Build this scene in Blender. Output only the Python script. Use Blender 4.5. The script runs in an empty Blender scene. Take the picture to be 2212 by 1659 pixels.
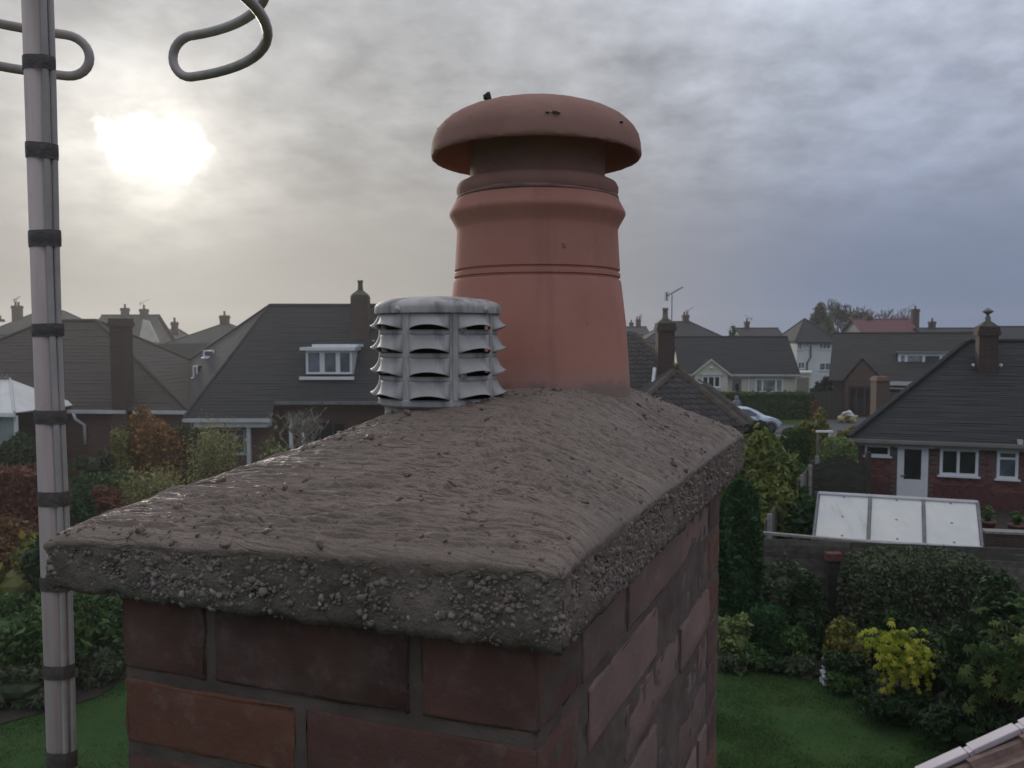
import bpy, math, random
import numpy as np
from mathutils import Vector, Matrix

# ------------------------------------------------------------------ camera, sky, sun, exposure
SC = bpy.context.scene
COL = SC.collection
F = 1750.0                      # focal length in units of a 2212 px wide picture
CZ = 6.0                        # camera height above the lawn
PITCH = math.radians(3.27)
cam_d = bpy.data.cameras.new('camera'); cam = bpy.data.objects.new('camera', cam_d); COL.objects.link(cam)
cam.location = (0, 0, CZ); cam.rotation_euler = (math.radians(90) - PITCH, 0, 0)
cam_d.sensor_width = 36.0; cam_d.lens = 36.0 * F / 2212.0
cam_d.clip_start = 0.02; cam_d.clip_end = 3000
cam_d.dof.use_dof = True; cam_d.dof.focus_distance = 1.05; cam_d.dof.aperture_fstop = 19.0
SC.camera = cam
SC.view_settings.view_transform = 'Standard'; SC.view_settings.look = 'None'
SC.view_settings.exposure = 0.29; SC.view_settings.gamma = 1.0
SC.view_settings.use_curve_mapping = False
SC.cycles.volume_bounces = 0
SC.cycles.max_bounces = 6
SC.cycles.sample_clamp_indirect = 4.0

def ray(px, py):
    u = (px - 1106.0) / F; v = (829.5 - py) / F
    return Vector((u, math.cos(PITCH) + v * math.sin(PITCH), -math.sin(PITCH) + v * math.cos(PITCH)))
def at(px, py, Y):
    d = ray(px, py); t = Y / d.y
    return Vector((d.x * t, Y, CZ + d.z * t))
def atz(px, py, z):
    d = ray(px, py); t = (z - CZ) / d.z
    return Vector((d.x * t, d.y * t, z))

SUN = ray(325, 318).normalized()
sun_el = math.asin(SUN.z); sun_az = math.atan2(SUN.x, SUN.y)

world = bpy.data.worlds.new('World'); SC.world = world; world.use_nodes = True
nt = world.node_tree; nt.nodes.clear()
class NB:
    """small node-graph builder"""
    def __init__(s, tree): s.t = tree; s.N = tree.nodes; s.L = tree.links
    def node(s, typ, **kw):
        n = s.N.new(typ)
        for k, v in kw.items(): setattr(n, k, v)
        return n
    def put(s, sock, v):
        if hasattr(v, 'is_output') or hasattr(v, 'is_linked') and hasattr(v, 'node'): s.L.new(v, sock)
        elif isinstance(v, (tuple, list)) and len(v) == 3 and sock.type == 'RGBA': sock.default_value = (*v, 1)
        else: sock.default_value = v
    def math(s, op, a, b=0.5, c=0.0, clamp=False):
        n = s.node('ShaderNodeMath', operation=op); n.use_clamp = clamp
        s.put(n.inputs[0], a); s.put(n.inputs[1], b); s.put(n.inputs[2], c); return n.outputs[0]
    def ss(s, x, lo, hi):
        n = s.node('ShaderNodeMapRange', interpolation_type='SMOOTHSTEP'); s.put(n.inputs[0], x)
        n.inputs[1].default_value = lo; n.inputs[2].default_value = hi; return n.outputs[0]
    def vec(s, op, a, b=(0, 0, 0)):
        n = s.node('ShaderNodeVectorMath', operation=op); s.put(n.inputs[0], a); s.put(n.inputs[1], b)
        return n.outputs['Value'] if op in ('DOT_PRODUCT', 'LENGTH', 'DISTANCE') else n.outputs[0]
    def mix(s, f, a, b, mode='MIX'):
        n = s.node('ShaderNodeMix', data_type='RGBA', blend_type=mode)
        s.put(n.inputs[0], f); s.put(n.inputs[6], a); s.put(n.inputs[7], b); return n.outputs[2]
    def noise(s, vec, scale, detail=4, rough=0.55, dist=0.0):
        n = s.node('ShaderNodeTexNoise'); s.put(n.inputs['Vector'], vec)
        n.inputs['Scale'].default_value = scale; n.inputs['Detail'].default_value = detail
        n.inputs['Roughness'].default_value = rough; n.inputs['Distortion'].default_value = dist
        return n.outputs['Fac']
    def xyz(s, vec):
        n = s.node('ShaderNodeSeparateXYZ'); s.put(n.inputs[0], vec); return n.outputs
    def comb(s, x, y, z=0.0):
        n = s.node('ShaderNodeCombineXYZ'); s.put(n.inputs[0], x); s.put(n.inputs[1], y); s.put(n.inputs[2], z); return n.outputs[0]
    def ramp(s, f, stops):
        n = s.node('ShaderNodeValToRGB'); s.put(n.inputs[0], f); e = n.color_ramp.elements
        while len(e) < len(stops): e.new(0.5)
        for i, (p, c) in enumerate(stops): e[i].position = p; e[i].color = (*c, 1)
        return n.outputs[0]
w = NB(nt)
tc = w.node('ShaderNodeTexCoord').outputs['Generated']
X, Y, Z = w.xyz(tc)[:3]
zc = w.math('MAXIMUM', Z, 0.0)
den = w.math('ADD', zc, 0.30)
P = w.comb(w.math('DIVIDE', X, den), w.math('DIVIDE', Y, den))
P = w.vec('ADD', P, (3.7, 1.9, 0.0))
nA = w.noise(P, 2.3, 5, 0.5)
nB = w.noise(P, 7.5, 8, 0.56)
nC = w.noise(w.vec('ADD', P, (9.0, 4.0, 0)), 1.3, 4, 0.5)
# long thin streaks of the lower stratus
nS = w.noise(w.comb(w.math('MULTIPLY', X, 2.2), w.math('MULTIPLY', Z, 9.0), w.math('MULTIPLY', Y, 2.2)), 1.3, 3, 0.5)
dot = w.vec('DOT_PRODUCT', tc, tuple(SUN))
near = w.ss(dot, 0.66, 0.99)                       # towards the sun
up = w.ss(Z, 0.02, 0.40)
low = w.mix(near, (0.150, 0.184, 0.268), (0.295, 0.275, 0.25))
high = w.mix(near, (0.41, 0.447, 0.530), (0.35, 0.352, 0.36))
base = w.mix(up, low, high)
base = w.mix(w.ss(Z, 0.30, 0.95), base, (0.66, 0.68, 0.74))      # overcast sky brightens steadily towards the zenith
away = w.math('ADD', 0.88, w.math('MULTIPLY', w.ss(dot, -0.5, 0.62), 0.12))   # the sky opposite the veiled sun is duller
base = w.vec('MULTIPLY', base, w.comb(away, away, away))
tex = w.math('ADD', w.math('MULTIPLY', w.math('SUBTRACT', nA, 0.5), 0.62), w.math('MULTIPLY', w.math('SUBTRACT', nB, 0.5), 1.15))
tex = w.math('MULTIPLY', tex, w.ss(Z, 0.06, 0.27))
stk = w.math('MULTIPLY', w.math('SUBTRACT', nS, 0.5), 0.26)
tex = w.math('ADD', w.math('ADD', tex, stk), 1.0)
cloud = w.vec('MULTIPLY', base, w.comb(tex, tex, tex))
sky = w.node('ShaderNodeTexSky', sky_type='NISHITA'); sky.sun_disc = False
sky.sun_elevation = sun_el; sky.sun_rotation = sun_az
sky.air_density = 1.0; sky.dust_density = 1.5
blue = w.vec('ADD', w.vec('MULTIPLY', sky.outputs[0], (0.05, 0.05, 0.06)), (0.17, 0.20, 0.36))
gap = w.math('MULTIPLY', w.ss(w.math('ADD', w.math('MULTIPLY', nC, 0.7), w.math('MULTIPLY', w.math('SUBTRACT', 1.0, nB), 0.3)), 0.53, 0.66), w.ss(Z, 0.2, 0.34))
gap = w.math('MULTIPLY', gap, w.math('SUBTRACT', 0.7, w.math('MULTIPLY', near, 0.6)))
cloud = w.mix(gap, cloud, blue)
# brighter, thinner cloud round the veiled sun, and the burnt-through patch
dm = w.math('MAXIMUM', dot, 0.0)
g1 = w.math('MULTIPLY', w.math('POWER', dm, 26.0), 0.09)
g2 = w.math('MULTIPLY', w.math('POWER', dm, 190.0), w.math('ADD', 0.12, w.math('MULTIPLY', nB, 0.55)))
glow = w.math('ADD', g1, g2)
cloud = w.vec('ADD', cloud, w.vec('MULTIPLY', w.comb(glow, glow, glow), (1.0, 0.94, 0.82)))
rv = Vector((SUN.y, -SUN.x, 0)).normalized(); uv = rv.cross(SUN).normalized()
dr_ = w.math('MULTIPLY', w.vec('DOT_PRODUCT', tc, tuple(rv)), 1 / 0.045); du_ = w.math('MULTIPLY', w.vec('DOT_PRODUCT', tc, tuple(uv)), 1 / 0.0275)
rad = w.math('SQRT', w.math('ADD', w.math('MULTIPLY', dr_, dr_), w.math('MULTIPLY', du_, du_)))
nP = w.noise(tc, 17.0, 6, 0.6)
pm = w.math('ADD', w.math('SUBTRACT', 1.0, rad), w.math('MULTIPLY', w.math('SUBTRACT', nP, 0.5), 2.4))
patch = w.math('MULTIPLY', w.math('ADD', w.math('MULTIPLY', w.math('POWER', w.ss(pm, -0.6, 0.5), 2.2), 2.6), w.math('MULTIPLY', w.math('EXPONENT', w.math('MULTIPLY', rad, -0.85)), 0.22)), w.ss(dot, 0.3, 0.8))
cloud = w.vec('ADD', cloud, w.vec('MULTIPLY', w.comb(patch, patch, patch), (1.0, 0.97, 0.90)))
below = w.ss(Z, -0.06, 0.0)
cloud = w.mix(below, (0.09, 0.085, 0.08), cloud)
bg = w.node('ShaderNodeBackground'); bg.inputs['Strength'].default_value = 0.1
w.L.new(w.vec('SCALE', cloud), bg.inputs['Color'])
bg.inputs['Color'].links[0].from_node.inputs['Scale'].default_value = 10.0
wo = w.node('ShaderNodeOutputWorld'); w.L.new(bg.outputs[0], wo.inputs[0])

sun_d = bpy.data.lights.new('sun', 'SUN'); sun_o = bpy.data.objects.new('sun', sun_d); COL.objects.link(sun_o)
sun_d.energy = 1.3; sun_d.angle = math.radians(11); sun_d.color = (1.0, 0.93, 0.82)
sun_o.rotation_euler = (-SUN).to_track_quat('-Z', 'Y').to_euler()

# ------------------------------------------------------------------ helpers
RNG = np.random.default_rng(11)
random.seed(5)
def mk(name, label, cat, loc, group=None):
    o = bpy.data.objects.new(name, None); COL.objects.link(o); o.location = loc
    o.empty_display_size = 0.1; o['label'] = label; o['category'] = cat
    if group: o['group'] = group
    return o
def tag(o, label, cat, group=None):
    o['label'] = label; o['category'] = cat
    if group: o['group'] = group
    return o
def wloc(o):
    v = Vector((0, 0, 0))
    while o is not None: v += o.location; o = o.parent
    return v
def link(name, me, m, parent=None, loc=None):
    o = bpy.data.objects.new(name, me); COL.objects.link(o)
    if parent is not None: o.parent = parent
    if m is not None and not me.materials: me.materials.append(m)
    if loc is not None: o.location = loc
    return o
def place(name, me, m, parent, M):
    """object with shared mesh at world matrix M under parent (parents carry no rotation)"""
    o = link(name, me, m, parent)
    loc, rot, sca = M.decompose()
    o.location = loc - (wloc(parent) if parent else Vector((0, 0, 0)))
    o.rotation_euler = rot.to_euler(); o.scale = sca
    return o
class MB:
    def __init__(s, T=None): s.v = []; s.f = []; s.T = T
    def add(s, vs, fs):
        n = len(s.v)
        s.v += [tuple(s.T(*p)) if s.T else tuple(p) for p in vs]
        s.f += [tuple(i + n for i in f) for f in fs]
        return s
    def box(s, x0, x1, y0, y1, z0, z1):
        return s.add([(x0, y0, z0), (x1, y0, z0), (x1, y1, z0), (x0, y1, z0), (x0, y0, z1), (x1, y0, z1), (x1, y1, z1), (x0, y1, z1)],
                     [(0, 3, 2, 1), (4, 5, 6, 7), (0, 1, 5, 4), (1, 2, 6, 5), (2, 3, 7, 6), (3, 0, 4, 7)])
    def taper(s, x0, x1, y0, y1, z0, z1, k):
        cx, cy = (x0 + x1) / 2, (y0 + y1) / 2
        q = lambda x, c: c + (x - c) * k
        return s.add([(x0, y0, z0), (x1, y0, z0), (x1, y1, z0), (x0, y1, z0), (q(x0, cx), q(y0, cy), z1), (q(x1, cx), q(y0, cy), z1), (q(x1, cx), q(y1, cy), z1), (q(x0, cx), q(y1, cy), z1)],
                     [(0, 3, 2, 1), (4, 5, 6, 7), (0, 1, 5, 4), (1, 2, 6, 5), (2, 3, 7, 6), (3, 0, 4, 7)])
    def poly(s, pts): return s.add(pts, [tuple(range(len(pts)))])
    def slab(s, pts, off):
        """polygon given thickness by the vector off"""
        n = len(pts); off = Vector(off)
        q = [tuple(Vector(p) + off) for p in pts]
        return s.add([tuple(p) for p in pts] + q, [tuple(range(n)), tuple(range(2 * n - 1, n - 1, -1))] + [(i, i + n, (i + 1) % n + n, (i + 1) % n) for i in range(n)])
    def tube(s, path, r, n=8, cap=True, closed=False):
        path = [Vector(p) for p in path]; m = len(path); vs = []; fs = []
        rr = r if isinstance(r, (list, tuple)) else [r] * m
        prev = None
        for i, p in enumerate(path):
            if closed: d = path[(i + 1) % m] - path[i - 1]
            else: d = path[min(i + 1, m - 1)] - path[max(i - 1, 0)]
            d.normalize()
            if prev is None:
                a = d.cross(Vector((0, 0, 1)));
                if a.length < 1e-3: a = d.cross(Vector((1, 0, 0)))
            else: a = prev - d * prev.dot(d)
            a.normalize(); prev = a; b = d.cross(a)
            for k in range(n):
                t = 2 * math.pi * k / n; vs.append(tuple(p + (a * math.cos(t) + b * math.sin(t)) * rr[i]))
        for i in range(m if closed else m - 1):
            for k in range(n):
                fs.append((i * n + k, i * n + (k + 1) % n, ((i + 1) % m) * n + (k + 1) % n, ((i + 1) % m) * n + k))
        if cap and not closed: fs += [tuple(range(n - 1, -1, -1)), tuple(range((m - 1) * n, m * n))]
        return s.add(vs, fs)
    def lathe(s, prof, c=(0, 0, 0), n=48, jit=None):
        vs = []; fs = []; m = len(prof)
        for j, (r, z) in enumerate(prof):
            for k in range(n):
                t = 2 * math.pi * k / n
                vs.append((c[0] + r * math.cos(t), c[1] + r * math.sin(t), c[2] + z))
        for j in range(m - 1):
            for k in range(n): fs.append((j * n + k, j * n + (k + 1) % n, (j + 1) * n + (k + 1) % n, (j + 1) * n + k))
        return s.add(vs, fs)
    def mesh(s, name, smooth=False, org=(0, 0, 0)):
        me = bpy.data.meshes.new(name)
        me.from_pydata([(p[0] - org[0], p[1] - org[1], p[2] - org[2]) for p in s.v], [], s.f); me.update()
        if smooth: me.polygons.foreach_set('use_smooth', [True] * len(me.polygons))
        return me
    def build(s, name, m, parent=None, smooth=False, loc=None):
        if parent is not None:
            return link(name, s.mesh(name, smooth, wloc(parent)), m, parent)
        loc = loc if loc is not None else (0, 0, 0)
        return link(name, s.mesh(name, smooth, loc), m, None, loc)
def bevel(o, wd, seg=2):
    b = o.modifiers.new('bevel', 'BEVEL'); b.width = wd; b.segments = seg; b.limit_method = 'ANGLE'; return o
def auto(o, ang=35):
    """smooth shading with sharp creases"""
    me = o.data; me.polygons.foreach_set('use_smooth', [True] * len(me.polygons))
    me.set_sharp_from_angle(angle=math.radians(ang)); return o
def np_mesh(name, verts, quads, rnd=None, k=4):
    me = bpy.data.meshes.new(name); nv = len(verts); nf = len(quads)
    me.vertices.add(nv); me.vertices.foreach_set('co', np.asarray(verts, np.float32).ravel())
    me.loops.add(nf * k); me.loops.foreach_set('vertex_index', np.asarray(quads, np.int32).ravel())
    me.polygons.add(nf); me.polygons.foreach_set('loop_start', np.arange(0, nf * k, k, dtype=np.int32))
    me.update(calc_edges=True)
    if rnd is not None:
        at_ = me.attributes.new('rnd', 'FLOAT', 'FACE'); at_.data.foreach_set('value', np.asarray(rnd, np.float32))
    return me

# ------------------------------------------------------------------ materials
def new_mat(name):
    m = bpy.data.materials.new(name); m.use_nodes = True; m.node_tree.nodes.clear(); b = NB(m.node_tree)
    b.p = b.node('ShaderNodeBsdfPrincipled'); b.o = b.node('ShaderNodeOutputMaterial')
    b.L.new(b.p.outputs[0], b.o.inputs[0]); b.tc = b.node('ShaderNodeTexCoord').outputs['Object']
    return m, b
def bump(b, h, strength=0.3, dist=0.01):
    n = b.node('ShaderNodeBump'); n.inputs['Strength'].default_value = strength; n.inputs['Distance'].default_value = dist
    b.put(n.inputs['Height'], h); b.L.new(n.outputs[0], b.p.inputs['Normal']); return n
def mat(name, col, rough=0.8, var=0.25, scale=3.0, bmp=0.0, bscale=40.0, metal=0.0, objvar=0.0, spec=0.5, col2=None, bdist=0.01):
    m, b = new_mat(name)
    n = b.noise(b.tc, scale, 6, 0.6)
    c2 = col2 or tuple(c * (1 - var) for c in col); c1 = tuple(min(1, c * (1 + var * 0.6)) for c in col) if not col2 else col
    c = b.mix(b.ss(n, 0.3, 0.7), c2, c1)
    if objvar:
        r = b.node('ShaderNodeObjectInfo').outputs['Random']
        k = b.math('ADD', b.math('MULTIPLY', r, objvar * 2), 1 - objvar)
        c = b.vec('MULTIPLY', c, b.comb(k, k, k))
    b.put(b.p.inputs['Base Color'], c); b.p.inputs['Roughness'].default_value = rough; b.p.inputs['Metallic'].default_value = metal
    b.p.inputs['Specular IOR Level'].default_value = spec
    if bmp: bump(b, b.noise(b.tc, bscale, 5, 0.6), bmp, bdist)
    return m
def wall_brick(name, c1, c2, mortar, var=0.3):
    """brick pattern for walls too far away to tell the bricks apart"""
    m, b = new_mat(name)
    x, y, z = b.xyz(b.tc)[:3]
    v = b.comb(b.math('ADD', x, y), z, 0.0)
    t = b.node('ShaderNodeTexBrick'); b.put(t.inputs['Vector'], v)
    for k, c in (('Color1', c1), ('Color2', c2), ('Mortar', mortar)): t.inputs[k].default_value = (*c, 1)
    t.inputs['Scale'].default_value = 1.0; t.inputs['Brick Width'].default_value = 0.225; t.inputs['Row Height'].default_value = 0.075
    t.inputs['Mortar Size'].default_value = 0.008
    n = b.noise(b.tc, 1.3, 5, 0.6)
    k = b.math('ADD', 1 - var * 0.5, b.math('MULTIPLY', n, var))
    b.put(b.p.inputs['Base Color'], b.vec('MULTIPLY', t.outputs[0], b.comb(k, k, k))); b.p.inputs['Roughness'].default_value = 0.9
    return m
def leaf_mat(name, c_dark, c_mid, c_light, trans=0.25, rough=0.55):
    m, b = new_mat(name)
    a = b.node('ShaderNodeAttribute'); a.attribute_name = 'rnd'
    n = b.noise(b.tc, 1.6, 3, 0.5)
    f = b.math('ADD', b.math('MULTIPLY', a.outputs['Fac'], 0.65), b.math('MULTIPLY', n, 0.35))
    c = b.ramp(f, [(0.15, c_dark), (0.5, c_mid), (0.88, c_light)])
    b.put(b.p.inputs['Base Color'], c); b.p.inputs['Roughness'].default_value = rough; b.p.inputs['Specular IOR Level'].default_value = 0.3
    tr = b.node('ShaderNodeBsdfTranslucent'); b.put(tr.inputs[0], c)
    mx = b.node('ShaderNodeMixShader'); mx.inputs[0].default_value = trans
    b.L.new(b.p.outputs[0], mx.inputs[1]); b.L.new(tr.outputs[0], mx.inputs[2]); b.L.new(mx.outputs[0], b.o.inputs[0])
    return m
def roof_mat(name, col, moss=(0.045, 0.047, 0.03), amt=0.35, var=0.35, rough=0.8):
    m, b = new_mat(name)
    n1 = b.noise(b.tc, 0.9, 5, 0.65); n2 = b.noise(b.tc, 14.0, 3, 0.7)
    c = b.mix(n2, tuple(x * (1 - var) for x in col), tuple(x * (1 + var) for x in col))
    c = b.mix(b.math('MULTIPLY', b.ss(n1, 0.5, 0.75), amt), c, moss)
    b.put(b.p.inputs['Base Color'], c); b.p.inputs['Roughness'].default_value = rough
    bump(b, n2, 0.35, 0.02); return m
M_WHITE = mat('white_upvc', (0.74, 0.75, 0.77), 0.35, 0.06, 2.0)
M_CREAM = mat('cream_render', (0.60, 0.565, 0.48), 0.9, 0.10, 1.2, 0.3, 60)
M_RENDER = mat('white_render', (0.66, 0.66, 0.68), 0.9, 0.10, 1.0, 0.3, 60)
M_PALE = mat('pale_render', (0.22, 0.20, 0.18), 0.9, 0.15, 1.0)
M_GUTTER = mat('white_gutter', (0.52, 0.53, 0.53), 0.45, 0.12, 2.0)
M_DGUT = mat('dark_gutter', (0.045, 0.045, 0.05), 0.5, 0.2, 2.0)
M_LEAD = mat('grey_lead', (0.16, 0.165, 0.17), 0.6, 0.3, 5.0)
M_BRICK_K = mat('red_brown_brick', (0.165, 0.062, 0.058), 0.9, 0.35, 9.0, 0.3, 120, objvar=0.35)
M_BRICK = wall_brick('far_red_brick', (0.12, 0.048, 0.04), (0.155, 0.064, 0.05), (0.16, 0.135, 0.12))
M_BRICKB = wall_brick('far_brown_brick', (0.085, 0.054, 0.042), (0.115, 0.072, 0.054), (0.13, 0.11, 0.09))
M_BRICKD = wall_brick('far_dark_brick', (0.055, 0.030, 0.026), (0.075, 0.04, 0.034), (0.085, 0.07, 0.062))
M_MORTARK = mat('house_mortar', (0.15, 0.115, 0.105), 0.95, 0.2, 6.0)
M_POTF = mat('far_terracotta', (0.15, 0.08, 0.06), 0.9, 0.3, 6.0)
M_ROOFD = roof_mat('charcoal_roof', (0.022, 0.023, 0.026))
M_ROOFG = roof_mat('black_slate_roof', (0.015, 0.0155, 0.018), amt=0.15)
M_ROOFB = roof_mat('brown_roof', (0.046, 0.035, 0.029), amt=0.4)
M_ROOFR = roof_mat('red_roof', (0.135, 0.045, 0.05), (0.09, 0.05, 0.05), 0.4)
M_ROOFO = roof_mat('olive_brown_roof', (0.032, 0.030, 0.028), amt=0.4)
M_TILE = mat('dark_pantile', (0.032, 0.028, 0.029), 0.85, 0.35, 6.0, 0.3, 50, objvar=0.3)
M_HIPT = mat('lichened_ridge_tile', (0.085, 0.066, 0.052), 0.9, 0.45, 9.0, 0.4, 40, objvar=0.25, col2=(0.05, 0.05, 0.035))
M_BEDM = mat('orange_bedding_mortar', (0.15, 0.098, 0.07), 0.95, 0.3, 12.0)
def glass_mat(name, col=(0.02, 0.024, 0.026), rough=0.06, spec=0.6):
    m, b = new_mat(name)
    n = b.noise(b.tc, 1.1, 3, 0.5)
    b.put(b.p.inputs['Base Color'], b.mix(b.ss(n, 0.35, 0.7), tuple(c * 0.6 for c in col), tuple(min(1, c * 1.5) for c in col)))
    b.p.inputs['Roughness'].default_value = rough; b.p.inputs['Specular IOR Level'].default_value = spec
    bump(b, b.noise(b.tc, 1.5, 2, 0.5), 0.02, 0.05); return m
M_GLASS = glass_mat('dark_window_glass')
M_GLASSC = glass_mat('curtained_window_glass', (0.21, 0.235, 0.23), 0.25, 0.5)
M_GLASSB = glass_mat('blue_grey_window_glass', (0.10, 0.12, 0.15), 0.12, 0.6)
M_TIMBER = mat('grey_fence_timber', (0.14, 0.125, 0.11), 0.9, 0.35, 7.0, 0.4, 60, objvar=0.3)
M_DTIMBER = mat('dark_green_timber', (0.052, 0.05, 0.04), 0.9, 0.35, 7.0, 0.4, 60, objvar=0.25)
M_CONC = mat('concrete_post', (0.27, 0.26, 0.24), 0.92, 0.25, 8.0, 0.4, 90)
M_SOIL = mat('dark_soil', (0.035, 0.026, 0.020), 0.97, 0.4, 9.0, 0.8, 30)
M_BARK = mat('bark', (0.07, 0.055, 0.042), 0.95, 0.4, 12.0, 0.6, 40)
# ------------------------------------------------------------------ ground
def terr(y):
    y = np.asarray(y, float)
    t = np.clip((y - 17.0) / 9.0, 0, 1); t = t * t * (3 - 2 * t)
    u = np.clip((y - 95.0) / 260.0, 0, 1)
    return 0.5 * t + 2.5 * u
def g(y): return float(terr(y))
def sheet(name, pts, z, m, n=24):
    """flat or terrain-following sheet over an outline (star-shaped about its centre)"""
    c = np.mean(np.array(pts), 0); mb = MB()
    k = len(pts); R = 6; vs = [(c[0], c[1], g(c[1]) + z)]
    for r in range(1, R + 1):
        for p in pts:
            q = c + (np.array(p) - c) * r / R; vs.append((q[0], q[1], g(q[1]) + z))
    fs = [(0, 1 + i, 1 + (i + 1) % k) for i in range(k)]
    for r in range(R - 1):
        for i in range(k): fs.append((1 + r * k + i, 1 + (r + 1) * k + i, 1 + (r + 1) * k + (i + 1) % k, 1 + r * k + (i + 1) % k))
    mb.add(vs, fs); o = mb.build(name, m); o['kind'] = 'structure'; return o
m, b = new_mat('lawn_grass')
n1 = b.noise(b.tc, 0.55, 4, 0.6); n2 = b.noise(b.tc, 9.0, 4, 0.7); n3 = b.noise(b.tc, 70.0, 3, 0.7)
c = b.mix(b.ss(n1, 0.35, 0.7), (0.028, 0.076, 0.020), (0.054, 0.108, 0.030))
c = b.mix(b.math('MULTIPLY', b.ss(n2, 0.42, 0.75), 0.75), c, (0.074, 0.112, 0.030))
c = b.mix(b.math('MULTIPLY', b.ss(n3, 0.4, 0.75), 0.5), c, (0.012, 0.042, 0.011))
b.put(b.p.inputs['Base Color'], c); b.p.inputs['Roughness'].default_value = 0.9; b.p.inputs['Specular IOR Level'].default_value = 0.15
bump(b, b.math('ADD', n3, n2), 0.8, 0.03); M_LAWN = m
xs = np.concatenate([np.linspace(-900, -60, 8), np.linspace(-50, 60, 45), np.linspace(70, 900, 8)])
ys = np.concatenate([np.linspace(-60, -5, 6), np.linspace(-2, 60, 63), np.linspace(66, 400, 40), np.linspace(500, 2200, 6)])
GX, GY = np.meshgrid(xs, ys); GZ = terr(GY) + 0.012 * np.sin(GX * 1.7) * np.cos(GY * 1.3) * (GY < 60)
V = np.stack([GX, GY, GZ], -1).reshape(-1, 3); nx, ny = len(xs), len(ys)
I = np.arange(nx * ny).reshape(ny, nx)
Q = np.stack([I[:-1, :-1], I[:-1, 1:], I[1:, 1:], I[1:, :-1]], -1).reshape(-1, 4)
me = np_mesh('ground', V, Q); me.polygons.foreach_set('use_smooth', [True] * len(me.polygons))
gr = link('ground', me, M_LAWN); gr['kind'] = 'structure'
M_TARMAC = mat('tarmac', (0.085, 0.085, 0.092), 0.9, 0.25, 4.0, 0.4, 80)
def road(name, pts, z=0.05, m=None): return sheet(name, pts, z, m or M_TARMAC)
# ------------------------------------------------------------------ value noise for the mortar
def vnoise(x, y, seed=0):
    xi = np.floor(x).astype(np.int64); yi = np.floor(y).astype(np.int64); fx = x - xi; fy = y - yi
    fx = fx * fx * fx * (fx * (fx * 6 - 15) + 10); fy = fy * fy * fy * (fy * (fy * 6 - 15) + 10)
    def h(a, b_):
        n = (a * 374761393 + b_ * 668265263 + seed * 974634541) & 0x7fffffff
        n = ((n ^ (n >> 13)) * 1274126177) & 0x7fffffff
        n = (n ^ (n >> 16)) & 0xffff
        return n / 32767.5 - 1.0
    a = h(xi, yi); b_ = h(xi + 1, yi); c_ = h(xi, yi + 1); d = h(xi + 1, yi + 1)
    return (a * (1 - fx) + b_ * fx) * (1 - fy) + (c_ * (1 - fx) + d * fx) * fy
def fbm(x, y, seed, o=4, k=0.5):
    s = 0; a = 1.0
    for i in range(o): s = s + a * vnoise(x * 2 ** i, y * 2 ** i, seed + i); a *= k
    return s
def ico():
    t = (1 + 5 ** .5) / 2
    v = np.array([(-1, t, 0), (1, t, 0), (-1, -t, 0), (1, -t, 0), (0, -1, t), (0, 1, t), (0, -1, -t), (0, 1, -t), (t, 0, -1), (t, 0, 1), (-t, 0, -1), (-t, 0, 1)], float)
    f = np.array([(0, 11, 5), (0, 5, 1), (0, 1, 7), (0, 7, 10), (0, 10, 11), (1, 5, 9), (5, 11, 4), (11, 10, 2), (10, 7, 6), (7, 1, 8), (3, 9, 4), (3, 4, 2), (3, 2, 6), (3, 6, 8), (3, 8, 9), (4, 9, 5), (2, 4, 11), (6, 2, 10), (8, 6, 7), (9, 8, 1)])
    v /= np.linalg.norm(v[0]); mid = {}; vl = list(v); nf = []
    def mp(a, b_):
        kk = (min(a, b_), max(a, b_))
        if kk not in mid: q = vl[a] + vl[b_]; vl.append(q / np.linalg.norm(q)); mid[kk] = len(vl) - 1
        return mid[kk]
    for a, b_, c_ in f:
        x, y, z = mp(a, b_), mp(b_, c_), mp(c_, a); nf += [(a, x, z), (b_, y, x), (c_, z, y), (x, y, z)]
    return np.array(vl), np.array(nf)
iv, if_ = ico()
# ------------------------------------------------------------------ the chimney stack in front
ZB = CZ - 0.241                     # underside of the cap slab
ZE = CZ - 0.168                     # its upper edge
Z2 = CZ - 0.336                     # top of the second brick course
CH = 0.076                          # course height
sN = atz(1162, 1620, Z2); sL = atz(269, 1464, Z2)
u1 = (sL - sN); FW = u1.length; u1.normalize()           # along the front face, to the left
dirR = Vector((784.0 / F, 1.0, 0)).normalized()           # along the right face, away
_r = (1560 - 1106) / F
SW = (_r * sN.y - sN.x) / (dirR.x - _r * dirR.y)          # length of the right face
def front_s(px):
    r = (px - 1106) / F; return (r * sN.y - sN.x) / (u1.x - r * u1.y)
def stack_pt(a, bb): return Vector((sN.x, sN.y, 0)) + u1 * a + dirR * bb
M_MORT = None
m, b = new_mat('pointing_mortar')
n1 = b.noise(b.tc, 14.0, 5, 0.65); n2 = b.noise(b.tc, 260.0, 3, 0.7)
c = b.mix(b.ss(n1, 0.3, 0.7), (0.080, 0.058, 0.048), (0.128, 0.098, 0.082))
b.put(b.p.inputs['Base Color'], c); b.p.inputs['Roughness'].default_value = 0.95
bump(b, b.math('ADD', b.math('MULTIPLY', n2, 0.5), n1), 0.5, 0.004); M_MORT = m
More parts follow.
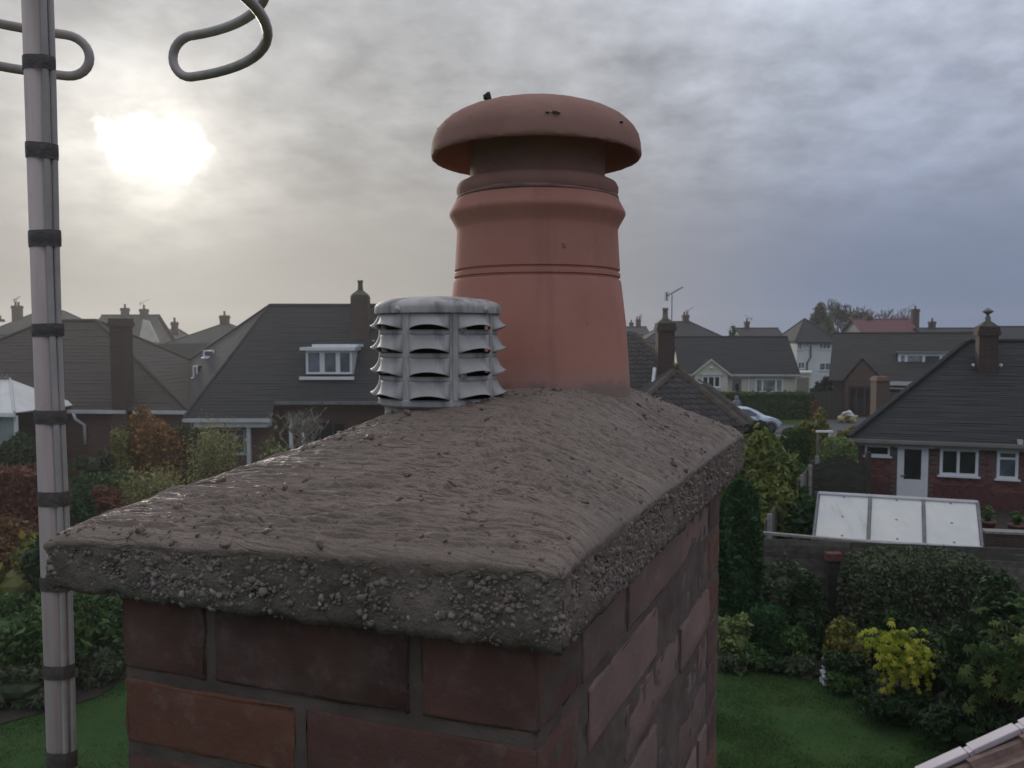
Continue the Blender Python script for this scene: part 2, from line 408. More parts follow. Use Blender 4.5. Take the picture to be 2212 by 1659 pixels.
def brick_mat(name, c1, c2, bloom, blc, mort=0.35):
    m, b = new_mat(name)
    r = b.node('ShaderNodeObjectInfo').outputs['Random']
    off = b.comb(b.math('MULTIPLY', r, 17.0), b.math('MULTIPLY', r, 31.0), b.math('MULTIPLY', r, 7.0))
    v = b.vec('ADD', b.tc, off)
    n0 = b.noise(v, 9.0, 4, 0.6); n1 = b.noise(v, 34.0, 5, 0.7); n2 = b.noise(v, 300.0, 3, 0.75); n4 = b.noise(v, 6.0, 3, 0.5)
    c = b.mix(b.ss(n0, 0.35, 0.65), c1, c2)
    k = b.math('ADD', b.math('MULTIPLY', r, 0.4), 0.8); c = b.vec('MULTIPLY', c, b.comb(k, k, k))
    c = b.mix(b.math('MULTIPLY', b.ss(n1, 0.5, 0.72), bloom), c, blc)
    c = b.mix(b.math('MULTIPLY', b.ss(b.math('ADD', b.math('MULTIPLY', n4, 0.7), b.math('MULTIPLY', n1, 0.3)), 0.44, 0.68), mort), c, (0.16, 0.128, 0.112))
    b.put(b.p.inputs['Base Color'], c); b.p.inputs['Roughness'].default_value = 0.92
    bump(b, b.math('ADD', b.math('MULTIPLY', n2, 0.4), n1), 0.55, 0.004); return m
M_BA = brick_mat('purple_brown_brick', (0.082, 0.039, 0.031), (0.118, 0.055, 0.042), 0.2, (0.28, 0.22, 0.2))
M_BB = brick_mat('orange_brown_brick', (0.185, 0.075, 0.043), (0.135, 0.056, 0.037), 0.22, (0.36, 0.25, 0.2), 0.2)
M_BC = brick_mat('pinkish_brick', (0.205, 0.125, 0.107), (0.165, 0.108, 0.096), 0.3, (0.36, 0.28, 0.26), 0.55)
M_BD = brick_mat('grey_pink_brick', (0.255, 0.205, 0.192), (0.20, 0.14, 0.125), 0.3, (0.40, 0.35, 0.34), 0.4)

stack = mk('chimney_stack', 'large red brick chimney stack in the foreground with pebbly concrete cap and fresh mortar', 'chimney', (sN.x, sN.y, 0))
def rough_brick(a0, a1, b0, b1, z0, z1, rng, amp=0.0008):
    """one brick as a small rounded, slightly battered block between stack coordinates"""
    lx, ly, lz = a1 - a0, b1 - b0, z1 - z0; r = 0.0045
    def ax(l): return [0, r * 0.35, r, l * 0.35, l * 0.65, l - r, l - r * 0.35, l]
    A, B_, C_ = ax(lx), ax(ly), ax(lz); n = 8; idx = {}; vs = []; fs = []
    def vid(i, j, k):
        key = (i, j, k)
        if key not in idx:
            p = np.array([A[i], B_[j], C_[k]]); q = p.copy(); L = (lx, ly, lz)
            for t in range(3): q[t] = min(max(p[t], r), L[t] - r)
            d = p - q; l = np.linalg.norm(d)
            if l > 1e-9: p = q + d / l * min(l, r)
            p = p + rng.normal(0, amp, 3) * (0.7 if 1 < min(i, j, k) and max(i, j, k) < 6 else 1.0)
            idx[key] = len(vs); vs.append(p)
        return idx[key]
    for i in range(n - 1):
        for j in range(n - 1):
            fs += [(vid(i, j, 0), vid(i, j + 1, 0), vid(i + 1, j + 1, 0), vid(i + 1, j, 0)), (vid(i, j, 7), vid(i + 1, j, 7), vid(i + 1, j + 1, 7), vid(i, j + 1, 7)),
                   (vid(i, 0, j), vid(i + 1, 0, j), vid(i + 1, 0, j + 1), vid(i, 0, j + 1)), (vid(i, 7, j), vid(i, 7, j + 1), vid(i + 1, 7, j + 1), vid(i + 1, 7, j)),
                   (vid(0, i, j), vid(0, i, j + 1), vid(0, i + 1, j + 1), vid(0, i + 1, j)), (vid(7, i, j), vid(7, i + 1, j), vid(7, i + 1, j + 1), vid(7, i, j + 1))]
    o = stack_pt(a0, b0); W = []
    # stack axes are not quite square: sit bricks along them
    for p in vs: q = o + u1 * p[0] + dirR * p[1]; W.append((q.x - sN.x, q.y - sN.y, z0 + p[2]))
    return W, fs
def add_brick(a0, a1, b0, b1, z0, z1, m, rng):
    W, fs = rough_brick(a0, a1, b0, b1, z0, z1, rng)
    cx = np.mean(np.array(W), 0)
    me = bpy.data.meshes.new('brick'); me.from_pydata([tuple(np.array(p) - cx) for p in W], [], fs); me.update()
    me.polygons.foreach_set('use_smooth', [True] * len(me.polygons))
    return link('brick', me, m, stack, tuple(cx))
rngb = np.random.default_rng(4)
BW = 0.10
odd_f = [0.0, front_s(891), front_s(441), FW]; even_f = [0.0, front_s(636), FW]
odd_r = [0.0, 0.254, 0.525, 0.806, SW]; even_r = [0.0, 0.122, 0.40, 0.665, SW]
J = 0.0055
rest = MB()
for k in range(40):
    zt = Z2 + CH * (1 - k); z0, z1 = zt - CH + 0.0115, zt
    if k == 0: z1 = ZB - 0.006
    odd = (k % 2 == 0)
    fr = odd_f if odd else even_f; rt = odd_r if odd else even_r
    # front bricks own the near-left corner; side bricks start behind them on odd courses, in front on even ones
    items = []
    for i in range(len(fr) - 1):
        a0, a1 = fr[i] + (J if i else 0), fr[i + 1] - (J if i < len(fr) - 2 else 0)
        pal = [M_BA, M_BA, M_BA] if odd else ([M_BA, M_BB] if k % 4 == 1 else [M_BB, M_BA])
        j = -abs(rngb.normal(0, 0.0009))
        items.append((a0 if i else 0.0, a1, 0.0 + j, BW, pal[i % len(pal)]))
        items.append((a0, a1, SW - BW, SW + j, M_BA if rngb.random() < .6 else M_BB))
    for i in range(len(rt) - 1):
        b0, b1 = rt[i] + (J if i else 0), rt[i + 1] - (J if i < len(rt) - 2 else 0)
        b0 = max(b0, BW + 2 * J); b1 = min(b1, SW - BW - 2 * J)
        if b1 - b0 < 0.02: continue
        j = rngb.normal(0, 0.0016)
        items.append((0.0 - 0.0 + j, BW, b0, b1, [M_BC, M_BD, M_BC, M_BC][int(rngb.integers(0, 4))]))
        items.append((FW - BW, FW + j, b0, b1, [M_BA, M_BB][int(rngb.integers(0, 2))]))
    for it in items:
        if k < 14: add_brick(it[0], it[1], it[2], it[3], z0, z1, it[4], rngb)
        else:
            q = [stack_pt(it[0], it[2]), stack_pt(it[1], it[2]), stack_pt(it[1], it[3]), stack_pt(it[0], it[3])]
            rest.slab([(p.x, p.y, z0) for p in q], (0, 0, z1 - z0))
lo = rest.build('lower_brickwork', M_BA, stack); lo['kind'] = 'stuff'
# mortar body with uneven, slightly smeared joints
def mortar_body():
    ins = 0.0014; vs = []; fs = []
    cs = [(ins, ins), (FW - ins, ins), (FW - ins, SW - ins), (ins, SW - ins)]
    loop = []
    for i in range(4):
        a, b_ = np.array(cs[i]), np.array(cs[(i + 1) % 4]); n = int(np.linalg.norm(b_ - a) / 0.006)
        e = (b_ - a) / np.linalg.norm(b_ - a); nrm = np.array([e[1], -e[0]])
        for t in range(n): loop.append((a + (b_ - a) * t / n, nrm, i))
    zs = list(np.arange(ZB - 0.001, ZB - 0.62, -0.005)) + [4.6, 3.4, 2.2, 1.0, 0.0]
    m_ = len(loop); s = np.arange(m_) * 0.006
    for zi, z in enumerate(zs):
        d = 0.0026 * fbm(s * 55, np.full(m_, z * 55.0), 3, 3) + 0.0022 * np.maximum(0, fbm(s * 14, np.full(m_, z * 17.0), 9, 2) - 0.25)
        side = np.array([l[2] for l in loop]); d = np.where(side == 3, 0.55 * d + 0.0002, 0.3 * d)
        for k, (p, nrm, i) in enumerate(loop):
            q = p + nrm * (d[k] if zi < len(zs) - 5 else 0); w_ = stack_pt(q[0], q[1]); vs.append((w_.x - sN.x, w_.y - sN.y, z))
    for zi in range(len(zs) - 1):
        for k in range(m_): fs.append((zi * m_ + k, zi * m_ + (k + 1) % m_, (zi + 1) * m_ + (k + 1) % m_, (zi + 1) * m_ + k))
    me = np_mesh('mortar', np.array(vs), np.array(fs)); me.polygons.foreach_set('use_smooth', [True] * len(me.polygons))
    return link('mortar_joints', me, M_MORT, stack)
mortar_body()

# --- cap slab
cN = atz(1217, 1408, ZB); cL = atz(98, 1264, ZB); cR = atz(1606, 1012, ZB)
cB = cL + (cR - cN)
LA = (cL - cN).length; LB = (cR - cN).length
eA = (cL - cN).normalized(); eB = (cR - cN).normalized()
def capP(a, bb):            # a 0..1 towards L, b 0..1 towards R
    return cN * (1 - a) * (1 - bb) + cL * a * (1 - bb) + cR * bb * (1 - a) + cB * a * bb
PC = at(1160, 729, 1.285); PC = Vector((PC.x, PC.y, 0)); PR = 0.1465       # clay pot axis, base radius
VC = at(947, 729, 1.035); VC = Vector((VC.x, VC.y, 0)); VR = 0.0765         # metal terminal
RISE = 0.097
def flaunch(a, bb, detail=True):
    da, db = a * LA, bb * LB
    x = (cN.x * (1 - a) * (1 - bb) + cL.x * a * (1 - bb) + cR.x * bb * (1 - a) + cB.x * a * bb)
    y = (cN.y * (1 - a) * (1 - bb) + cL.y * a * (1 - bb) + cR.y * bb * (1 - a) + cB.y * a * bb)
    r1 = db / 0.31; r2 = da / 0.165; r3 = (LA - da) / 0.22; r4 = (LB - db) / 0.2
    k = 10.0
    mm = -np.log(np.exp(-k * r1) + np.exp(-k * r2) + np.exp(-k * r3) + np.exp(-k * r4) + np.exp(-k * 1.0)) / k
    mm = np.clip(mm, -0.1, 1.2)
    z = ZE - 0.018 * a + RISE * mm
    dp = np.hypot(x - PC.x, y - PC.y) - PR; dv = np.hypot(x - VC.x, y - VC.y) - VR
    z = z + 0.009 * np.exp(-np.maximum(dp, 0) / 0.028) + 0.006 * np.exp(-np.maximum(dv, 0) / 0.02)
    de = np.minimum(np.minimum(da, db), np.minimum(LA - da, LB - db))
    z = z - 0.008 * np.exp(-np.maximum(de, 0) / 0.006)
    if detail:
        wx = 0.016 * fbm(x * 7, y * 7, 41, 2); wy = 0.016 * fbm(x * 7 + 40, y * 7, 43, 2)
        hip = 1 / (1 + np.exp(-(r2 - r1) * 9))                 # 1 on the front slope, 0 on the right slope
        A = da + wx; B_ = db + wy
        s1 = (1 - np.abs(vnoise(B_ * 95, A * 4.5, 52))) ** 3 * 1.25 + (1 - np.abs(vnoise(B_ * 185, A * 8, 51))) ** 3 * .7 - .6
        th = -0.42; P1 = A * math.cos(th) + B_ * math.sin(th); P2 = -A * math.sin(th) + B_ * math.cos(th)
        s2 = (1 - np.abs(vnoise(P2 * 85, P1 * 6, 62))) ** 3 * 1.2 + (1 - np.abs(vnoise(P2 * 165, P1 * 10, 61))) ** 3 * .7 - .6
        s = hip * s1 + (1 - hip) * s2
        sharp = s
        patch_ = np.clip(0.62 + 0.9 * fbm(x * 11, y * 11, 71, 2), 0.12, 1.25)
        z = z + 0.00035 * sharp * patch_
        dr = np.maximum(0, vnoise(B_ * 75 + 3, A * 8, 81) - 0.55) * hip + np.maximum(0, vnoise(P2 * 70, P1 * 9, 82) - 0.5) * (1 - hip)
        z = z - 0.003 * dr * patch_
        z = z + 0.0007 * fbm(x * 24, y * 24, 91, 3) + 0.0003 * fbm(x * 210, y * 210, 95, 3)
        # crumbs left by the trowel
        c1 = vnoise(x * 150, y * 150, 101); c2 = vnoise(x * 85 + 7, y * 85, 103); cd = np.clip(0.5 + fbm(x * 6, y * 6, 107, 2), 0, 1.3)
        z = z + 0.0012 * np.maximum(0, c1 - 0.62) * cd
    return x, y, z
NA, NB_ = 470, 980
ga = np.linspace(0, 1, NA); gb = np.linspace(0, 1, NB_) ** 1.15
AA, BBB = np.meshgrid(ga, gb); fx, fy, fz = flaunch(AA, BBB)
# single trowel strokes: a furrow with a burr pushed up beside it
rgs = np.random.default_rng(17); DA, DB = AA * LA, BBB * LB; rowB = gb * LB
for i in range(900):                       # along the front slope
    b0_ = rgs.uniform(0.012, 0.40); a0s = rgs.uniform(0.0, LA); ln = rgs.uniform(0.08, 0.42); kq = rgs.normal(0, 0.45); sl_ = rgs.normal(0.0, 0.07)
    wd = rgs.uniform(0.0008, 0.0015); dp_ = rgs.choice([.0006, .0009, .0013, .0021, .0030], p=[.3, .25, .2, .15, .1])
    r0_, r1_ = np.searchsorted(rowB, b0_ - 0.03), np.searchsorted(rowB, b0_ + 0.03)
    A_ = DA[r0_:r1_]; B_ = DB[r0_:r1_]; t = (A_ - a0s) / (ln * .5)
    d = B_ - b0_ - sl_ * (A_ - a0s) - kq * (A_ - a0s) ** 2 - 0.0007 * vnoise(A_ * 40 + i * 7.3, B_ * 0 + i, 201)
    env = np.clip(1 - t * t, 0, 1) ** .6 * np.clip((A_ - 0.55 * B_ + .06) / .05, 0, 1) * (0.85 + .3 * vnoise(A_ * 90 + i, B_ * 0 + 3.1 * i, 202))
    fz[r0_:r1_] += env * dp_ * (-np.exp(-(d / wd) ** 2) + .75 * np.exp(-((d - 2.1 * wd) / (1.1 * wd)) ** 2))
for i in range(700):                       # arcs across the right slope
    ca_, cb_ = rgs.uniform(0.0, 0.17), rgs.uniform(0.10, 0.95); th = rgs.normal(-0.42, 0.28); ln = rgs.uniform(0.03, 0.12)
    wd = rgs.uniform(0.0009, 0.0017); dp_ = rgs.uniform(0.0006, 0.0022); kq = rgs.normal(2.0, 2.0)
    r0_, r1_ = np.searchsorted(rowB, cb_ - ln), np.searchsorted(rowB, cb_ + ln)
    A_ = DA[r0_:r1_] - ca_; B_ = DB[r0_:r1_] - cb_; p1 = A_ * math.cos(th) + B_ * math.sin(th); p2 = -A_ * math.sin(th) + B_ * math.cos(th); t = p1 / (ln * .5)
    d = p2 - kq * p1 * p1 - 0.0012 * vnoise(p1 * 70 + i * 5.1, p1 * 0 + i, 203)
    env = np.clip(1 - t * t, 0, 1) ** .6 * np.clip((DA[r0_:r1_]) / .01, 0, 1)
    fz[r0_:r1_] += env * dp_ * (-np.exp(-(d / wd) ** 2) + .75 * np.exp(-((d - 2.1 * wd) / (1.1 * wd)) ** 2))
# ragged outline where the mortar laps over the slab edge
edge_wob = 0.003 * fbm(fx * 40, fy * 40, 121, 3)
de = np.minimum(np.minimum(AA * LA, BBB * LB), np.minimum((1 - AA) * LA, (1 - BBB) * LB))
FV = np.stack([fx, fy, fz], -1)
I = np.arange(NA * NB_).reshape(NB_, NA)
FQ = np.stack([I[:-1, :-1], I[:-1, 1:], I[1:, 1:], I[1:, :-1]], -1).reshape(-1, 4)[:, ::-1]
ring = np.concatenate([I[0, :-1], I[:-1, -1], I[-1, :0:-1], I[:0:-1, 0]])
rp = FV.reshape(-1, 3)[ring]; cen = np.array([*((cN + cL + cR + cB) / 4)])
nR = len(ring); outw = np.zeros((nR, 2))
e1 = np.array([eA.x, eA.y]); e2 = np.array([eB.x, eB.y])
nf_, nr_ = np.array([-e1[1], e1[0]]), np.array([e2[1], -e2[0]])
if np.dot(nf_, e2) > 0: nf_ = -nf_
if np.dot(nr_, e1) > 0: nr_ = -nr_
o_ = 0
for cnt, nv in ((NA - 1, nf_), (NB_ - 1, -nr_), (NA - 1, -nf_), (NB_ - 1, nr_)):
    outw[o_:o_ + cnt] = nv; o_ += cnt
for cidx in (0, NA - 1, NA + NB_ - 2, 2 * NA + NB_ - 3):
    for dlt in range(-14, 15):
        i = (cidx + dlt) % nR; t = abs(dlt) / 14
        nn = outw[(cidx - 16) % nR] + outw[(cidx + 16) % nR]; nn /= np.linalg.norm(nn); outw[i] = outw[i] * t + nn * (1 - t)
per = np.concatenate([[0], np.cumsum(np.hypot(*np.diff(rp[:, :2], axis=0).T))])
drop = 0.007 + 0.006 * np.clip(0.3 + fbm(per * 6, per * 0 + 2.5, 131, 3), 0, 1.6)
sk = []; T_ = [0.25, 0.5, 0.75, 1.0]
for t in T_:
    bulge = 0.0012 * math.sin(math.pi * min(t * 0.75 + 0.1, 1)) - 0.0028 * t + 0.0013 * fbm(per * 60, per * 0 + t * 9, 133, 3) * min(1, 2 * t)
    sk.append(np.column_stack([rp[:, 0] + outw[:, 0] * bulge, rp[:, 1] + outw[:, 1] * bulge, rp[:, 2] - drop * t]))
base_i = NA * NB_; SV = np.concatenate([FV.reshape(-1, 3)] + sk)
rows = [ring] + [base_i + j * nR + np.arange(nR) for j in range(len(T_))]
SQ = []
for j in range(len(T_)):
    a_, b_ = rows[j], rows[j + 1]
    SQ.append(np.stack([a_, np.roll(a_, -1), np.roll(b_, -1), b_], -1))
ALLQ = np.concatenate([FQ] + SQ)
SV[:, 0] -= sN.x; SV[:, 1] -= sN.y
me = np_mesh('mortar_flaunching', SV, ALLQ)
hipv = 1 / (1 + np.exp(-(AA * LA / 0.165 - BBB * LB / 0.31) * 9)); hipv = np.concatenate([hipv.ravel(), np.ones(len(SV) - NA * NB_)])
at_ = me.attributes.new('hip', 'FLOAT', 'POINT'); at_.data.foreach_set('value', hipv.astype(np.float32))
me.polygons.foreach_set('use_smooth', [True] * len(me.polygons))
m, b = new_mat('fresh_flaunching_mortar')
n1 = b.noise(b.tc, 7.0, 4, 0.6); n2 = b.noise(b.tc, 45.0, 5, 0.7); n3 = b.noise(b.tc, 520.0, 3, 0.7)
c = b.mix(b.ss(n1, 0.35, 0.65), (0.198, 0.150, 0.120), (0.268, 0.206, 0.167))
c = b.mix(b.math('MULTIPLY', b.ss(n2, 0.56, 0.76), 0.5), c, (0.34, 0.270, 0.228))
c = b.mix(b.math('MULTIPLY', b.ss(n2, 0.47, 0.30), 0.5), c, (0.135, 0.10, 0.083))
k = b.math('ADD', 0.45, b.math('MULTIPLY', n3, 1.0)); c = b.vec('MULTIPLY', c, b.comb(k, k, k))
b.put(b.p.inputs['Base Color'], c)
b.put(b.p.inputs['Roughness'], b.math('ADD', 0.36, b.math('MULTIPLY', n2, 0.4))); b.p.inputs['Specular IOR Level'].default_value = 0.5
hp_ = b.node('ShaderNodeAttribute'); hp_.attribute_name = 'hip'
def lines(ax_, ac_, f_, seed):
    wv_ = b.vec('ADD', b.tc, b.vec('SCALE', b.comb(b.math('SUBTRACT', b.noise(b.tc, 9.0, 2, .5), .5), b.math('SUBTRACT', b.noise(b.vec('ADD', b.tc, (5, 5, 5)), 9.0, 2, .5), .5), 0.0)))
    wv_.node.inputs[1].links[0].from_node.inputs['Scale'].default_value = 0.03
    q_ = b.comb(b.math('MULTIPLY', b.vec('DOT_PRODUCT', wv_, tuple(ax_)), 4.0), b.math('MULTIPLY', b.vec('DOT_PRODUCT', wv_, tuple(ac_)), f_), seed)
    n_ = b.noise(q_, 1.0, 3, 0.55); return b.math('POWER', b.math('SUBTRACT', 1.0, b.math('ABSOLUTE', b.math('MULTIPLY', b.math('SUBTRACT', n_, 0.5), 4.0)), clamp=True), 3.0)
d2 = (eA * math.cos(-.42) + eB * math.sin(-.42)).normalized(); d2n = (-eA * math.sin(-.42) + eB * math.cos(-.42)).normalized()
l1 = b.math('ADD', lines(eA, eB, 120.0, 0.0), b.math('MULTIPLY', lines(eA, eB, 230.0, 4.0), .6)); l2 = b.math('ADD', lines(d2, d2n, 110.0, 2.0), b.math('MULTIPLY', lines(d2, d2n, 210.0, 6.0), .6))
mixl = b.node('ShaderNodeMix', data_type='FLOAT'); b.put(mixl.inputs[0], hp_.outputs['Fac']); b.put(mixl.inputs[2], l2); b.put(mixl.inputs[3], l1)
amt = b.ss(n1, 0.42, 0.62)
hgt = b.math('ADD', b.math('ADD', b.math('MULTIPLY', n3, 0.9), b.math('MULTIPLY', n2, 0.5)), b.math('MULTIPLY', b.math('MULTIPLY', mixl.outputs[0], b.math('ADD', .3, amt)), -1.7))
bump(b, hgt, 0.6, 0.0026)
link('mortar_flaunching', me, m, stack); M_FL = m
NCR = 5200; cv_ = []; cfs = []
ra, rb_ = rgs.random(NCR), rgs.random(NCR) ** 1.1
ii = np.clip((rb_ ** (1 / 1.15) * (NB_ - 1)).astype(int), 2, NB_ - 3); jj = np.clip((ra * (NA - 1)).astype(int), 2, NA - 3); keep = np.clip(.45 + fbm(fx[ii, jj] * 7, fy[ii, jj] * 7, 301, 2), 0.08, 1) > rgs.random(NCR)
ntot = 0
for i in np.nonzero(keep)[0]:
    p_ = np.array([fx[ii[i], jj[i]] - sN.x, fy[ii[i], jj[i]] - sN.y, fz[ii[i], jj[i]]]); r_ = float(np.clip(rgs.lognormal(math.log(.0011), .55), .0005, .0046))
    q, _ = np.linalg.qr(rgs.normal(size=(3, 3)))
    cv_.append((iv * (1 + rgs.normal(0, .25, (len(iv), 1))) * rgs.uniform(.5, 1.3, 3) * r_) @ q + p_ + np.array([0, 0, r_ * .25])); cfs.append(if_ + ntot * len(iv)); ntot += 1
me = np_mesh('mortar_crumbs', np.concatenate(cv_), np.concatenate(cfs), None, 3); cr_ = link('mortar_crumbs', me, M_FL, stack); cr_['kind'] = 'stuff'

# --- concrete slab under the mortar: side bands, underside
m, b = new_mat('dirty_cap_concrete')
n1 = b.noise(b.tc, 9.0, 4, 0.6); n2 = b.noise(b.tc, 160.0, 4, 0.7); n4 = b.noise(b.tc, 5.0, 3, 0.5)
c = b.mix(b.ss(n1, 0.35, 0.7), (0.118, 0.092, 0.077), (0.212, 0.170, 0.143))
c = b.mix(b.math('MULTIPLY', b.ss(n4, 0.55, 0.7), 0.5), c, (0.075, 0.085, 0.05))
b.put(b.p.inputs['Base Color'], c); b.p.inputs['Roughness'].default_value = 0.95; bump(b, n2, 0.8, 0.006); M_CAPC = m
vs = []; NZ = 9
ins = 0.0018
for j in range(NZ):
    t = j / (NZ - 1); z = (rp[:, 2] - 0.003) * (1 - t) + (ZB - 0.004) * t
    rnd_ = 0.003 * (max(0, t - 0.8) / 0.2) ** 2
    d = 0.0026 * fbm(per * 70, per * 0 + t * 5, 141, 3) - ins - rnd_
    zz = z + 0.0020 * fbm(per * 45, per * 0 + 1.5, 143, 3) * t
    vs.append(np.column_stack([rp[:, 0] + outw[:, 0] * d - sN.x, rp[:, 1] + outw[:, 1] * d - sN.y, zz]))
# inner ring closes the underside
vs.append(np.column_stack([rp[:, 0] * 0.25 + cen[0] * 0.75 - sN.x, rp[:, 1] * 0.25 + cen[1] * 0.75 - sN.y, np.full(nR, ZB + 0.001)]))
SV = np.concatenate(vs); SQ = []
for j in range(NZ):
    a_ = j * nR + np.arange(nR); b_ = a_ + nR
    SQ.append(np.stack([a_, np.roll(a_, -1), np.roll(b_, -1), b_], -1))
me = np_mesh('cap_slab', SV, np.concatenate(SQ)); me.polygons.foreach_set('use_smooth', [True] * len(me.polygons))
link('cap_slab', me, M_CAPC, stack)
# pebble aggregate standing out of the slab edge
rngp = np.random.default_rng(8); NP = 16000
pv = np.zeros((NP, len(iv), 3)); prnd = np.zeros(NP)
dens = np.clip(0.8 + fbm(per * 8, per * 0 + 4, 151, 2) * 0.6, 0.3, 1.4); cdf = np.cumsum(np.gradient(per) * dens); cdf /= cdf[-1]
for i in range(NP):
    k = int(np.searchsorted(cdf, rngp.random())) % nR
    top = rp[k, 2] - drop[k] * 0.35; z = ZB - 0.004 + (top - ZB + 0.004) * rngp.random() ** 1.1
    rad = float(np.clip(rngp.lognormal(math.log(0.0018), 0.48), 0.0008, 0.0050)); sq = rngp.uniform(0.45, 1.0, 3)
    t = (ZE - z) / (ZE - ZB); off = -ins - 0.003 * (max(0, t - 0.8) / 0.2) ** 2 + rad * rngp.uniform(-0.75, -0.08)
    c_ = np.array([rp[k, 0] + outw[k, 0] * off - sN.x, rp[k, 1] + outw[k, 1] * off - sN.y, z])
    q, _ = np.linalg.qr(rngp.normal(size=(3, 3)))
    v_ = np.sign(iv) * np.abs(iv) ** rngp.uniform(.6, 1.0)
    pv[i] = (v_ * (1 + rngp.normal(0, 0.16, (len(iv), 1))) * sq * rad) @ q + c_; prnd[i] = rngp.random()
pf = (if_[None] + (np.arange(NP) * len(iv))[:, None, None]).reshape(-1, 3)
me = np_mesh('pebble_aggregate', pv.reshape(-1, 3), pf, np.repeat(prnd, len(if_)), 3); me.polygons.foreach_set('use_smooth', [True] * len(me.polygons))
m, b = new_mat('pebbles')
a = b.node('ShaderNodeAttribute'); a.attribute_name = 'rnd'
n1 = b.noise(b.tc, 8.0, 4, 0.6)
c = b.ramp(a.outputs['Fac'], [(0.0, (0.13, 0.102, 0.085)), (0.35, (0.18, 0.142, 0.120)), (0.7, (0.23, 0.185, 0.158)), (0.93, (0.29, 0.24, 0.21)), (1.0, (0.40, 0.35, 0.315))])
c = b.mix(b.math('MULTIPLY', b.ss(n1, 0.48, 0.66), 0.6), c, (0.105, 0.09, 0.084))
zz = b.xyz(b.tc)[2]; n5 = b.noise(b.tc, 22.0, 4, 0.65)
c = b.mix(b.math('MULTIPLY', b.ss(b.math('ADD', b.math('MULTIPLY', b.math('SUBTRACT', zz, ZB), 22.0), b.math('MULTIPLY', n5, 0.9)), 0.65, 1.2), 0.9), c, (0.21, 0.165, 0.142))   # mortar smeared over the upper stones
b.put(b.p.inputs['Base Color'], c); b.p.inputs['Roughness'].default_value = 0.8
pb = link('pebble_aggregate', me, m, stack); pb['kind'] = 'stuff'

# ------------------------------------------------------------------ terracotta pot with mushroom hood
m, b = new_mat('terracotta')
n1 = b.noise(b.tc, 6.0, 4, 0.6); n2 = b.noise(b.tc, 38.0, 5, 0.7); n3 = b.noise(b.tc, 240.0, 3, 0.7)
x, y, z = b.xyz(b.tc)[:3]
c = b.mix(b.ss(n1, 0.3, 0.7), (0.405, 0.182, 0.140), (0.475, 0.225, 0.170))
hs = b.math('ADD', z, b.math('MULTIPLY', b.math('SUBTRACT', n2, 0.5), 0.05))
c = b.mix(b.math('MULTIPLY', b.ss(hs, 0.062, 0.028), 0.75), c, (0.42, 0.235, 0.195))            # mortar bloom at the foot
c = b.mix(b.math('MULTIPLY', b.ss(hs, 0.034, 0.012), 0.85), c, (0.225, 0.175, 0.15))
c = b.mix(b.math('MULTIPLY', b.ss(n2, 0.6, 0.78), 0.28), c, (0.20, 0.09, 0.075))
stv = b.noise(b.comb(b.math('MULTIPLY', x, 26.0), b.math('MULTIPLY', y, 26.0), b.math('MULTIPLY', z, 2.2)), 1.0, 5, 0.65)
c = b.mix(b.math('MULTIPLY', b.ss(stv, 0.52, 0.75), 0.2), c, (0.155, 0.082, 0.066))
c = b.mix(b.math('MULTIPLY', b.ss(stv, 0.45, 0.25), 0.15), c, (0.46, 0.235, 0.175))
vsp = b.node('ShaderNodeTexVoronoi'); b.put(vsp.inputs['Vector'], b.tc); vsp.inputs['Scale'].default_value = 34.0
c = b.mix(b.math('MULTIPLY', b.ss(b.math('ADD', vsp.outputs['Distance'], b.math('MULTIPLY', n2, 0.2)), 0.17, 0.12), 0.4), c, (0.16, 0.085, 0.07))
b.put(b.p.inputs['Base Color'], c); b.p.inputs['Roughness'].default_value = 0.85; b.p.inputs['Specular IOR Level'].default_value = 0.3
bump(b, b.math('ADD', b.math('MULTIPLY', n3, 0.3), n2), 0.22, 0.004); M_TERRA = m
m, b = new_mat('weathered_terracotta_hood')
n1 = b.noise(b.tc, 9.0, 4, 0.6); n2 = b.noise(b.tc, 55.0, 5, 0.7); vor = b.node('ShaderNodeTexVoronoi'); b.put(vor.inputs['Vector'], b.tc); vor.inputs['Scale'].default_value = 26.0
c = b.mix(b.ss(n1, 0.3, 0.7), (0.27, 0.142, 0.112), (0.33, 0.185, 0.148))
c = b.mix(b.math('MULTIPLY', b.ss(n2, 0.55, 0.7), 0.5), c, (0.24, 0.175, 0.15))
c = b.mix(b.math('MULTIPLY', b.ss(b.math('ADD', vor.outputs['Distance'], b.math('MULTIPLY', n2, 0.25)), 0.22, 0.16), 0.4), c, (0.12, 0.075, 0.06))
b.put(b.p.inputs['Base Color'], c); b.p.inputs['Roughness'].default_value = 0.85; b.p.inputs['Specular IOR Level'].default_value = 0.3
bump(b, n2, 0.3, 0.004); M_HOOD = m
DP = 1.285
def zy(py): return at(1160, py, DP).z
s_ = DP / F
zb = zy(852)
pot = mk('chimney_pot', 'tall red terracotta chimney pot with a mushroom hood, bedded in the mortar', 'chimney pot', (PC.x, PC.y, zb))
def pz(py): return zy(py)
prof = [(120, 852 + 14), (202, 852 + 14), (200.5, 840), (196, 780), (190, 700), (179.5, 614), (178, 609), (174.5, 607), (174, 603), (177.5, 601), (177, 594), (173.5, 592), (173, 588), (176.5, 586), (175.5, 570), (172.5, 520), (171.5, 503), (172, 498), (176, 489), (184.5, 474), (187, 469), (187.2, 464), (185, 459), (173.5, 437), (170, 431), (150, 429), (140, 445), (140, 600)]
o = MB().lathe([(r * s_, pz(y) - 0) for r, y in prof], (PC.x, PC.y, 0), 96).build('pot_body', M_TERRA, pot); auto(o, 38)
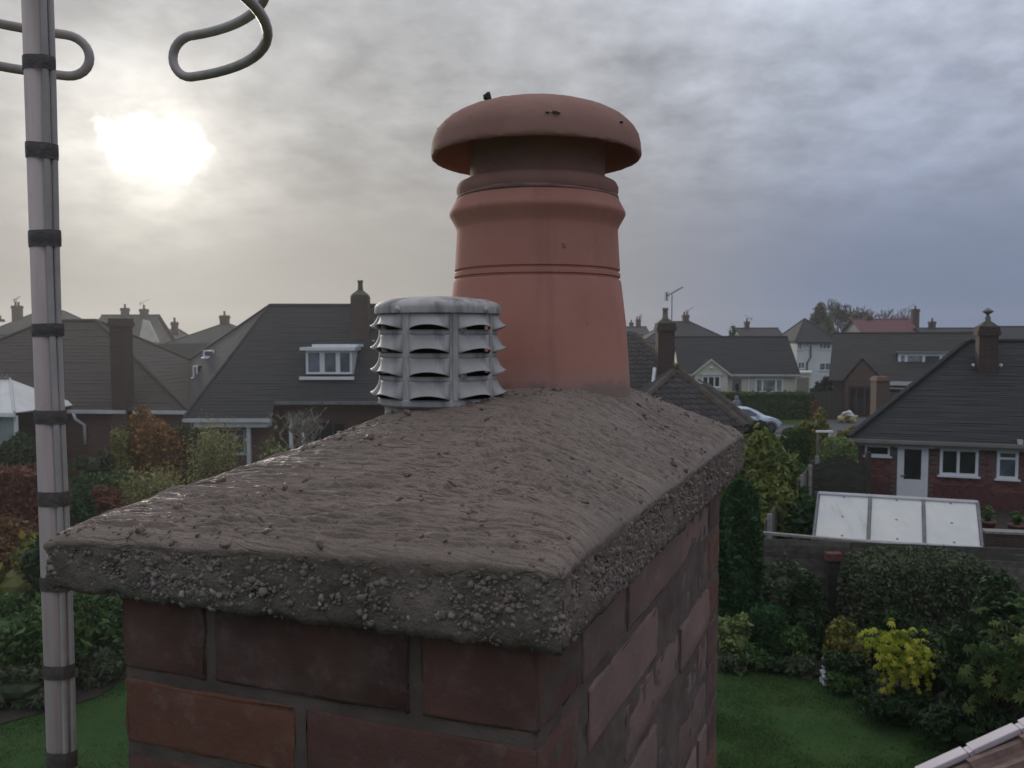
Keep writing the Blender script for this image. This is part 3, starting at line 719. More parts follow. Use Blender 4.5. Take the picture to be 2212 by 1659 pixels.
# the hood: bead, neck and dome, sitting slightly askew
dx = -3 * s_
hprof = [(120, 430), (160, 433), (168, 429), (172, 419), (172, 410), (168, 402), (160, 398), (147, 396), (143.5, 390), (143, 370), (143, 320), (150, 300), (150, 262)]
o = MB().lathe([(r * s_, pz(y)) for r, y in hprof], (PC.x, PC.y, 0), 96).build('hood_neck', M_HOOD, pot); auto(o, 40)
dome = []
for i in range(15):
    t = i / 14 * math.pi / 2; dome.append((222 * math.sin(t) ** 0.9 if i else 0.5, 335 - 108 * math.cos(t) ** 0.82))
dome += [(222.3, 340), (221, 345), (217, 347), (212, 344), (206, 330), (185, 300), (150, 283), (90, 274), (1, 272)]
mb = MB().lathe([(r * s_, pz(y)) for r, y in dome], (PC.x + dx, PC.y, 0), 96)
rngd = np.random.default_rng(3)
mb.v = [(x + float(rngd.normal(0, .0003)), y + float(rngd.normal(0, .0003)), z + float(rngd.normal(0, .0003))) for x, y, z in mb.v]
hd = mb.build('hood_dome', M_HOOD, pot); auto(hd, 50)
# moss and lichen lumps on the dome
M_MOSS = mat('dark_moss', (0.05, 0.048, 0.03), 0.95, 0.4, 60.0, 0.6, 200)
M_LICH = mat('grey_lichen', (0.26, 0.235, 0.185), 0.95, 0.3, 80.0, 0.6, 200)
def lump(name, p, r, m, parent, seed, flat=0.6):
    rg = np.random.default_rng(seed); v = iv * (1 + rg.normal(0, 0.22, (len(iv), 1))) * r; v[:, 2] *= flat
    me = bpy.data.meshes.new(name); me.from_pydata([tuple(q + np.array(p) - np.array(wloc(parent))) for q in v], [], [tuple(f) for f in if_]); me.update()
    return link(name, me, m, parent)
def dome_pt(th, i):
    r, y = dome[i]; return (PC.x + dx + r * s_ * math.cos(th), PC.y + r * s_ * math.sin(th), pz(y))
lump('moss_tuft', tuple(Vector(dome_pt(math.radians(226), 6)) + Vector((0.0, 0, 0.004))), 0.006, M_MOSS, pot, 1, 1.0)
for i, (th, k, r, mm) in enumerate([(-82, 12, .0055, M_LICH), (-86, 12, .003, M_LICH), (-42, 12, .0032, M_MOSS), (-150, 11, .0016, M_MOSS), (-165, 11, .0018, M_MOSS)]):
    lump('lichen_patch', dome_pt(math.radians(th), k), r, mm, pot, 20 + i, 0.35)
lump('chip', (PC.x + 0.033, PC.y - 171 * s_ * 0.967 + 0.001, pz(549)), 0.0042, M_HOOD, pot, 55, 0.9)
# ragged mortar fillet between pot and hood
mb = MB(); rg = np.random.default_rng(6); n = 120; vs = []
for k in range(n):
    t = 2 * math.pi * k / n; h = 6 + 3.5 * math.sin(3 * t + 1) + 2 * rg.random()
    for (r, y) in ((168, 433), (173.5, 436.5), (171.5, 436 - h), (164, 430 - h * .4)): vs.append((PC.x + r * s_ * math.cos(t), PC.y + r * s_ * math.sin(t), pz(y)))
fs = [(k * 4 + j, ((k + 1) % n) * 4 + j, ((k + 1) % n) * 4 + j + 1, k * 4 + j + 1) for k in range(n) for j in range(3)]
mb.add(vs, fs).build('mortar_fillet', mat('pot_mortar', (0.25, 0.15, 0.125), 0.9, 0.2, 30), pot, True)

# ------------------------------------------------------------------ galvanised louvred flue terminal
m, b = new_mat('weathered_aluminium')
n1 = b.noise(b.tc, 16.0, 5, 0.65); n2 = b.noise(b.tc, 60.0, 5, 0.7); x, y, z = b.xyz(b.tc)[:3]
st = b.noise(b.comb(b.math('MULTIPLY', x, 30.0), b.math('MULTIPLY', y, 30.0), b.math('MULTIPLY', z, 5.0)), 1.0, 4, 0.6)
c = b.mix(b.ss(n1, 0.3, 0.7), (0.40, 0.38, 0.365), (0.54, 0.515, 0.495))
c = b.mix(b.math('MULTIPLY', b.ss(st, 0.46, 0.66), 0.8), c, (0.15, 0.14, 0.135))
c = b.mix(b.math('MULTIPLY', b.ss(n2, 0.6, 0.75), 0.4), c, (0.55, 0.545, 0.53))
n9 = b.noise(b.tc, 32.0, 5, 0.7); c = b.mix(b.math('MULTIPLY', b.ss(n9, 0.5, 0.68), 0.3), c, (0.17, 0.16, 0.15))
b.put(b.p.inputs['Base Color'], c); b.p.inputs['Metallic'].default_value = 0.12
b.put(b.p.inputs['Roughness'], b.math('ADD', 0.5, b.math('MULTIPLY', n2, 0.3))); bump(b, n2, 0.25, 0.002); M_ALU = m
M_ALUD = mat('sooty_metal', (0.06, 0.055, 0.052), 0.8, 0.4, 20.0)
DV = 1.035; sv = DV / F
def vz(py): return at(947, py, DV).z
z_bot, z_top = vz(880), vz(672)
vent = mk('flue_terminal', 'short grey metal flue terminal ringed with louvres, left of the terracotta pot', 'flue terminal', (VC.x, VC.y, z_bot))
RV = 127 * sv; ncol = 8; rows_ = [(vz(676 + 47.5 * k), vz(676 + 47.5 * k + 37)) for k in range(4)]   # (top, lip)
half = math.radians(19.2); a0_ = math.radians(-93.5)
# wall with punched openings
def wall_mesh():
    angs = []; 
    for cidx in range(ncol):
        ca = a0_ + cidx * math.pi / 4
        angs += [ca - half + 2 * half * i / 8 for i in range(9)] + [ca + half + (math.pi / 4 - 2 * half) * 0.5]
    zs = [vz(660)]; 
    for t, l in rows_: zs += [t, l]
    zs += [vz(856), vz(862)]
    mb = MB(); n = len(angs); vs = [(VC.x + RV * math.cos(a), VC.y + RV * math.sin(a), z) for z in zs for a in angs]; fs = []
    for j in range(len(zs) - 1):
        for k in range(n):
            if j in (1, 3, 5, 7) and k % 10 < 8: continue
            fs.append((j * n + k, (j + 1) * n + k, (j + 1) * n + (k + 1) % n, j * n + (k + 1) % n))
    return mb.add(vs, fs)
wv = auto(wall_mesh().build('louvred_wall', M_ALU, vent), 40)
sm = wv.modifiers.new('sheet', 'SOLIDIFY'); sm.thickness = 0.0009
# one louvre, shared by all
LH = rows_[0][0] - rows_[0][1]; vs = []; fs = []; U, W_ = 13, 9
for j in range(W_):
    v = j / (W_ - 1)
    for i in range(U):
        u = -1 + 2 * i / (U - 1); a = u * half
        prof_ = (v ** 1.35) * (1 - abs(u) ** 3.6)
        r = RV + 0.0118 * prof_; zz = -LH * v + 0.0068 * (1 - u * u) * v * v * v
        vs.append((r * math.sin(a), -r * math.cos(a), zz))
for j in range(W_ - 1):
    for i in range(U - 1): fs.append((j * U + i, (j + 1) * U + i, (j + 1) * U + i + 1, j * U + i + 1))
ml = bpy.data.meshes.new('louvre'); ml.from_pydata(vs, [], fs); ml.update(); ml.polygons.foreach_set('use_smooth', [True] * len(ml.polygons)); ml.materials.append(M_ALU)
for cidx in range(ncol):
    for t, l in rows_:
        o = place('louvre', ml, None, vent, Matrix.Translation((VC.x, VC.y, t)) @ Matrix.Rotation(math.radians(-3.5) + cidx * math.pi / 4, 4, 'Z') @ Matrix.Diagonal((1, 1, 1 + random.uniform(-.04, .05), 1)))
        sm = o.modifiers.new('sheet', 'SOLIDIFY'); sm.thickness = 0.0009
lid = [(0.3, 641), (60, 643), (105, 648), (125, 654), (132, 659), (135, 664), (135.5, 667), (135.5, 677), (135, 679), (133.5, 677), (133, 667)]
lo_ = auto(MB().lathe([(r * sv, vz(y)) for r, y in lid], (VC.x, VC.y, 0), 72).build('lid', M_ALU, vent), 45)
base_p = [(127, 856), (129.5, 858), (129.5, 868), (126, 872), (117, 874), (115, 884), (118, 905)]
auto(MB().lathe([(r * sv, vz(y)) for r, y in base_p], (VC.x, VC.y, 0), 72).build('base_collar', M_ALU, vent), 40)
auto(MB().lathe([(100 * sv, vz(905)), (100 * sv, vz(700)), (1 * sv, vz(698))], (VC.x, VC.y, 0), 32).build('inner_flue', M_ALUD, vent), 40)
a = a0_ + math.radians(24.5)
mb = MB(); w_ = math.radians(3.0)
vs = []
for t, rr in ((a - w_, RV + .0003), (a - w_ * .9, RV + .0022), (a + w_ * .3, RV + .0022), (a + w_, RV + .0003)):
    for zz in (vz(672), vz(857)): vs.append((VC.x + rr * math.cos(t), VC.y + rr * math.sin(t), zz))
mb.add(vs, [(0, 1, 3, 2), (2, 3, 5, 4), (4, 5, 7, 6)]).build('seam_strip', M_ALU, vent)
def rivet(ang, py, R):
    c_ = Vector((VC.x + R * math.cos(ang), VC.y + R * math.sin(ang), vz(py))); n = Vector((math.cos(ang), math.sin(ang), 0)); s1 = Vector((-n.y, n.x, 0)); s2 = Vector((0, 0, 1))
    mb = MB(); vs = []
    for r, h in ((.0042, 0), (.0040, .0012), (.0026, .0024), (.0006, .0030)):
        for k in range(10): q = c_ + s1 * r * math.cos(k * .6283) + s2 * r * math.sin(k * .6283) + n * h; vs.append(tuple(q))
    mb.add(vs, [(j * 10 + k, j * 10 + (k + 1) % 10, (j + 1) * 10 + (k + 1) % 10, (j + 1) * 10 + k) for j in range(3) for k in range(10)])
    mb.build('rivet', M_ALU, vent, True)
for y_ in (712, 806): rivet(a + math.radians(7), y_, RV + .0006)
for d_ in (-28, 22.5 + 32, 110, 200): rivet(a0_ + math.radians(d_), 672, 135.6 * sv)

# ------------------------------------------------------------------ aerial mast with taped cables, ring antenna
m, b = new_mat('galvanised_mast')
x, y, z = b.xyz(b.tc)[:3]
n1 = b.noise(b.comb(b.math('MULTIPLY', x, 60.0), b.math('MULTIPLY', y, 60.0), b.math('MULTIPLY', z, 3.0)), 1.0, 4, 0.6); n2 = b.noise(b.tc, 120.0, 4, 0.7)
c = b.mix(b.ss(n1, 0.3, 0.7), (0.39, 0.325, 0.30), (0.50, 0.43, 0.40))
n7 = b.noise(b.comb(b.math('MULTIPLY', x, 90.0), b.math('MULTIPLY', y, 90.0), b.math('MULTIPLY', z, 1.3)), 1.0, 3, 0.6)
c = b.mix(b.math('MULTIPLY', b.ss(n7, 0.5, 0.72), 0.6), c, (0.42, 0.27, 0.26))
c = b.mix(b.math('MULTIPLY', b.ss(n2, 0.62, 0.75), 0.35), c, (0.16, 0.13, 0.12))
b.put(b.p.inputs['Base Color'], c); b.p.inputs['Metallic'].default_value = 0.2
b.put(b.p.inputs['Roughness'], b.math('ADD', 0.48, b.math('MULTIPLY', n2, 0.2))); M_GALV = m
M_CABLE = mat('grey_cable', (0.40, 0.37, 0.355), 0.6, 0.15, 20.0)
M_TAPE = mat('black_tape', (0.105, 0.09, 0.084), 0.5, 0.25, 60.0, 0.3, 150)
DM = 1.02; mx = at(100, 729, DM).x
mast = mk('aerial_mast', 'grey metal aerial mast with two cables taped down its right side', 'aerial mast', (mx, DM, 0))
MR = 0.0150; zt_, zl_ = CZ + 0.62, 0.0
MB().tube([(mx, DM, zl_), (mx, DM, 3.0), (mx, DM, CZ - .5), (mx, DM, zt_)], MR, 32).build('pole', M_GALV, mast, True)
cab = [(mx + .0152, DM - .0112), (mx + .0200, DM - .0048)]
for i, (cx, cy) in enumerate(cab):
    path = [(cx + .0012 * math.sin(z * 9 + i), cy + .0006 * math.sin(z * 7), z) for z in np.arange(2.5, zt_ - .02, .04)]
    MB().tube(path, .0038, 10).build('cable', M_CABLE, mast, True)
def hull(pts):
    pts = sorted(set(pts)); 
    def half_(p):
        h = []
        for q in p:
            while len(h) > 1 and (h[-1][0] - h[-2][0]) * (q[1] - h[-2][1]) - (h[-1][1] - h[-2][1]) * (q[0] - h[-2][0]) <= 0: h.pop()
            h.append(q)
        return h[:-1]
    return half_(pts) + half_(pts[::-1])
pts = [(mx + (MR + .0011) * math.cos(t), DM + (MR + .0011) * math.sin(t)) for t in np.linspace(0, 6.283, 40)]
for cx, cy in cab: pts += [(cx + .0049 * math.cos(t), cy + .0049 * math.sin(t)) for t in np.linspace(0, 6.283, 20)]
H = hull(pts)
rgt = np.random.default_rng(2)
for py, hh in ((140, 17), (328, 17), (517, 19), (713, 17), (899, 18), (1074, 18), (1256, 18), (1444, 18), (1632, 19), (1812, 18), (1990, 18)):
    zc_ = at(92, py, DM).z; h_ = hh * rgt.uniform(.75, .98) * DM / F; mb = MB(); n = len(H); vs = []
    tl = rgt.normal(0, .03)
    for t, sc in ((-1, 1.0), (-.55, 1.004), (-.5, 1.012), (.6, 1.012), (1, 1.0)):
        for (x_, y_) in H: vs.append((mx + (x_ - mx) * sc, DM + (y_ - DM) * sc, zc_ + h_ * t + (x_ - mx) * tl))
    mb.add(vs, [(j * n + k, j * n + (k + 1) % n, (j + 1) * n + (k + 1) % n, (j + 1) * n + k) for j in range(4) for k in range(n)])
    auto(mb.build('tape_band', M_TAPE, mast), 40)
RCx, RCy, RR = -0.508, 0.888, 0.236; h1, h2 = CZ + .350, CZ + .404; tr = .0060
ant = mk('ring_antenna', 'grey tubular folded-dipole ring antenna with open looped ends beside the mast top', 'antenna', (RCx, RCy, h1))
def arc(z, t0, t1, n=60): return [(RCx + RR * math.sin(t0 + (t1 - t0) * i / n), RCy + RR * math.cos(t0 + (t1 - t0) * i / n), z) for i in range(n + 1)]
tR, tL = math.radians(19), math.radians(360 - 22)
hm, hr = (h1 + h2) / 2, (h2 - h1) / 2
path = arc(h1, tL, tR)  # from the left end round the back to the right end
def ubend(t, sgn, up_):
    out = []
    for i in range(1, 12):
        q = math.pi * i / 12; tt = t - sgn * hr * 1.05 * math.sin(q) / RR
        out.append((RCx + RR * math.sin(tt), RCy + RR * math.cos(tt), hm - up_ * hr * math.cos(q)))
    return out
path += ubend(tR, 1, 1) + arc(h2, tR, tL) + ubend(tL, -1, -1)
MB().tube(path, tr, 14, closed=True).build('dipole_tube', mat('antenna_tube', (0.42, 0.38, 0.36), 0.5, 0.2, 20.0, metal=0.3), ant, True)
back = (RCx, RCy - RR, 0)
mb = MB().tube([(mx, DM, CZ + .47), (RCx, RCy - RR, CZ + .47)], .009, 10)
mb.tube([(RCx, RCy - RR, CZ + .475), (RCx, RCy - RR, h1 - .012)], .008, 10)
mb.build('boom', M_GALV, ant, True)
MB().box(mx - .028, mx + .028, DM - .028, DM + .028, CZ + .452, CZ + .488).build('clamp', M_GALV, ant)
# ------------------------------------------------------------------ house kit
def frame(p0, p1):
    """local axes: x along the front from p0 to p1, y away from the viewer, z absolute"""
    o = Vector((p0.x, p0.y, 0)); ux = Vector((p1.x - p0.x, p1.y - p0.y, 0)); Lx = ux.length; ux.normalize(); uy = Vector((-ux.y, ux.x, 0))
    T = lambda x, y, z: o + ux * x + uy * y + Vector((0, 0, z))
    T.L = Lx; T.o = o; T.ux = ux; T.uy = uy
    def px2x(px, y=0.0):
        r = (px - 1106) / F; q = o + uy * y
        return (r * q.y - q.x) / (ux.x - r * ux.y)
    def py2z(px, py, y=0.0): return at(px, py, T(px2x(px, y), y, 0).y).z
    T.X = px2x; T.Z = py2z
    return T
def courses(mb, A, B, C, D, n, lift=0.007):
    """tiled plane: A-B eave, D-C top edge; each course is a wedge lapping the one below"""
    A, B, C, D = map(Vector, (A, B, C, D))
    nrm = (B - A).cross(D - A).normalized()
    if nrm.z < 0: nrm = -nrm
    rg_ = random.Random(int(abs(A.x * 131 + A.y * 17 + n)))
    Lw = (B - A).length; ns = max(1, min(14, int(Lw / .8))) if n >= 20 else 1
    for k in range(n):
        t0, t1 = k / n, (k + 1) / n
        a, b_ = A.lerp(D, t0), B.lerp(C, t0); d, c_ = A.lerp(D, t1), B.lerp(C, t1); lf = lift * rg_.uniform(.75, 1.3); vs = []
        for i in range(ns + 1):
            f_ = i / ns; j = nrm * (rg_.uniform(-.006, .006) if ns > 1 and 0 < i < ns else 0); p, q = a.lerp(b_, f_) + j, d.lerp(c_, f_) + j
            vs += [tuple(p), tuple(p + nrm * (lf + (rg_.uniform(-.006, .008) if ns > 1 else 0))), tuple(q)]
        mb.add(vs, [w_ for i in range(ns) for w_ in ((3 * i, 3 * i + 3, 3 * i + 4, 3 * i + 1), (3 * i + 1, 3 * i + 4, 3 * i + 5, 3 * i + 2))])
    mb.add([tuple(A - nrm * .03), tuple(B - nrm * .03), tuple(C - nrm * .03), tuple(D - nrm * .03)], [(3, 2, 1, 0)])
def window(root, T, x0, x1, z0, z1, y=0.0, cols=1, glass=None, fm=None, sill=True, fw=0.06, top=None, name='window'):
    """frame with its panes and sill standing just proud of the wall plane y"""
    fm = fm or M_WHITE; glass = glass or M_GLASS
    mb = MB(T); d0, d1 = y - 0.045, y + 0.02
    mb.box(x0, x1, d0, d1, z1 - fw, z1).box(x0, x1, d0, d1, z0, z0 + fw).box(x0, x0 + fw, d0, d1, z0 + fw, z1 - fw).box(x1 - fw, x1, d0, d1, z0 + fw, z1 - fw)
    fr = cols if isinstance(cols, (list, tuple)) else [i / cols for i in range(1, cols)]
    xs_ = [x0 + fw] + [x0 + (x1 - x0) * f for f in fr] + [x1 - fw]
    for f in fr: mb.box(x0 + (x1 - x0) * f - fw * .5, x0 + (x1 - x0) * f + fw * .5, d0 + .004, d1, z0 + fw, z1 - fw)
    if top: mb.box(x0 + fw, x1 - fw, d0 + .008, d1, z0 + (z1 - z0) * top - fw * .4, z0 + (z1 - z0) * top + fw * .4)
    wn = mb.build(name, fm, root)
    gl = glass if isinstance(glass, (list, tuple)) else [glass] * (len(xs_) - 1)
    for i in range(len(xs_) - 1):
        MB(T).poly([(xs_[i], y - .012, z0 + fw), (xs_[i + 1], y - .012, z0 + fw), (xs_[i + 1], y - .012, z1 - fw), (xs_[i], y - .012, z1 - fw)]).build('pane', gl[i % len(gl)], wn)
    if sill: MB(T).box(x0 - .06, x1 + .06, y - .11, y + .01, z0 - .055, z0 - .002).build('sill', fm, wn)
    return wn
def chimney(root, T, x, y, wd, dp, z0, z1, m=None, pots=1, cap=True, pm=None, pyr=False, name='chimney'):
    m = m or M_BRICKD; mb = MB(T).box(x - wd / 2, x + wd / 2, y - dp / 2, y + dp / 2, z0, z1)
    if cap: mb.box(x - wd / 2 - .06, x + wd / 2 + .06, y - dp / 2 - .06, y + dp / 2 + .06, z1 - .28, z1 - .12).box(x - wd / 2 - .03, x + wd / 2 + .03, y - dp / 2 - .03, y + dp / 2 + .03, z1 - .12, z1 + .03)
    c_ = mb.build(name, m, root)
    if pyr: MB(T).taper(x - wd / 2, x + wd / 2, y - dp / 2, y + dp / 2, z1 + .03, z1 + .03 + wd * .33, .25).build('flaunching', M_MOSSY, c_)
    for i in range(pots):
        px = x + (i - (pots - 1) / 2) * .34; zt = z1 + (.03 + wd * .3 if pyr else .03)
        q = T(px, y, 0)
        MB().lathe([(.13, 0), (.11, .1), (.10, .32), (.125, .34), (.12, .42), (.08, .42), (.08, .2)], (q.x, q.y, zt), 10).build('pot', pm or M_POTF, c_, True)
    return c_
M_MOSSY = mat('mossy_mortar', (0.09, 0.095, 0.06), 0.95, 0.4, 6.0)
def yagi(name, label, p, h, L=1.0, ang=0.3, m=None, group=None):
    """TV aerial: mast, boom, elements and reflector, standing at p"""
    r = mk(name, label, 'aerial', p, group); m = m or M_LEAD
    x, y, z = p; t = z + h; dxx, dy = math.cos(ang), math.sin(ang)
    MB().tube([(x, y, z), (x, y, t)], .022, 6).build('mast', m, r)
    lift = .55
    P_ = lambda s: (x + dxx * s, y + dy * s, t + .05 + s * lift)
    MB().tube([P_(-.35 * L), P_(.75 * L)], .018, 6).build('boom', m, r)
    mb = MB()
    for i in range(9):
        q = P_(-.2 * L + i * .11 * L); w_ = .22
        mb.tube([(q[0] - dy * w_ , q[1] + dxx * w_, q[2]), (q[0] + dy * w_, q[1] - dxx * w_, q[2])], .008, 4)
    mb.build('elements', m, r)
    q = P_(-.38 * L); mb = MB()
    for k in range(-2, 3): mb.tube([(q[0] - dy * .22 , q[1] + dxx * .22, q[2] + k * .075), (q[0] + dy * .22, q[1] - dxx * .22, q[2] + k * .075)], .012, 4)
    mb.box(q[0] - .03, q[0] + .03, q[1] - .03, q[1] + .03, q[2] - .17, q[2] + .17)
    mb.build('reflector', m, r); return r
def hip_roof(root, T, L, D, ze, zr, ov=0.3, n=20, m=None, inset=None, gable=False, name='roof', ridge_y=None):
    """ridge along x; hipped or gabled ends"""
    m = m or M_ROOFD; ry = D / 2 if ridge_y is None else ridge_y; ins = (-ov if gable else min(inset if inset is not None else D / 2, L / 2 - .03))
    dz = (zr - ze) / (ry + ov) * 0.0
    A, B, C_, D_ = T(-ov, -ov, ze), T(L + ov, -ov, ze), T(L + ov, D + ov, ze), T(-ov, D + ov, ze)
    R0, R1 = T(ins, ry, zr), T(L - ins, ry, zr)
    mb = MB(); courses(mb, A, B, R1, R0, n); courses(mb, C_, D_, R0, R1, n)
    if not gable: courses(mb, D_, A, R0, R0, n); courses(mb, B, C_, R1, R1, n)
    o = mb.build(name, m, root)
    q = [(R0, R1)] + ([] if gable else [(R0, A), (R1, B), (R0, D_), (R1, C_)])
    mb = MB()
    for a, b_ in q: mb.tube([a + Vector((0, 0, .01)), b_ + Vector((0, 0, .02))], .085, 7)
    mb.build('ridge_capping', m, o)
    if gable:
        for xx in (0, L):
            MB().slab([tuple(T(xx, 0, ze)), tuple(T(xx, D, ze)), tuple(T(xx, ry, zr - .12))], tuple(T.ux * (.1 if xx == 0 else -.1))).build('gable_wall', root.get('_gm') and bpy.data.materials[root['_gm']] or M_BRICK, root)
    return o
def walls(root, T, L, D, z0, z1, m, name='wall'):
    return MB(T).box(0, L, 0, D, z0, z1).build(name, m, root)
def gutter(root, T, L, ze, m=None, ov=0.3, x0=None):
    m = m or M_GUTTER; x0 = -ov if x0 is None else x0
    MB(T).box(x0, L + ov, -ov - .10, -ov - .005, ze - .10, ze + .01).build('gutter', m, root)
    MB(T).box(x0 + .01, L + ov - .01, -ov + .0, -ov + .03, ze - .20, ze - .005).build('fascia', m, root)
def far_house(name, label, pxl, pxr, pye, pyr, Y, D=7.0, hip=True, wm=None, rm=None, inset=None, chs=(), wins=(), g_=None, n=12, gut=M_DGUT, pye_r=None):
    p0, p1 = at(pxl, pye, Y), at(pxr, pye_r or pye, Y)
    T = frame(p0, p1); ze = p0.z; D_ = D; zr = at((pxl + pxr) / 2, pyr, Y + D / 2).z; z0 = g(Y) - .2
    r = mk(name, label, 'house', tuple(T(0, 0, g(Y))), g_)
    if wm is not None: r['_gm'] = wm.name
    walls(r, T, T.L, D_, z0, ze, wm or M_BRICKD); hip_roof(r, T, T.L, D_, ze, zr, .35, n, rm, inset, not hip); gutter(r, T, T.L, ze, gut, .35)
    for (px, wpx, pyt, pots) in chs:
        yy = D_ / 2; x = T.X(px, yy); wd = max(.45, wpx / F * (Y + yy)); zt = T.Z(px, pyt, yy)
        chimney(r, T, x, yy, wd, .6, zr - 1.2, zt, pots=pots)
    for (a, b_, t, bt, cols) in wins:
        window(r, T, T.X(a), T.X(b_), T.Z(a, bt), T.Z(a, t), 0, cols, M_GLASSB)
    r.pop('_gm', None) if '_gm' in r.keys() else None
    return r, T

# ------------------------------------------------------------------ vegetation kit
def leaf_cloud(P_, nrm, size, rng, asp=0.6, flat=0.5):
    n = len(P_); a = rng.normal(size=(n, 3)); nn = nrm * flat + a * (1 - flat) * .8; nn /= np.linalg.norm(nn, axis=1, keepdims=True) + 1e-9
    t = np.cross(nn, rng.normal(size=(n, 3))); t /= np.linalg.norm(t, axis=1, keepdims=True) + 1e-9; b_ = np.cross(nn, t)
    s = size * np.clip(rng.lognormal(-.05, .38, (n, 1)), .4, 2.3); l = t * s; w_ = b_ * s * asp
    bend = nn * s * .18
    V = np.stack([P_ - l, P_ + w_ * .9 - bend, P_ + l, P_ - w_ * .9 - bend], 1).reshape(-1, 3)
    return V, np.arange(4 * n).reshape(-1, 4)
def sphere_pts(n, rng):
    d = rng.normal(size=(n, 3)); return d / np.linalg.norm(d, axis=1, keepdims=True)
def shape_pts(shape, n, rng, lobes=14):
    """unit volume, x,y in -1..1, z in 0..1; returns points and outward directions"""
    if shape == 'box':
        d = rng.uniform(-1, 1, (n, 3)); ax_ = rng.integers(0, 3, n); sg = np.where(rng.random(n) < .5, -1, 1.0)
        sg = np.where((ax_ == 2) & (rng.random(n) < .8), 1.0, sg)
        nr = np.zeros((n, 3)); nr[np.arange(n), ax_] = sg; d[np.arange(n), ax_] = sg * rng.uniform(.88, 1.0, n)
        d[:, 2] = d[:, 2] * .5 + .5
        d += 0.035 * rng.normal(size=d.shape); return d, nr
    if shape == 'round':        # clipped dome
        d = sphere_pts(n, rng); r = rng.uniform(.86, 1.0, (n, 1)); q = np.sign(d) * np.abs(d) ** .75
        q /= np.maximum(1e-6, np.max(np.abs(q), axis=1, keepdims=True) ** .35); P_ = q * r; P_[:, 2] = P_[:, 2] * .5 + .5; return P_, d
    if shape == 'column':
        z = rng.random(n) ** .9; th = rng.uniform(0, 2 * np.pi, n); R = np.sqrt(1 - np.clip((z - .6) / .4, 0, 1) ** 2.2) * (.82 + .18 * np.sin(th * 5 + z * 9)) * (rng.uniform(.80, 1.0, n) + .06 * np.sin(z * 31 + th * 3) + (rng.random(n) < .06) * .12)
        return np.stack([R * np.cos(th), R * np.sin(th), z], 1), np.stack([np.cos(th), np.sin(th), .4 + 0 * z], 1)
    if shape == 'plume':
        k = rng.integers(0, lobes, n); th = rng.uniform(0, 2 * np.pi, lobes); lean = rng.uniform(.1, .75, lobes); h = rng.uniform(.55, 1.0, lobes)
        t = rng.random(n) ** .7; r = lean[k] * t ** 1.6
        P_ = np.stack([np.cos(th[k]) * r, np.sin(th[k]) * r, h[k] * t], 1) + rng.normal(0, .07, (n, 3)) * (.4 + t[:, None]); return P_, np.stack([np.cos(th[k]), np.sin(th[k]), 1 + 0 * t], 1)
    c_ = rng.uniform(-1, 1, (lobes * 6, 3)); c_[:, 2] = c_[:, 2] * .5 + .5
    m_ = (c_[:, 0] ** 2 + c_[:, 1] ** 2 + (c_[:, 2] * 2 - 1) ** 2 < .75); c_ = c_[m_][:lobes]
    rr = rng.uniform(.28, .5, len(c_)); k = rng.integers(0, len(c_), n); d = sphere_pts(n, rng)
    P_ = c_[k] + d * (rr[k] * (rng.uniform(.68, 1.05, n) + (rng.random(n) < .1) * rng.uniform(0, .35, n)))[:, None] * np.array([1, 1, .55]); P_[:, 2] = np.clip(P_[:, 2], 0, 1.15); return P_, d
def shrub(name, label, cat, base, h, rx, ry, m, n, leaf, shape='blob', seed=1, stem=0.0, group=None, asp=.6, lobes=14, flat=.5, core=0.78, rot=0.0, kind=None):
    rng = np.random.default_rng(seed); z0 = base[2] if len(base) > 2 else g(base[1])
    r = mk(name, label, cat, (base[0], base[1], z0), group)
    n = int(n * (1.5 if shape == 'blob' else 1.25)); P_, d = shape_pts(shape, n, rng, lobes)
    S = np.array([rx, ry, h - stem]); P_ = P_ * S + np.array([0, 0, stem]); d = d / S * np.mean(S); d /= np.linalg.norm(d, axis=1, keepdims=True) + 1e-9
    V, Q = leaf_cloud(P_, d, leaf, rng, asp, flat); rn = rng.random(n)
    if core:            # dense twiggy middle so that the crown is not see-through
        cv = iv.copy()
        if shape == 'blob': core = .56; 
        if shape in ('box', 'round'): cv = np.sign(cv) * np.abs(cv) ** .55
        cv = cv * (1 + rng.normal(0, .07, (len(cv), 1))) * core * np.array([1, 1, .5]); cv[:, 2] += .47
        if shape == 'column': cv[:, :2] *= (1 - np.clip(cv[:, 2:] - .5, 0, 1) ** 1.5); 
        if shape == 'plume': cv *= np.array([.45, .45, .6])
        cv = cv * S + np.array([0, 0, stem]); o0 = len(V); V = np.concatenate([V, cv])
        tri = np.concatenate([if_, if_[:, 2:]], 1) + o0
        Q = np.concatenate([Q, tri]) if False else Q
        me = bpy.data.meshes.new('crown')
        faces = Q.tolist() + (if_ + o0).tolist()
        me.from_pydata(V.tolist(), [], faces); me.update()
        a_ = me.attributes.new('rnd', 'FLOAT', 'FACE'); a_.data.foreach_set('value', np.concatenate([rn, rng.random(len(if_)) * .5]).astype(np.float32))
    else: me = np_mesh('crown', V, Q, rn)
    o = link('crown' if cat in ('tree', 'shrub', 'bush', 'hedge') else 'foliage', me, m, r)
    if rot: o.rotation_euler = (0, 0, rot)
    if stem or shape in ('blob', 'plume', 'column'):
        MB().tube([(base[0], base[1], z0 - .1), (base[0] + .02, base[1], z0 + max(stem, h * .3)), (base[0], base[1], z0 + h * .7)], [.05 * max(.6, h / 2), .04 * max(.6, h / 2), .012], 7).build('trunk' if cat == 'tree' else 'stem', M_BARK, r, True)
    return r
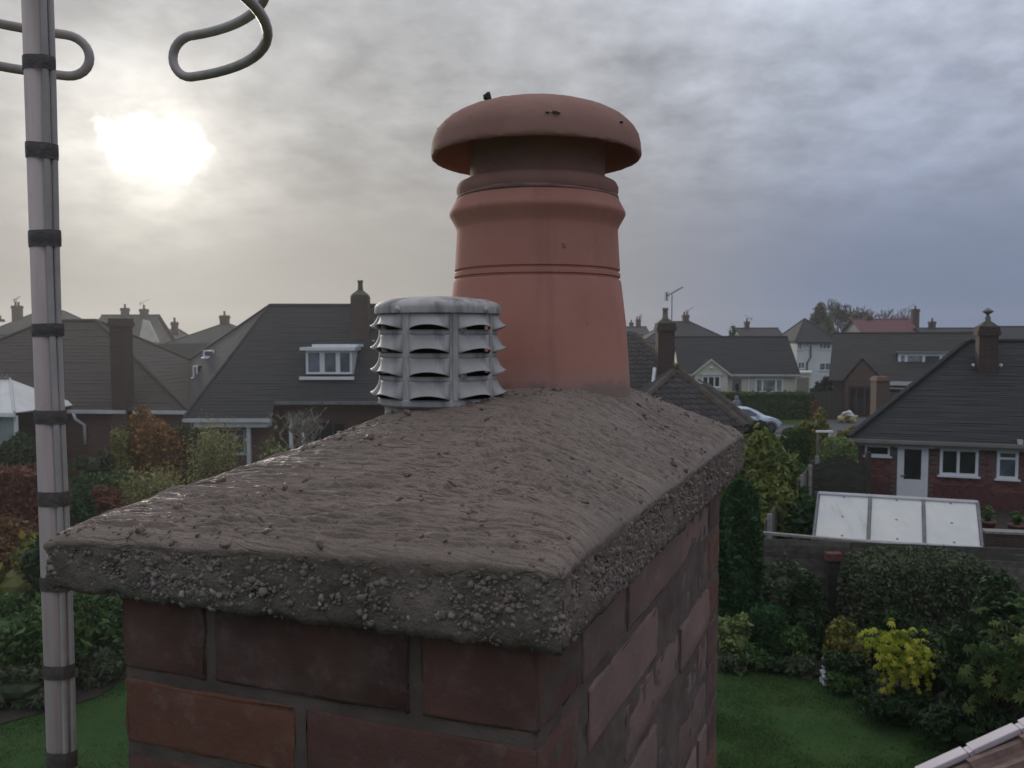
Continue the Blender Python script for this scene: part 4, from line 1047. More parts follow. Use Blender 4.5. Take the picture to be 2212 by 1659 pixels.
def bare_tree(name, label, base, h, seed, m, spread=.5, group=None, twig=.03, depth=5):
    rg = random.Random(seed); z0 = g(base[1]); r = mk(name, label, 'tree', (base[0], base[1], z0), group)
    tr_, tw = MB(), MB()
    def grow(p, d, l, rad, k):
        q = p + d * l; (tr_ if k <= 1 else tw).tube([p, (p + q) / 2 + Vector((rg.uniform(-1, 1), rg.uniform(-1, 1), 0)) * l * .05, q], [rad, rad * .85, rad * .7], 5 if k < 3 else 3, cap=False)
        if k >= depth: return
        for i in range(3 if k else 5):
            a = Vector((rg.uniform(-1, 1), rg.uniform(-1, 1), rg.uniform(.1, .9))).normalized()
            nd = (d * (1 - spread) + a * spread + Vector((0, 0, .12))).normalized(); grow(q if k else p.lerp(q, rg.uniform(.5, 1)), nd, l * rg.uniform(.55, .8), max(rad * .58, twig), k + 1)
    grow(Vector((base[0], base[1], z0)), Vector((0, 0, 1)), h * .38, h * .022, 0)
    tr_.build('trunk', m, r); tw.build('crown', m, r); return r

G_DARK = leaf_mat('dark_leaves', (0.010, 0.024, 0.010), (0.023, 0.054, 0.017), (0.045, 0.093, 0.026))
G_MID = leaf_mat('mid_leaves', (0.023, 0.054, 0.014), (0.051, 0.112, 0.026), (0.109, 0.180, 0.046))
G_YEL = leaf_mat('yellow_green_leaves', (0.055, 0.085, 0.016), (0.135, 0.175, 0.035), (0.26, 0.285, 0.07))
G_HEDGE = leaf_mat('clipped_hedge_leaves', (0.015, 0.039, 0.010), (0.036, 0.087, 0.017), (0.090, 0.173, 0.030))
G_GREY = leaf_mat('grey_green_leaves', (0.035, 0.05, 0.024), (0.075, 0.10, 0.05), (0.13, 0.16, 0.085))
G_BROWN = leaf_mat('brown_autumn_leaves', (0.064, 0.033, 0.016), (0.141, 0.072, 0.030), (0.282, 0.150, 0.054))
G_ORANGE = leaf_mat('orange_autumn_leaves', (0.115, 0.053, 0.014), (0.256, 0.112, 0.026), (0.410, 0.225, 0.060))
G_PLUME = leaf_mat('feathery_yellow_leaves', (0.10, 0.105, 0.035), (0.235, 0.225, 0.08), (0.42, 0.38, 0.17))
G_RED = leaf_mat('dark_red_leaves', (0.077, 0.024, 0.017), (0.154, 0.053, 0.034), (0.256, 0.112, 0.060))
G_CONI = leaf_mat('conifer_sprays', (0.010, 0.039, 0.012), (0.023, 0.075, 0.022), (0.051, 0.132, 0.036))
G_VARI = leaf_mat('pale_variegated_leaves', (0.064, 0.098, 0.024), (0.154, 0.210, 0.066), (0.346, 0.405, 0.156))
G_GOLD = leaf_mat('gold_brown_leaves', (0.064, 0.075, 0.018), (0.166, 0.173, 0.036), (0.307, 0.270, 0.060))
G_FAR = leaf_mat('far_olive_leaves', (0.038, 0.050, 0.022), (0.077, 0.090, 0.036), (0.128, 0.150, 0.066))
M_TWIG = mat('far_twigs', (0.075, 0.065, 0.058), 0.95, 0.3, 2.0)
# ================================================================== LEFT SIDE
# --- brown-roofed bungalow (A)
p0, p1 = at(-330, 884, 33.0), at(398, 870, 31.8); ZEA = 3.15
T = frame(p0, p1)
A = mk('bungalow', 'brown-tiled hipped bungalow with white gutters, behind the mast on the left', 'house', tuple(T(T.L / 2, 0, .4)))
walls(A, T, T.L, 8.0, 0.2, ZEA, M_BRICK)
hip_roof(A, T, T.L, 8.0, ZEA, at(110, 694, 37).z, .35, 26, M_ROOFB, inset=T.X(112, 4.2) if T.X(112, 4.2) < T.L / 2 else T.L * .5)
xg = T.X(281); xh = T.X(297)
MB(T).box(-.35, xg, -.46, -.36, ZEA - .12, ZEA + .01).build('gutter', M_GUTTER, A)
MB(T).box(xh, T.L + .35, -.46, -.36, ZEA - .12, ZEA + .01).build('gutter', M_GUTTER, A)
xd = T.X(172, -.3)
q = T(xd, -.4, 0)
MB().tube([tuple(T(xd - .25, -.41, ZEA - .1)), tuple(T(xd - .2, -.38, ZEA - .35)), tuple(T(xd, -.12, ZEA - .6)), tuple(T(xd, -.1, 1.75))], .06, 8).build('downpipe', M_WHITE, A, True)
xc = (T.X(250) + T.X(283)) / 2
chimney(A, T, xc, -.1, .62, .55, .3, T.Z(266, 690, 0), M_BRICKD, 0)
for a_, b_ in ((330, 372),): window(A, T, T.X(a_), T.X(b_), 1.2, 2.5, 0, 2, M_GLASS)
# --- white conservatory
p0, p1 = at(-230, 896, 29.5), at(32, 892, 29.0); T = frame(p0, p1); zE = p1.z
CO = mk('conservatory', 'white conservatory with translucent panel roof at the left picture edge', 'conservatory', tuple(T(T.L / 2, 0, .4)))
M_POLY = mat('white_roof_sheet', (0.62, 0.62, 0.60), 0.35, 0.12, 1.2)
zR = at(20, 822, 31.0).z; xr0, xr1 = -1.0, T.X(8, 2.0); Dc = 2.3
def cop(x, t): # point on the front roof plane
    x1 = x if x <= xr1 else x
    return T(x, -.15 + (Dc + .15) * t, zE + (zR - zE) * t)
nb = 8
for i in range(nb):
    x0_, x1_ = -.2 + (T.L + .3) * i / nb, -.2 + (T.L + .3) * (i + 1) / nb
    t0_, t1_ = xr0 + (xr1 - xr0) * i / nb, xr0 + (xr1 - xr0) * (i + 1) / nb
    MB().slab([tuple(T(x0_, -.15, zE)), tuple(T(x1_, -.15, zE)), tuple(T(t1_, Dc, zR)), tuple(T(t0_, Dc, zR))], (0, 0, .03)).build('roof_panel', M_POLY, CO)
for i in range(nb + 1):
    x0_ = -.2 + (T.L + .3) * i / nb; t0_ = xr0 + (xr1 - xr0) * i / nb
    MB().tube([tuple(T(x0_, -.16, zE + .05)), tuple(T(t0_, Dc, zR + .05))], .045, 6).build('roof_bar', M_GUTTER, CO)
MB().slab([tuple(T(T.L + .1, -.15, zE)), tuple(T(T.L + .1, 3.4, zE)), tuple(T(xr1, Dc, zR))], (0, 0, .03)).build('roof_panel', M_POLY, CO)
mb = MB(T).box(xr0, xr1, Dc - .05, Dc + .05, zR + .02, zR + .14)
for i in range(18): xx = xr0 + (xr1 - xr0) * (i + .3) / 18; mb.box(xx, xx + .05, Dc - .02, Dc + .02, zR + .14, zR + .26)
mb.build('ridge_cresting', M_LEAD, CO)
MB(T).box(-.25, T.L + .15, -.28, -.16, zE - .12, zE + .02).build('gutter', M_WHITE, CO)
MB(T).box(0, T.L, 0, .08, .3, .95).build('dwarf_wall', M_BRICK, CO)
for i in range(7):
    xx = T.L * i / 6; MB(T).box(xx - .05, xx + .05, -.01, .09, .95, zE - .1).build('post', M_WHITE, CO)
for i in range(6):
    xx = T.L * i / 6
    MB(T).box(xx + .05, xx + T.L / 6 - .05, .01, .05, 2.0, 2.08).build('transom', M_WHITE, CO)
    MB(T).box(xx + .05, xx + T.L / 6 - .05, .03, .045, .95, zE - .1).build('pane', M_GLASSC, CO)

# --- dark chalet bungalow with dormer (D)
E0 = at(396, 904, 31.0); E1 = at(586, 905, 31.0); ZED = E0.z
R0 = at(582, 660, 35.4); R1 = Vector((R0.x + 10.5, R0.y + .1, R0.z)); FARC = at(394, 789, 38.6)
Dh = mk('chalet_house', 'large dark-roofed chalet house with white flat-roofed dormer and tall brick chimney', 'house', (-8.0, 33.0, .5))
sl = (R0.z - ZED) / (R0.y - E0.y)
def rp_(x, z): return Vector((x, E0.y + (z - ZED) / sl, z))
z2_ = 3.52; xs2 = at(594, 864, 31.6).x; xe = R1.x + .1
mb = MB()
# left part comes down lower than the right part
tq = (z2_ - ZED) / (R0.z - ZED)
Lm = E0.lerp(R0, tq)
courses(mb, E0, Vector((xs2, E0.y, ZED)), Vector((xs2, rp_(0, z2_).y, z2_)), Lm, 5)
courses(mb, Lm, Vector((xe, rp_(0, z2_).y, z2_)), R1, R0, 36)
back = Vector((xe, 41.0, 3.2)); courses(mb, back, Vector((FARC.x, 41.0, 3.2)), R0, R1, 12)
rf = mb.build('roof', M_ROOFD, Dh)
mb = MB(); courses(mb, FARC, E0, R0, R0, 22); mb.build('hipped_end', M_ROOFD, Dh)
mb = MB().tube([R0, R1], .09, 7).tube([R0, E0], .07, 7).tube([R0, FARC], .07, 7); mb.build('ridge_capping', M_ROOFD, rf)
MB().box(E0.x + .3, xs2 - .1, 31.7, 41, .2, ZED + .12).build('wall', M_BRICK, Dh)
MB().box(xs2 - .1, xe, 32.5, 41, .2, z2_ + .4).build('wall', M_BRICK, Dh)
MB().slab([(E0.x + .32, 31.75, .2), (FARC.x + .3, 38.5, .2), (FARC.x + .3, 38.5, FARC.z - .2), (E0.x + .32, 31.75, ZED - .05)], (.12, 0, 0)).build('wall', M_BRICK, Dh)
MB().box(E0.x, xs2, 30.88, 30.98, ZED - .14, ZED).build('gutter', M_GUTTER, Dh)
MB().box(E0.x + .25, xs2 - .15, 30.99, 31.69, ZED - .34, ZED - .06).build('soffit_box', M_GUTTER, Dh)
MB().box(xs2 + .02, xe, rp_(0, z2_).y - .14, rp_(0, z2_).y - .04, z2_ - .12, z2_ + .0).build('gutter', M_LEAD, Dh)
Tf = frame(Vector((E0.x, 31.68, 0)), Vector((xs2, 31.68, 0)))
for a_, b_ in ((434, 470), (487, 527)): window(Dh, Tf, Tf.X(a_), Tf.X(b_), 1.45, 2.42, 0, 1, M_GLASSB, fm=M_GUTTER, top=.72)
MB(Tf).box(Tf.X(540), Tf.X(548), -.6, -.45, .3, ZED - .1).build('porch_post', M_GUTTER, Dh)
Tr = frame(Vector((xs2, 32.48, 0)), Vector((xe, 32.48, 0)))
window(Dh, Tr, Tr.X(664), Tr.X(745), .8, 2.6, 0, 3, M_GLASS, fm=M_DGUT)
for px in (633, 660): MB(Tr).box(Tr.X(px) - .07, Tr.X(px) + .07, -.5, -.36, .4, 2.75).build('porch_post', M_WHITE, Dh)
# dormer
yd = 32.42; Td = frame(Vector((at(660, 780, yd).x, yd, 0)), Vector((at(762, 780, yd).x, yd, 0)))
zd0, zd1 = at(700, 808, yd).z, at(700, 757, yd).z
dm = MB(Td).box(0, Td.L, .03, 2.6, zd0, zd1).build('dormer', M_GUTTER, Dh)
mb = MB(Td).box(-.17, Td.L + .12, -.22, 2.9, zd1 + .002, zd1 + .13); mb.box(.25, Td.L + .2, .05, 2.9, zd1 + .132, zd1 + .24); mb.build('dormer_roof', M_WHITE, dm)
MB(Td).box(-.22, Td.L + .05, -.18, .02, zd0 - .22, zd0 - .10).build('dormer_apron', M_WHITE, dm)
window(Dh, Td, .03, Td.L - .03, zd0, zd1 - .01, 0, [.32, .38, .67, .72], [M_GLASSB, M_WHITE, M_GLASSB, M_WHITE, M_GLASSB], fw=.08, sill=False)
# small gable windows on the hipped end
def on_tri(px, py):
    d = ray(px, py); n_ = (E0 - FARC).cross(R0 - FARC); t = n_.dot(FARC - Vector((0, 0, CZ))) / n_.dot(d); return Vector((0, 0, CZ)) + d * t
for px, py, w_, h_ in ((456, 764, .5, .32), (427, 802, .2, .5)):
    q = on_tri(px, py); Tw = frame(Vector((q.x - w_ / 2, q.y - .25, 0)), Vector((q.x + w_ / 2, q.y - .25, 0)))
    MB(Tw).box(0, w_, .03, .9, q.z - h_ / 2 - .03, q.z + h_ / 2).build('small_dormer', M_ROOFD, Dh); window(Dh, Tw, .0, w_, q.z - h_ / 2, q.z + h_ / 2, 0, 1, M_GLASSB)
Tc = frame(Vector((-14, 34.3, 0)), Vector((2, 34.3, 0)))
xcx = Tc.X(780); chimney(Dh, Tc, xcx, 0, .72, .62, 5.0, Tc.Z(780, 640), M_BRICKD, 1, False, M_MOSSY, True)
MB(Tc).box(xcx + .55, xcx + .66, -.4, -.3, 4.6, 5.9).build('downpipe', M_GUTTER, Dh)

# --- brick gabled house between A and D (C)
p0, p1 = at(301, 812, 46), at(392, 812, 45.0)
T = frame(p0, p1); Cc = mk('gabled_house', 'small brick house with grey slate roof between the brown bungalow and the chalet', 'house', tuple(T(T.L / 2, 0, .5)))
walls(Cc, T, T.L, 6, .2, p0.z, M_BRICK); zg = at(352, 742, 46).z
mb = MB(); courses(mb, T(-.2, -.2, p0.z), T(-.2, 6.2, p0.z), T(T.L * .55, 6.2, zg), T(T.L * .55, -.2, zg), 14); courses(mb, T(T.L + .2, 6.2, p0.z), T(T.L + .2, -.2, p0.z), T(T.L * .55, -.2, zg), T(T.L * .55, 6.2, zg), 14); mb.build('roof', M_ROOFO, Cc)
MB().slab([tuple(T(0, 0, p0.z)), tuple(T(T.L, 0, p0.z)), tuple(T(T.L * .55, 0, zg - .1))], tuple(T.uy * .15)).build('gable_wall', M_BRICK, Cc)
window(Cc, T, T.L * .45, T.L * .7, p0.z + .3, p0.z + 1.1, 0, 1, M_GLASSB)
MB(T).box(T.L * .9, T.L * 1.02, -.35, -.25, p0.z - .5, p0.z + .5).build('bargeboard_end', M_WHITE, Cc)
# --- skyline houses, left
far_house('skyline_house', 'hazy skyline house with steep roof and chimney, left of the mast', -25, 150, 722, 672, 88, 9, True, M_PALE, M_ROOFO, 3.0, [(41, 18, 661, 2), (4, 10, 690, 1)])
far_house('skyline_house', 'hazy low dark roof just right of the mast on the skyline', 120, 215, 740, 712, 80, 7, False, M_PALE, M_ROOFO)
Hc, T = far_house('skyline_house', 'hazy skyline house with two chimneys and a pale gable end', 186, 304, 740, 681, 84, 8, False, M_PALE, M_ROOFO, None, [(273, 13, 666, 1), (314, 14, 668, 1)])
MB().slab([tuple(at(299, 739, 83)), tuple(at(343, 739, 83)), tuple(at(322, 694, 83)), tuple(at(309, 690, 83))], (0, .2, 0)).build('pale_gable', M_CREAM, Hc)
far_house('skyline_house', 'hazy hipped skyline house with a chimney at each end, left of the chalet', 368, 545, 743, 698, 76, 8, True, M_PALE, M_ROOFO, None, [(487, 17, 682, 1), (379, 9, 696, 1)], [(375, 390, 748, 766, 1), (402, 420, 748, 766, 2)])
far_house('skyline_house', 'tiny hazy house with one chimney in the gap left of the hipped skyline house', 330, 362, 726, 712, 110, 7, False, M_PALE, M_ROOFO, None, [(344, 8, 703, 1)])
far_house('skyline_house', 'hazy house end rising behind the far left skyline house', -90, 12, 735, 716, 105, 7, False, M_PALE, M_ROOFO)
for i, (px, py, Y_, lb) in enumerate([(310, 672, 88, 'thin hazy aerial by the paired chimneys on the left skyline'), (36, 664, 92, 'thin hazy aerial over the far left chimney'), (347, 706, 112, 'tiny hazy aerial in the left skyline gap')]):
    p = at(px, py, Y_); yagi('house_aerial', lb, tuple(p), .9, .8, .4 + i)

# --- left planting
def px_base(px, Y): return (at(px, 900, Y).x, Y)
shrub('plume_shrub', 'feathery yellow-green shrub rising behind the left edge of the mortar cap', 'shrub', px_base(455, 24.5), 2.85, 1.35, 1.0, G_PLUME, 9000, .05, 'plume', 3, lobes=60, asp=.35)
shrub('plume_shrub', 'lower feathery yellow-green shrub between the mast and the taller plume shrub', 'shrub', px_base(330, 22.5), 2.0, 1.6, 1.0, G_PLUME, 9000, .05, 'plume', 4, lobes=60, asp=.35)
shrub('plume_shrub', 'greenest feathery shrub low beside the mast', 'shrub', px_base(225, 20.5), 1.25, .9, .8, G_MID, 5000, .045, 'plume', 5, lobes=40, asp=.35)
shrub('autumn_shrub', 'orange autumn shrub under the brown bungalow eaves', 'shrub', px_base(318, 29.5), 2.75, 1.25, .8, G_ORANGE, 4500, .07, 'blob', 6)
shrub('autumn_shrub', 'gold-brown thin shrub left of the orange one', 'shrub', px_base(262, 28.8), 2.3, .75, .7, G_GOLD, 2500, .06, 'plume', 7, lobes=30)
shrub('garden_hedge', 'dark hedge between the bungalow and chalet walls', 'hedge', px_base(365, 29.9), 2.1, .8, .5, G_DARK, 2500, .07, 'box', 8)
shrub('low_shrub', 'grey-green low shrub below the white downpipe', 'shrub', px_base(210, 29.3), 1.6, .9, .7, G_GREY, 3000, .06, 'blob', 9)
shrub('low_shrub', 'bright green low plants in front of the grey-green shrub', 'shrub', px_base(235, 27.6), .95, 1.3, .6, G_MID, 3000, .06, 'blob', 10)
shrub('red_groundcover', 'low red-leaved planting right of the mast', 'shrub', px_base(215, 24.6), .85, 1.1, .9, G_RED, 4500, .05, 'blob', 12)
shrub('slim_conifer', 'slim dark conifer half hidden behind the mast', 'tree', px_base(172, 19.3), 2.35, .32, .32, G_CONI, 3500, .05, 'column', 13)
shrub('conservatory_shrub', 'dark rounded shrub in front of the conservatory', 'shrub', px_base(45, 27.2), 2.35, 1.25, .9, G_DARK, 5000, .07, 'blob', 14)
shrub('conservatory_shrub', 'mid-green low shrub below the dark conservatory shrub', 'shrub', px_base(25, 24.5), 1.15, 1.5, .8, G_MID, 4000, .07, 'blob', 15)
shrub('beech_hedge', 'dark red-brown beech hedge at the left picture edge', 'hedge', px_base(-40, 22.5), 1.95, 2.0, .6, G_RED, 7000, .06, 'box', 16)
shrub('beech_hedge', 'rusty orange autumn hedge at the left edge below the dark one', 'hedge', px_base(10, 19.0), 1.6, 1.1, .8, G_BROWN, 8000, .06, 'blob', 17, lobes=20)
shrub('leafy_shrub', 'brown-tinged shrub at the left edge behind the green one', 'shrub', px_base(35, 16.2), 1.75, 1.0, .9, G_GOLD, 6000, .06, 'blob', 18)
shrub('leafy_shrub', 'green leafy shrub at the lower left picture edge', 'shrub', px_base(25, 13.6), 1.75, .95, .8, G_MID, 6500, .06, 'blob', 19)
shrub('leafy_shrub', 'dark low shrub below the green leafy one at lower left', 'shrub', px_base(20, 12.9), .72, .85, .5, G_GREY, 4000, .05, 'blob', 20)
shrub('leafy_shrub', 'green shrub with yellow tips seen between mast and brick stack', 'shrub', px_base(215, 14.7), 1.3, .75, .7, G_MID, 5000, .055, 'blob', 21)
shrub('leafy_shrub', 'dark low shrub at the lawn edge between mast and brick stack', 'shrub', px_base(200, 13.8), .6, .4, .4, G_GREY, 2500, .05, 'blob', 22)
shrub('leafy_shrub', 'tall dark shrub behind the mast foot', 'shrub', px_base(130, 15.6), 2.1, .8, .6, G_DARK, 5000, .06, 'blob', 23)
bare_tree('bare_shrub', 'leafless pale arching shrub in front of the chalet wall', px_base(645, 27.5), 3.4, 5, mat('pale_twigs', (0.22, 0.20, 0.165), .95, .3, 3.0), .75, twig=.012, depth=5)
shrub('pale_shrub', 'pale dry shrub beside the bare arching one', 'shrub', px_base(590, 26.5), 2.1, .75, .6, G_VARI, 2500, .05, 'plume', 25, lobes=30)
shrub('pale_shrub', 'low greenish shrub showing over the mortar edge in front of the chalet', 'shrub', px_base(625, 24.5), 2.05, .8, .6, G_PLUME, 3000, .05, 'plume', 26, lobes=30)
sheet('flower_bed', [(-7.5, 25), (-12.5, 30.4), (-20, 30), (-20, 18), (-13, 12), (-9, 11.3), (-6.9, 13.2), (-6.6, 16), (-7, 20)], .02, M_SOIL)
# ================================================================== RIGHT SIDE
tile_v = []
for j, y_ in enumerate((-.02, .36)):
    for i in range(9):
        t = i / 8; tile_v.append((-.155 + .31 * t, y_, .052 * math.sin(math.pi * min(1, t / .62)) ** 1.0 * (1 if t < .62 else 0) + (.012 if t >= .62 else 0) + (.022 if j == 0 else 0.0)))
tile_f = [(i, i + 1, i + 10, i + 9) for i in range(8)]
tile_v += [(v[0], v[1], v[2] - .022) for v in tile_v[:9]]; tile_f += [(18 + i, 19 + i, i + 1, i) for i in range(8)]
ME_TILE = bpy.data.meshes.new('tile'); ME_TILE.from_pydata(tile_v, [], tile_f); ME_TILE.update(); ME_TILE.materials.append(M_TILE); ME_TILE.polygons.foreach_set('use_smooth', [True] * len(ME_TILE.polygons)); ME_TILE.set_sharp_from_angle(angle=.7)
def inside(poly, x, y):
    c_ = False; n = len(poly)
    for i in range(n):
        (x0, y0), (x1, y1) = poly[i], poly[i - 1]
        if (y0 > y) != (y1 > y) and x < (x1 - x0) * (y - y0) / (y1 - y0) + x0: c_ = not c_
    return c_
def tile_plane(root, pts, tw=.30, ga_=.32, m=M_TILE, under=True):
    """every tile of a roof plane as an object; pts: eave-left, eave-right, then up and round"""
    A, B = pts[0], pts[1]; e1 = (B - A).normalized(); nrm = e1.cross(pts[2] - A).normalized()
    if nrm.z < 0: nrm = -nrm
    e2 = nrm.cross(e1); pl = [((p - A).dot(e1), (p - A).dot(e2)) for p in pts]
    base_ = MB().slab([tuple(p - nrm * .03) for p in pts], tuple(-nrm * .05)).build('roof_slope', m, root)
    xs_ = [p[0] for p in pl]; ys_ = [p[1] for p in pl]
    y = 0.0; r_ = 0
    while y < max(ys_):
        x = min(xs_) + tw / 2
        while x < max(xs_):
            if inside(pl, x, y + .14):
                o = A + e1 * x + e2 * y
                M = Matrix(((e1.x, e2.x, nrm.x, o.x), (e1.y, e2.y, nrm.y, o.y), (e1.z, e2.z, nrm.z, o.z), (0, 0, 0, 1)))
                place('tile', ME_TILE, None, base_, M)
            x += tw
        y += ga_; r_ += 1
    return base_
hv = []
for j, (x_, s) in enumerate(((-.02, 1.12), (.47, 1.0))):
    for i in range(7): t = math.pi * i / 6; hv.append((x_, .12 * s * math.cos(t), .10 * s * math.sin(t) - .02))
hf = [(i, i + 1, i + 8, i + 7) for i in range(6)] + [tuple(range(6, -1, -1)), tuple(range(7, 14))]
ME_RT = bpy.data.meshes.new('ridge_tile'); ME_RT.from_pydata(hv, [], hf); ME_RT.update(); ME_RT.materials.append(M_HIPT)
ME_BD = MB().box(-.02, .47, -.15, .15, -.06, .0).mesh('bedding'); ME_BD.materials.append(M_BEDM)
def ridge_line(root, P_, Q_, seg=.42, bed=True):
    d = Q_ - P_; n = max(1, int(d.length / seg)); d.normalize(); s = d.cross(Vector((0, 0, 1))).normalized(); u = s.cross(d)
    for i in range(n):
        o = P_ + d * (i * seg) + Vector((0, 0, .05))
        M = Matrix(((d.x, s.x, u.x, o.x), (d.y, s.y, u.y, o.y), (d.z, s.z, u.z, o.z), (0, 0, 0, 1)))
        t = place('ridge_tile', ME_RT, None, root, M)
        if bed: 
            bo = bpy.data.objects.new('bedding', ME_BD); COL.objects.link(bo); bo.parent = root; bo.matrix_local = Matrix.Translation(-wloc(root)) @ M
# --- pantiled hipped house just behind the pot (E)
Eh = mk('pantiled_house', 'low house with dark pantiled hips and mossy ridge tiles right of the pot', 'house', (7.0, 31, .5))
ap = at(1365, 716, 35.5); el, er = at(1150, 912, 30.0), at(1578, 912, 30.0)
tile_plane(Eh, [at(1290, 912, 30.0), er, ap, at(1330, 750, 34.6)])
ridge_line(Eh, er, ap); 
mb = MB(); bk = ap + Vector((-1.0, 5, 0)); courses(mb, el, at(1290, 912, 30.0), at(1330, 750, 34.6), ap, 10); courses(mb, er, er + Vector((.6, 9, 0)), bk, ap, 10); mb.build('rear_roof', M_TILE, Eh)
wa = at(1462, 797, 31.0); wl, wr = at(1322, 925, 28.0), at(1612, 922, 28.2)
tile_plane(Eh, [wl, wr, wa]); ridge_line(Eh, wr, wa); ridge_line(Eh, wl, wa)
s1, s2, s3 = at(1504, 828, 32.2), at(1520, 828, 32.2), at(1628, 916, 29.6)
tile_plane(Eh, [wr + Vector((.02, .1, -.02)), s3, s2, s1]); ridge_line(Eh, s3, s2)
mb = MB(); courses(mb, wr, wr + Vector((.3, 4, 0)), wa + Vector((0, 3, 0)), wa, 8); courses(mb, wl + Vector((-.3, 4, 0)), wl, wa, wa + Vector((0, 3, 0)), 8); mb.build('rear_roof', M_TILE, Eh)
lump('finial_moss', tuple(wa + Vector((0, -.05, .12))), .16, mat('roof_moss', (0.10, 0.10, 0.035), .95, .4, 20), Eh, 77, .7)
MB().box(wl.x + .3, wr.x - .3, 28.4, 36, .2, wr.z - .02).build('wall', M_BRICK, Eh); MB().box(el.x + .4, er.x - .4, 30.5, 39, .2, er.z - .02).build('wall', M_BRICK, Eh)
MB().box(wl.x, wr.x, wl.y - .12, wl.y - .02, wr.z - .12, wr.z - .01).build('gutter', M_DGUT, Eh)
Te = frame(Vector((4, 32.6, 0)), Vector((9, 32.6, 0))); xE = Te.X(1436)
chimney(Eh, Te, xE, 0, .66, .6, 3.5, Te.Z(1436, 700), M_BRICKD, 1, True, M_PALE, True)
MB().tube([tuple(at(1409, 842, 31.6)), tuple(at(1414, 795, 32.0))], .07, 6).build('white_flashing', M_WHITE, Eh)
p = Te(Te.X(1450), 0, Te.Z(1450, 712)); yagi('house_aerial', 'tall television aerial on the dark chimney right of the pot', tuple(p), at(1450, 636, 32.6).z - p.z, .62, .25)
# --- skyline behind E
far_house('skyline_house', 'dark hipped skyline house with a paired chimney behind the tall aerial', 1392, 1578, 739, 695, 96, 8, True, M_PALE, M_ROOFD, None, [(1480, 13, 681, 2)], [(1404, 1416, 742, 756, 2), (1444, 1462, 742, 758, 2)], n=14)
far_house('skyline_house', 'far dark roof with two small chimneys touching the pot edge', 1335, 1400, 722, 706, 120, 7, False, M_PALE, M_ROOFO, None, [(1378, 10, 690, 2), (1363, 8, 697, 1)])
far_house('skyline_house', 'small dark skyline house with a chimney at its left end, above the cream bungalow', 1608, 1694, 735, 709, 104, 7, False, M_CREAM, M_ROOFO, None, [(1612, 9, 695, 1)])
shrub('skyline_tree', 'dark clipped tree tops on the skyline left of the small chimneyed house', 'tree', (at(1586, 720, 90).x, 90.0), 6.6, 1.0, 1.0, G_DARK, 1500, .15, 'blob', 31)
for i, (px, py, Y_, lb) in enumerate([(1488, 690, 98, 'small aerial beside the paired skyline chimney'), (1384, 700, 120, 'tiny aerial close to the pot edge'), (1618, 706, 104, 'tiny aerial by the chimney above the cream bungalow')]):
    yagi('house_aerial', lb, tuple(at(px, py, Y_)), 1.1, .9, .4 + i)
# --- cream bungalow (G)
p0, p1 = at(1474, 808, 63.0), at(1719, 808, 62.2); T = frame(p0, p1); ze = p0.z; zr = at(1600, 728, 66.5).z
Gh = mk('cream_bungalow', 'cream rendered bungalow with black roof and small front gable', 'house', tuple(T(T.L / 2, 0, .5)))
Gh['_gm'] = M_CREAM.name
walls(Gh, T, T.L, 8, .2, ze, M_CREAM); hip_roof(Gh, T, T.L, 8, ze, zr, .3, 40, M_ROOFG, None, True); gutter(Gh, T, T.L, ze, M_GUTTER); Gh.pop('_gm')
ga0, ga1, gax = T.X(1497, -1), T.X(1577, -1), T.X(1536, -1); gz = T.Z(1536, 779, -1)
MB(T).box(ga0 + .15, ga1 - .15, -1.0, 0, .2, ze - .01).build('porch_wall', M_CREAM, Gh)
MB().slab([tuple(T(ga0, -1, ze - .05)), tuple(T(ga1, -1, ze - .05)), tuple(T(gax, -1, gz))], tuple(T.uy * .2)).build('porch_gable', M_CREAM, Gh)
mb = MB(); courses(mb, T(ga0 - .15, 3.2, ze - .1), T(ga0 - .15, -1.15, ze - .1), T(gax, -1.15, gz + .08), T(gax, 3.2, gz + .08), 10); courses(mb, T(ga1 + .15, -1.15, ze - .1), T(ga1 + .15, 3.2, ze - .1), T(gax, 3.2, gz + .08), T(gax, -1.15, gz + .08), 10); mb.build('porch_roof', M_ROOFG, Gh)
for s_a, s_b in ((ga0 - .15, gax), (ga1 + .15, gax)): MB().slab([tuple(T(s_a, -1.18, ze - .16)), tuple(T(s_b, -1.18, gz + .0)), tuple(T(s_b, -1.18, gz + .14)), tuple(T(s_a, -1.18, ze - .02))], tuple(T.uy * .03)).build('bargeboard', M_CREAM, Gh)
window(Gh, T, T.X(1517, -1), T.X(1557, -1), T.Z(1540, 837, -1), T.Z(1540, 812, -1), -1.0, 3, M_GLASS, fw=.1)
MB(T).box(T.X(1514, -1), T.X(1562, -1), -1.12, -1.0, T.Z(1540, 811, -1), T.Z(1540, 808, -1)).build('lintel', M_GUTTER, Gh)
window(Gh, T, T.X(1632), T.X(1693), T.Z(1650, 848), T.Z(1650, 817), 0, [.26, .74], M_GLASSC, fw=.13)
dd = MB(T).box(T.X(1583), T.X(1602), -.05, .0, .5, T.Z(1590, 819)).build('door', M_LEAD, Gh)
MB(T).box(T.X(1589), T.X(1597), -.07, -.052, 1.75, 2.45).build('pane', M_GLASS, dd)
MB(T).box(T.X(1616), T.X(1618.5), -.12, -.02, .5, ze - .1).build('downpipe', M_WHITE, Gh)
lump('alarm_box', tuple(T(gax, -1.06, gz - .55)), .13, M_WHITE, Gh, 5, .6)
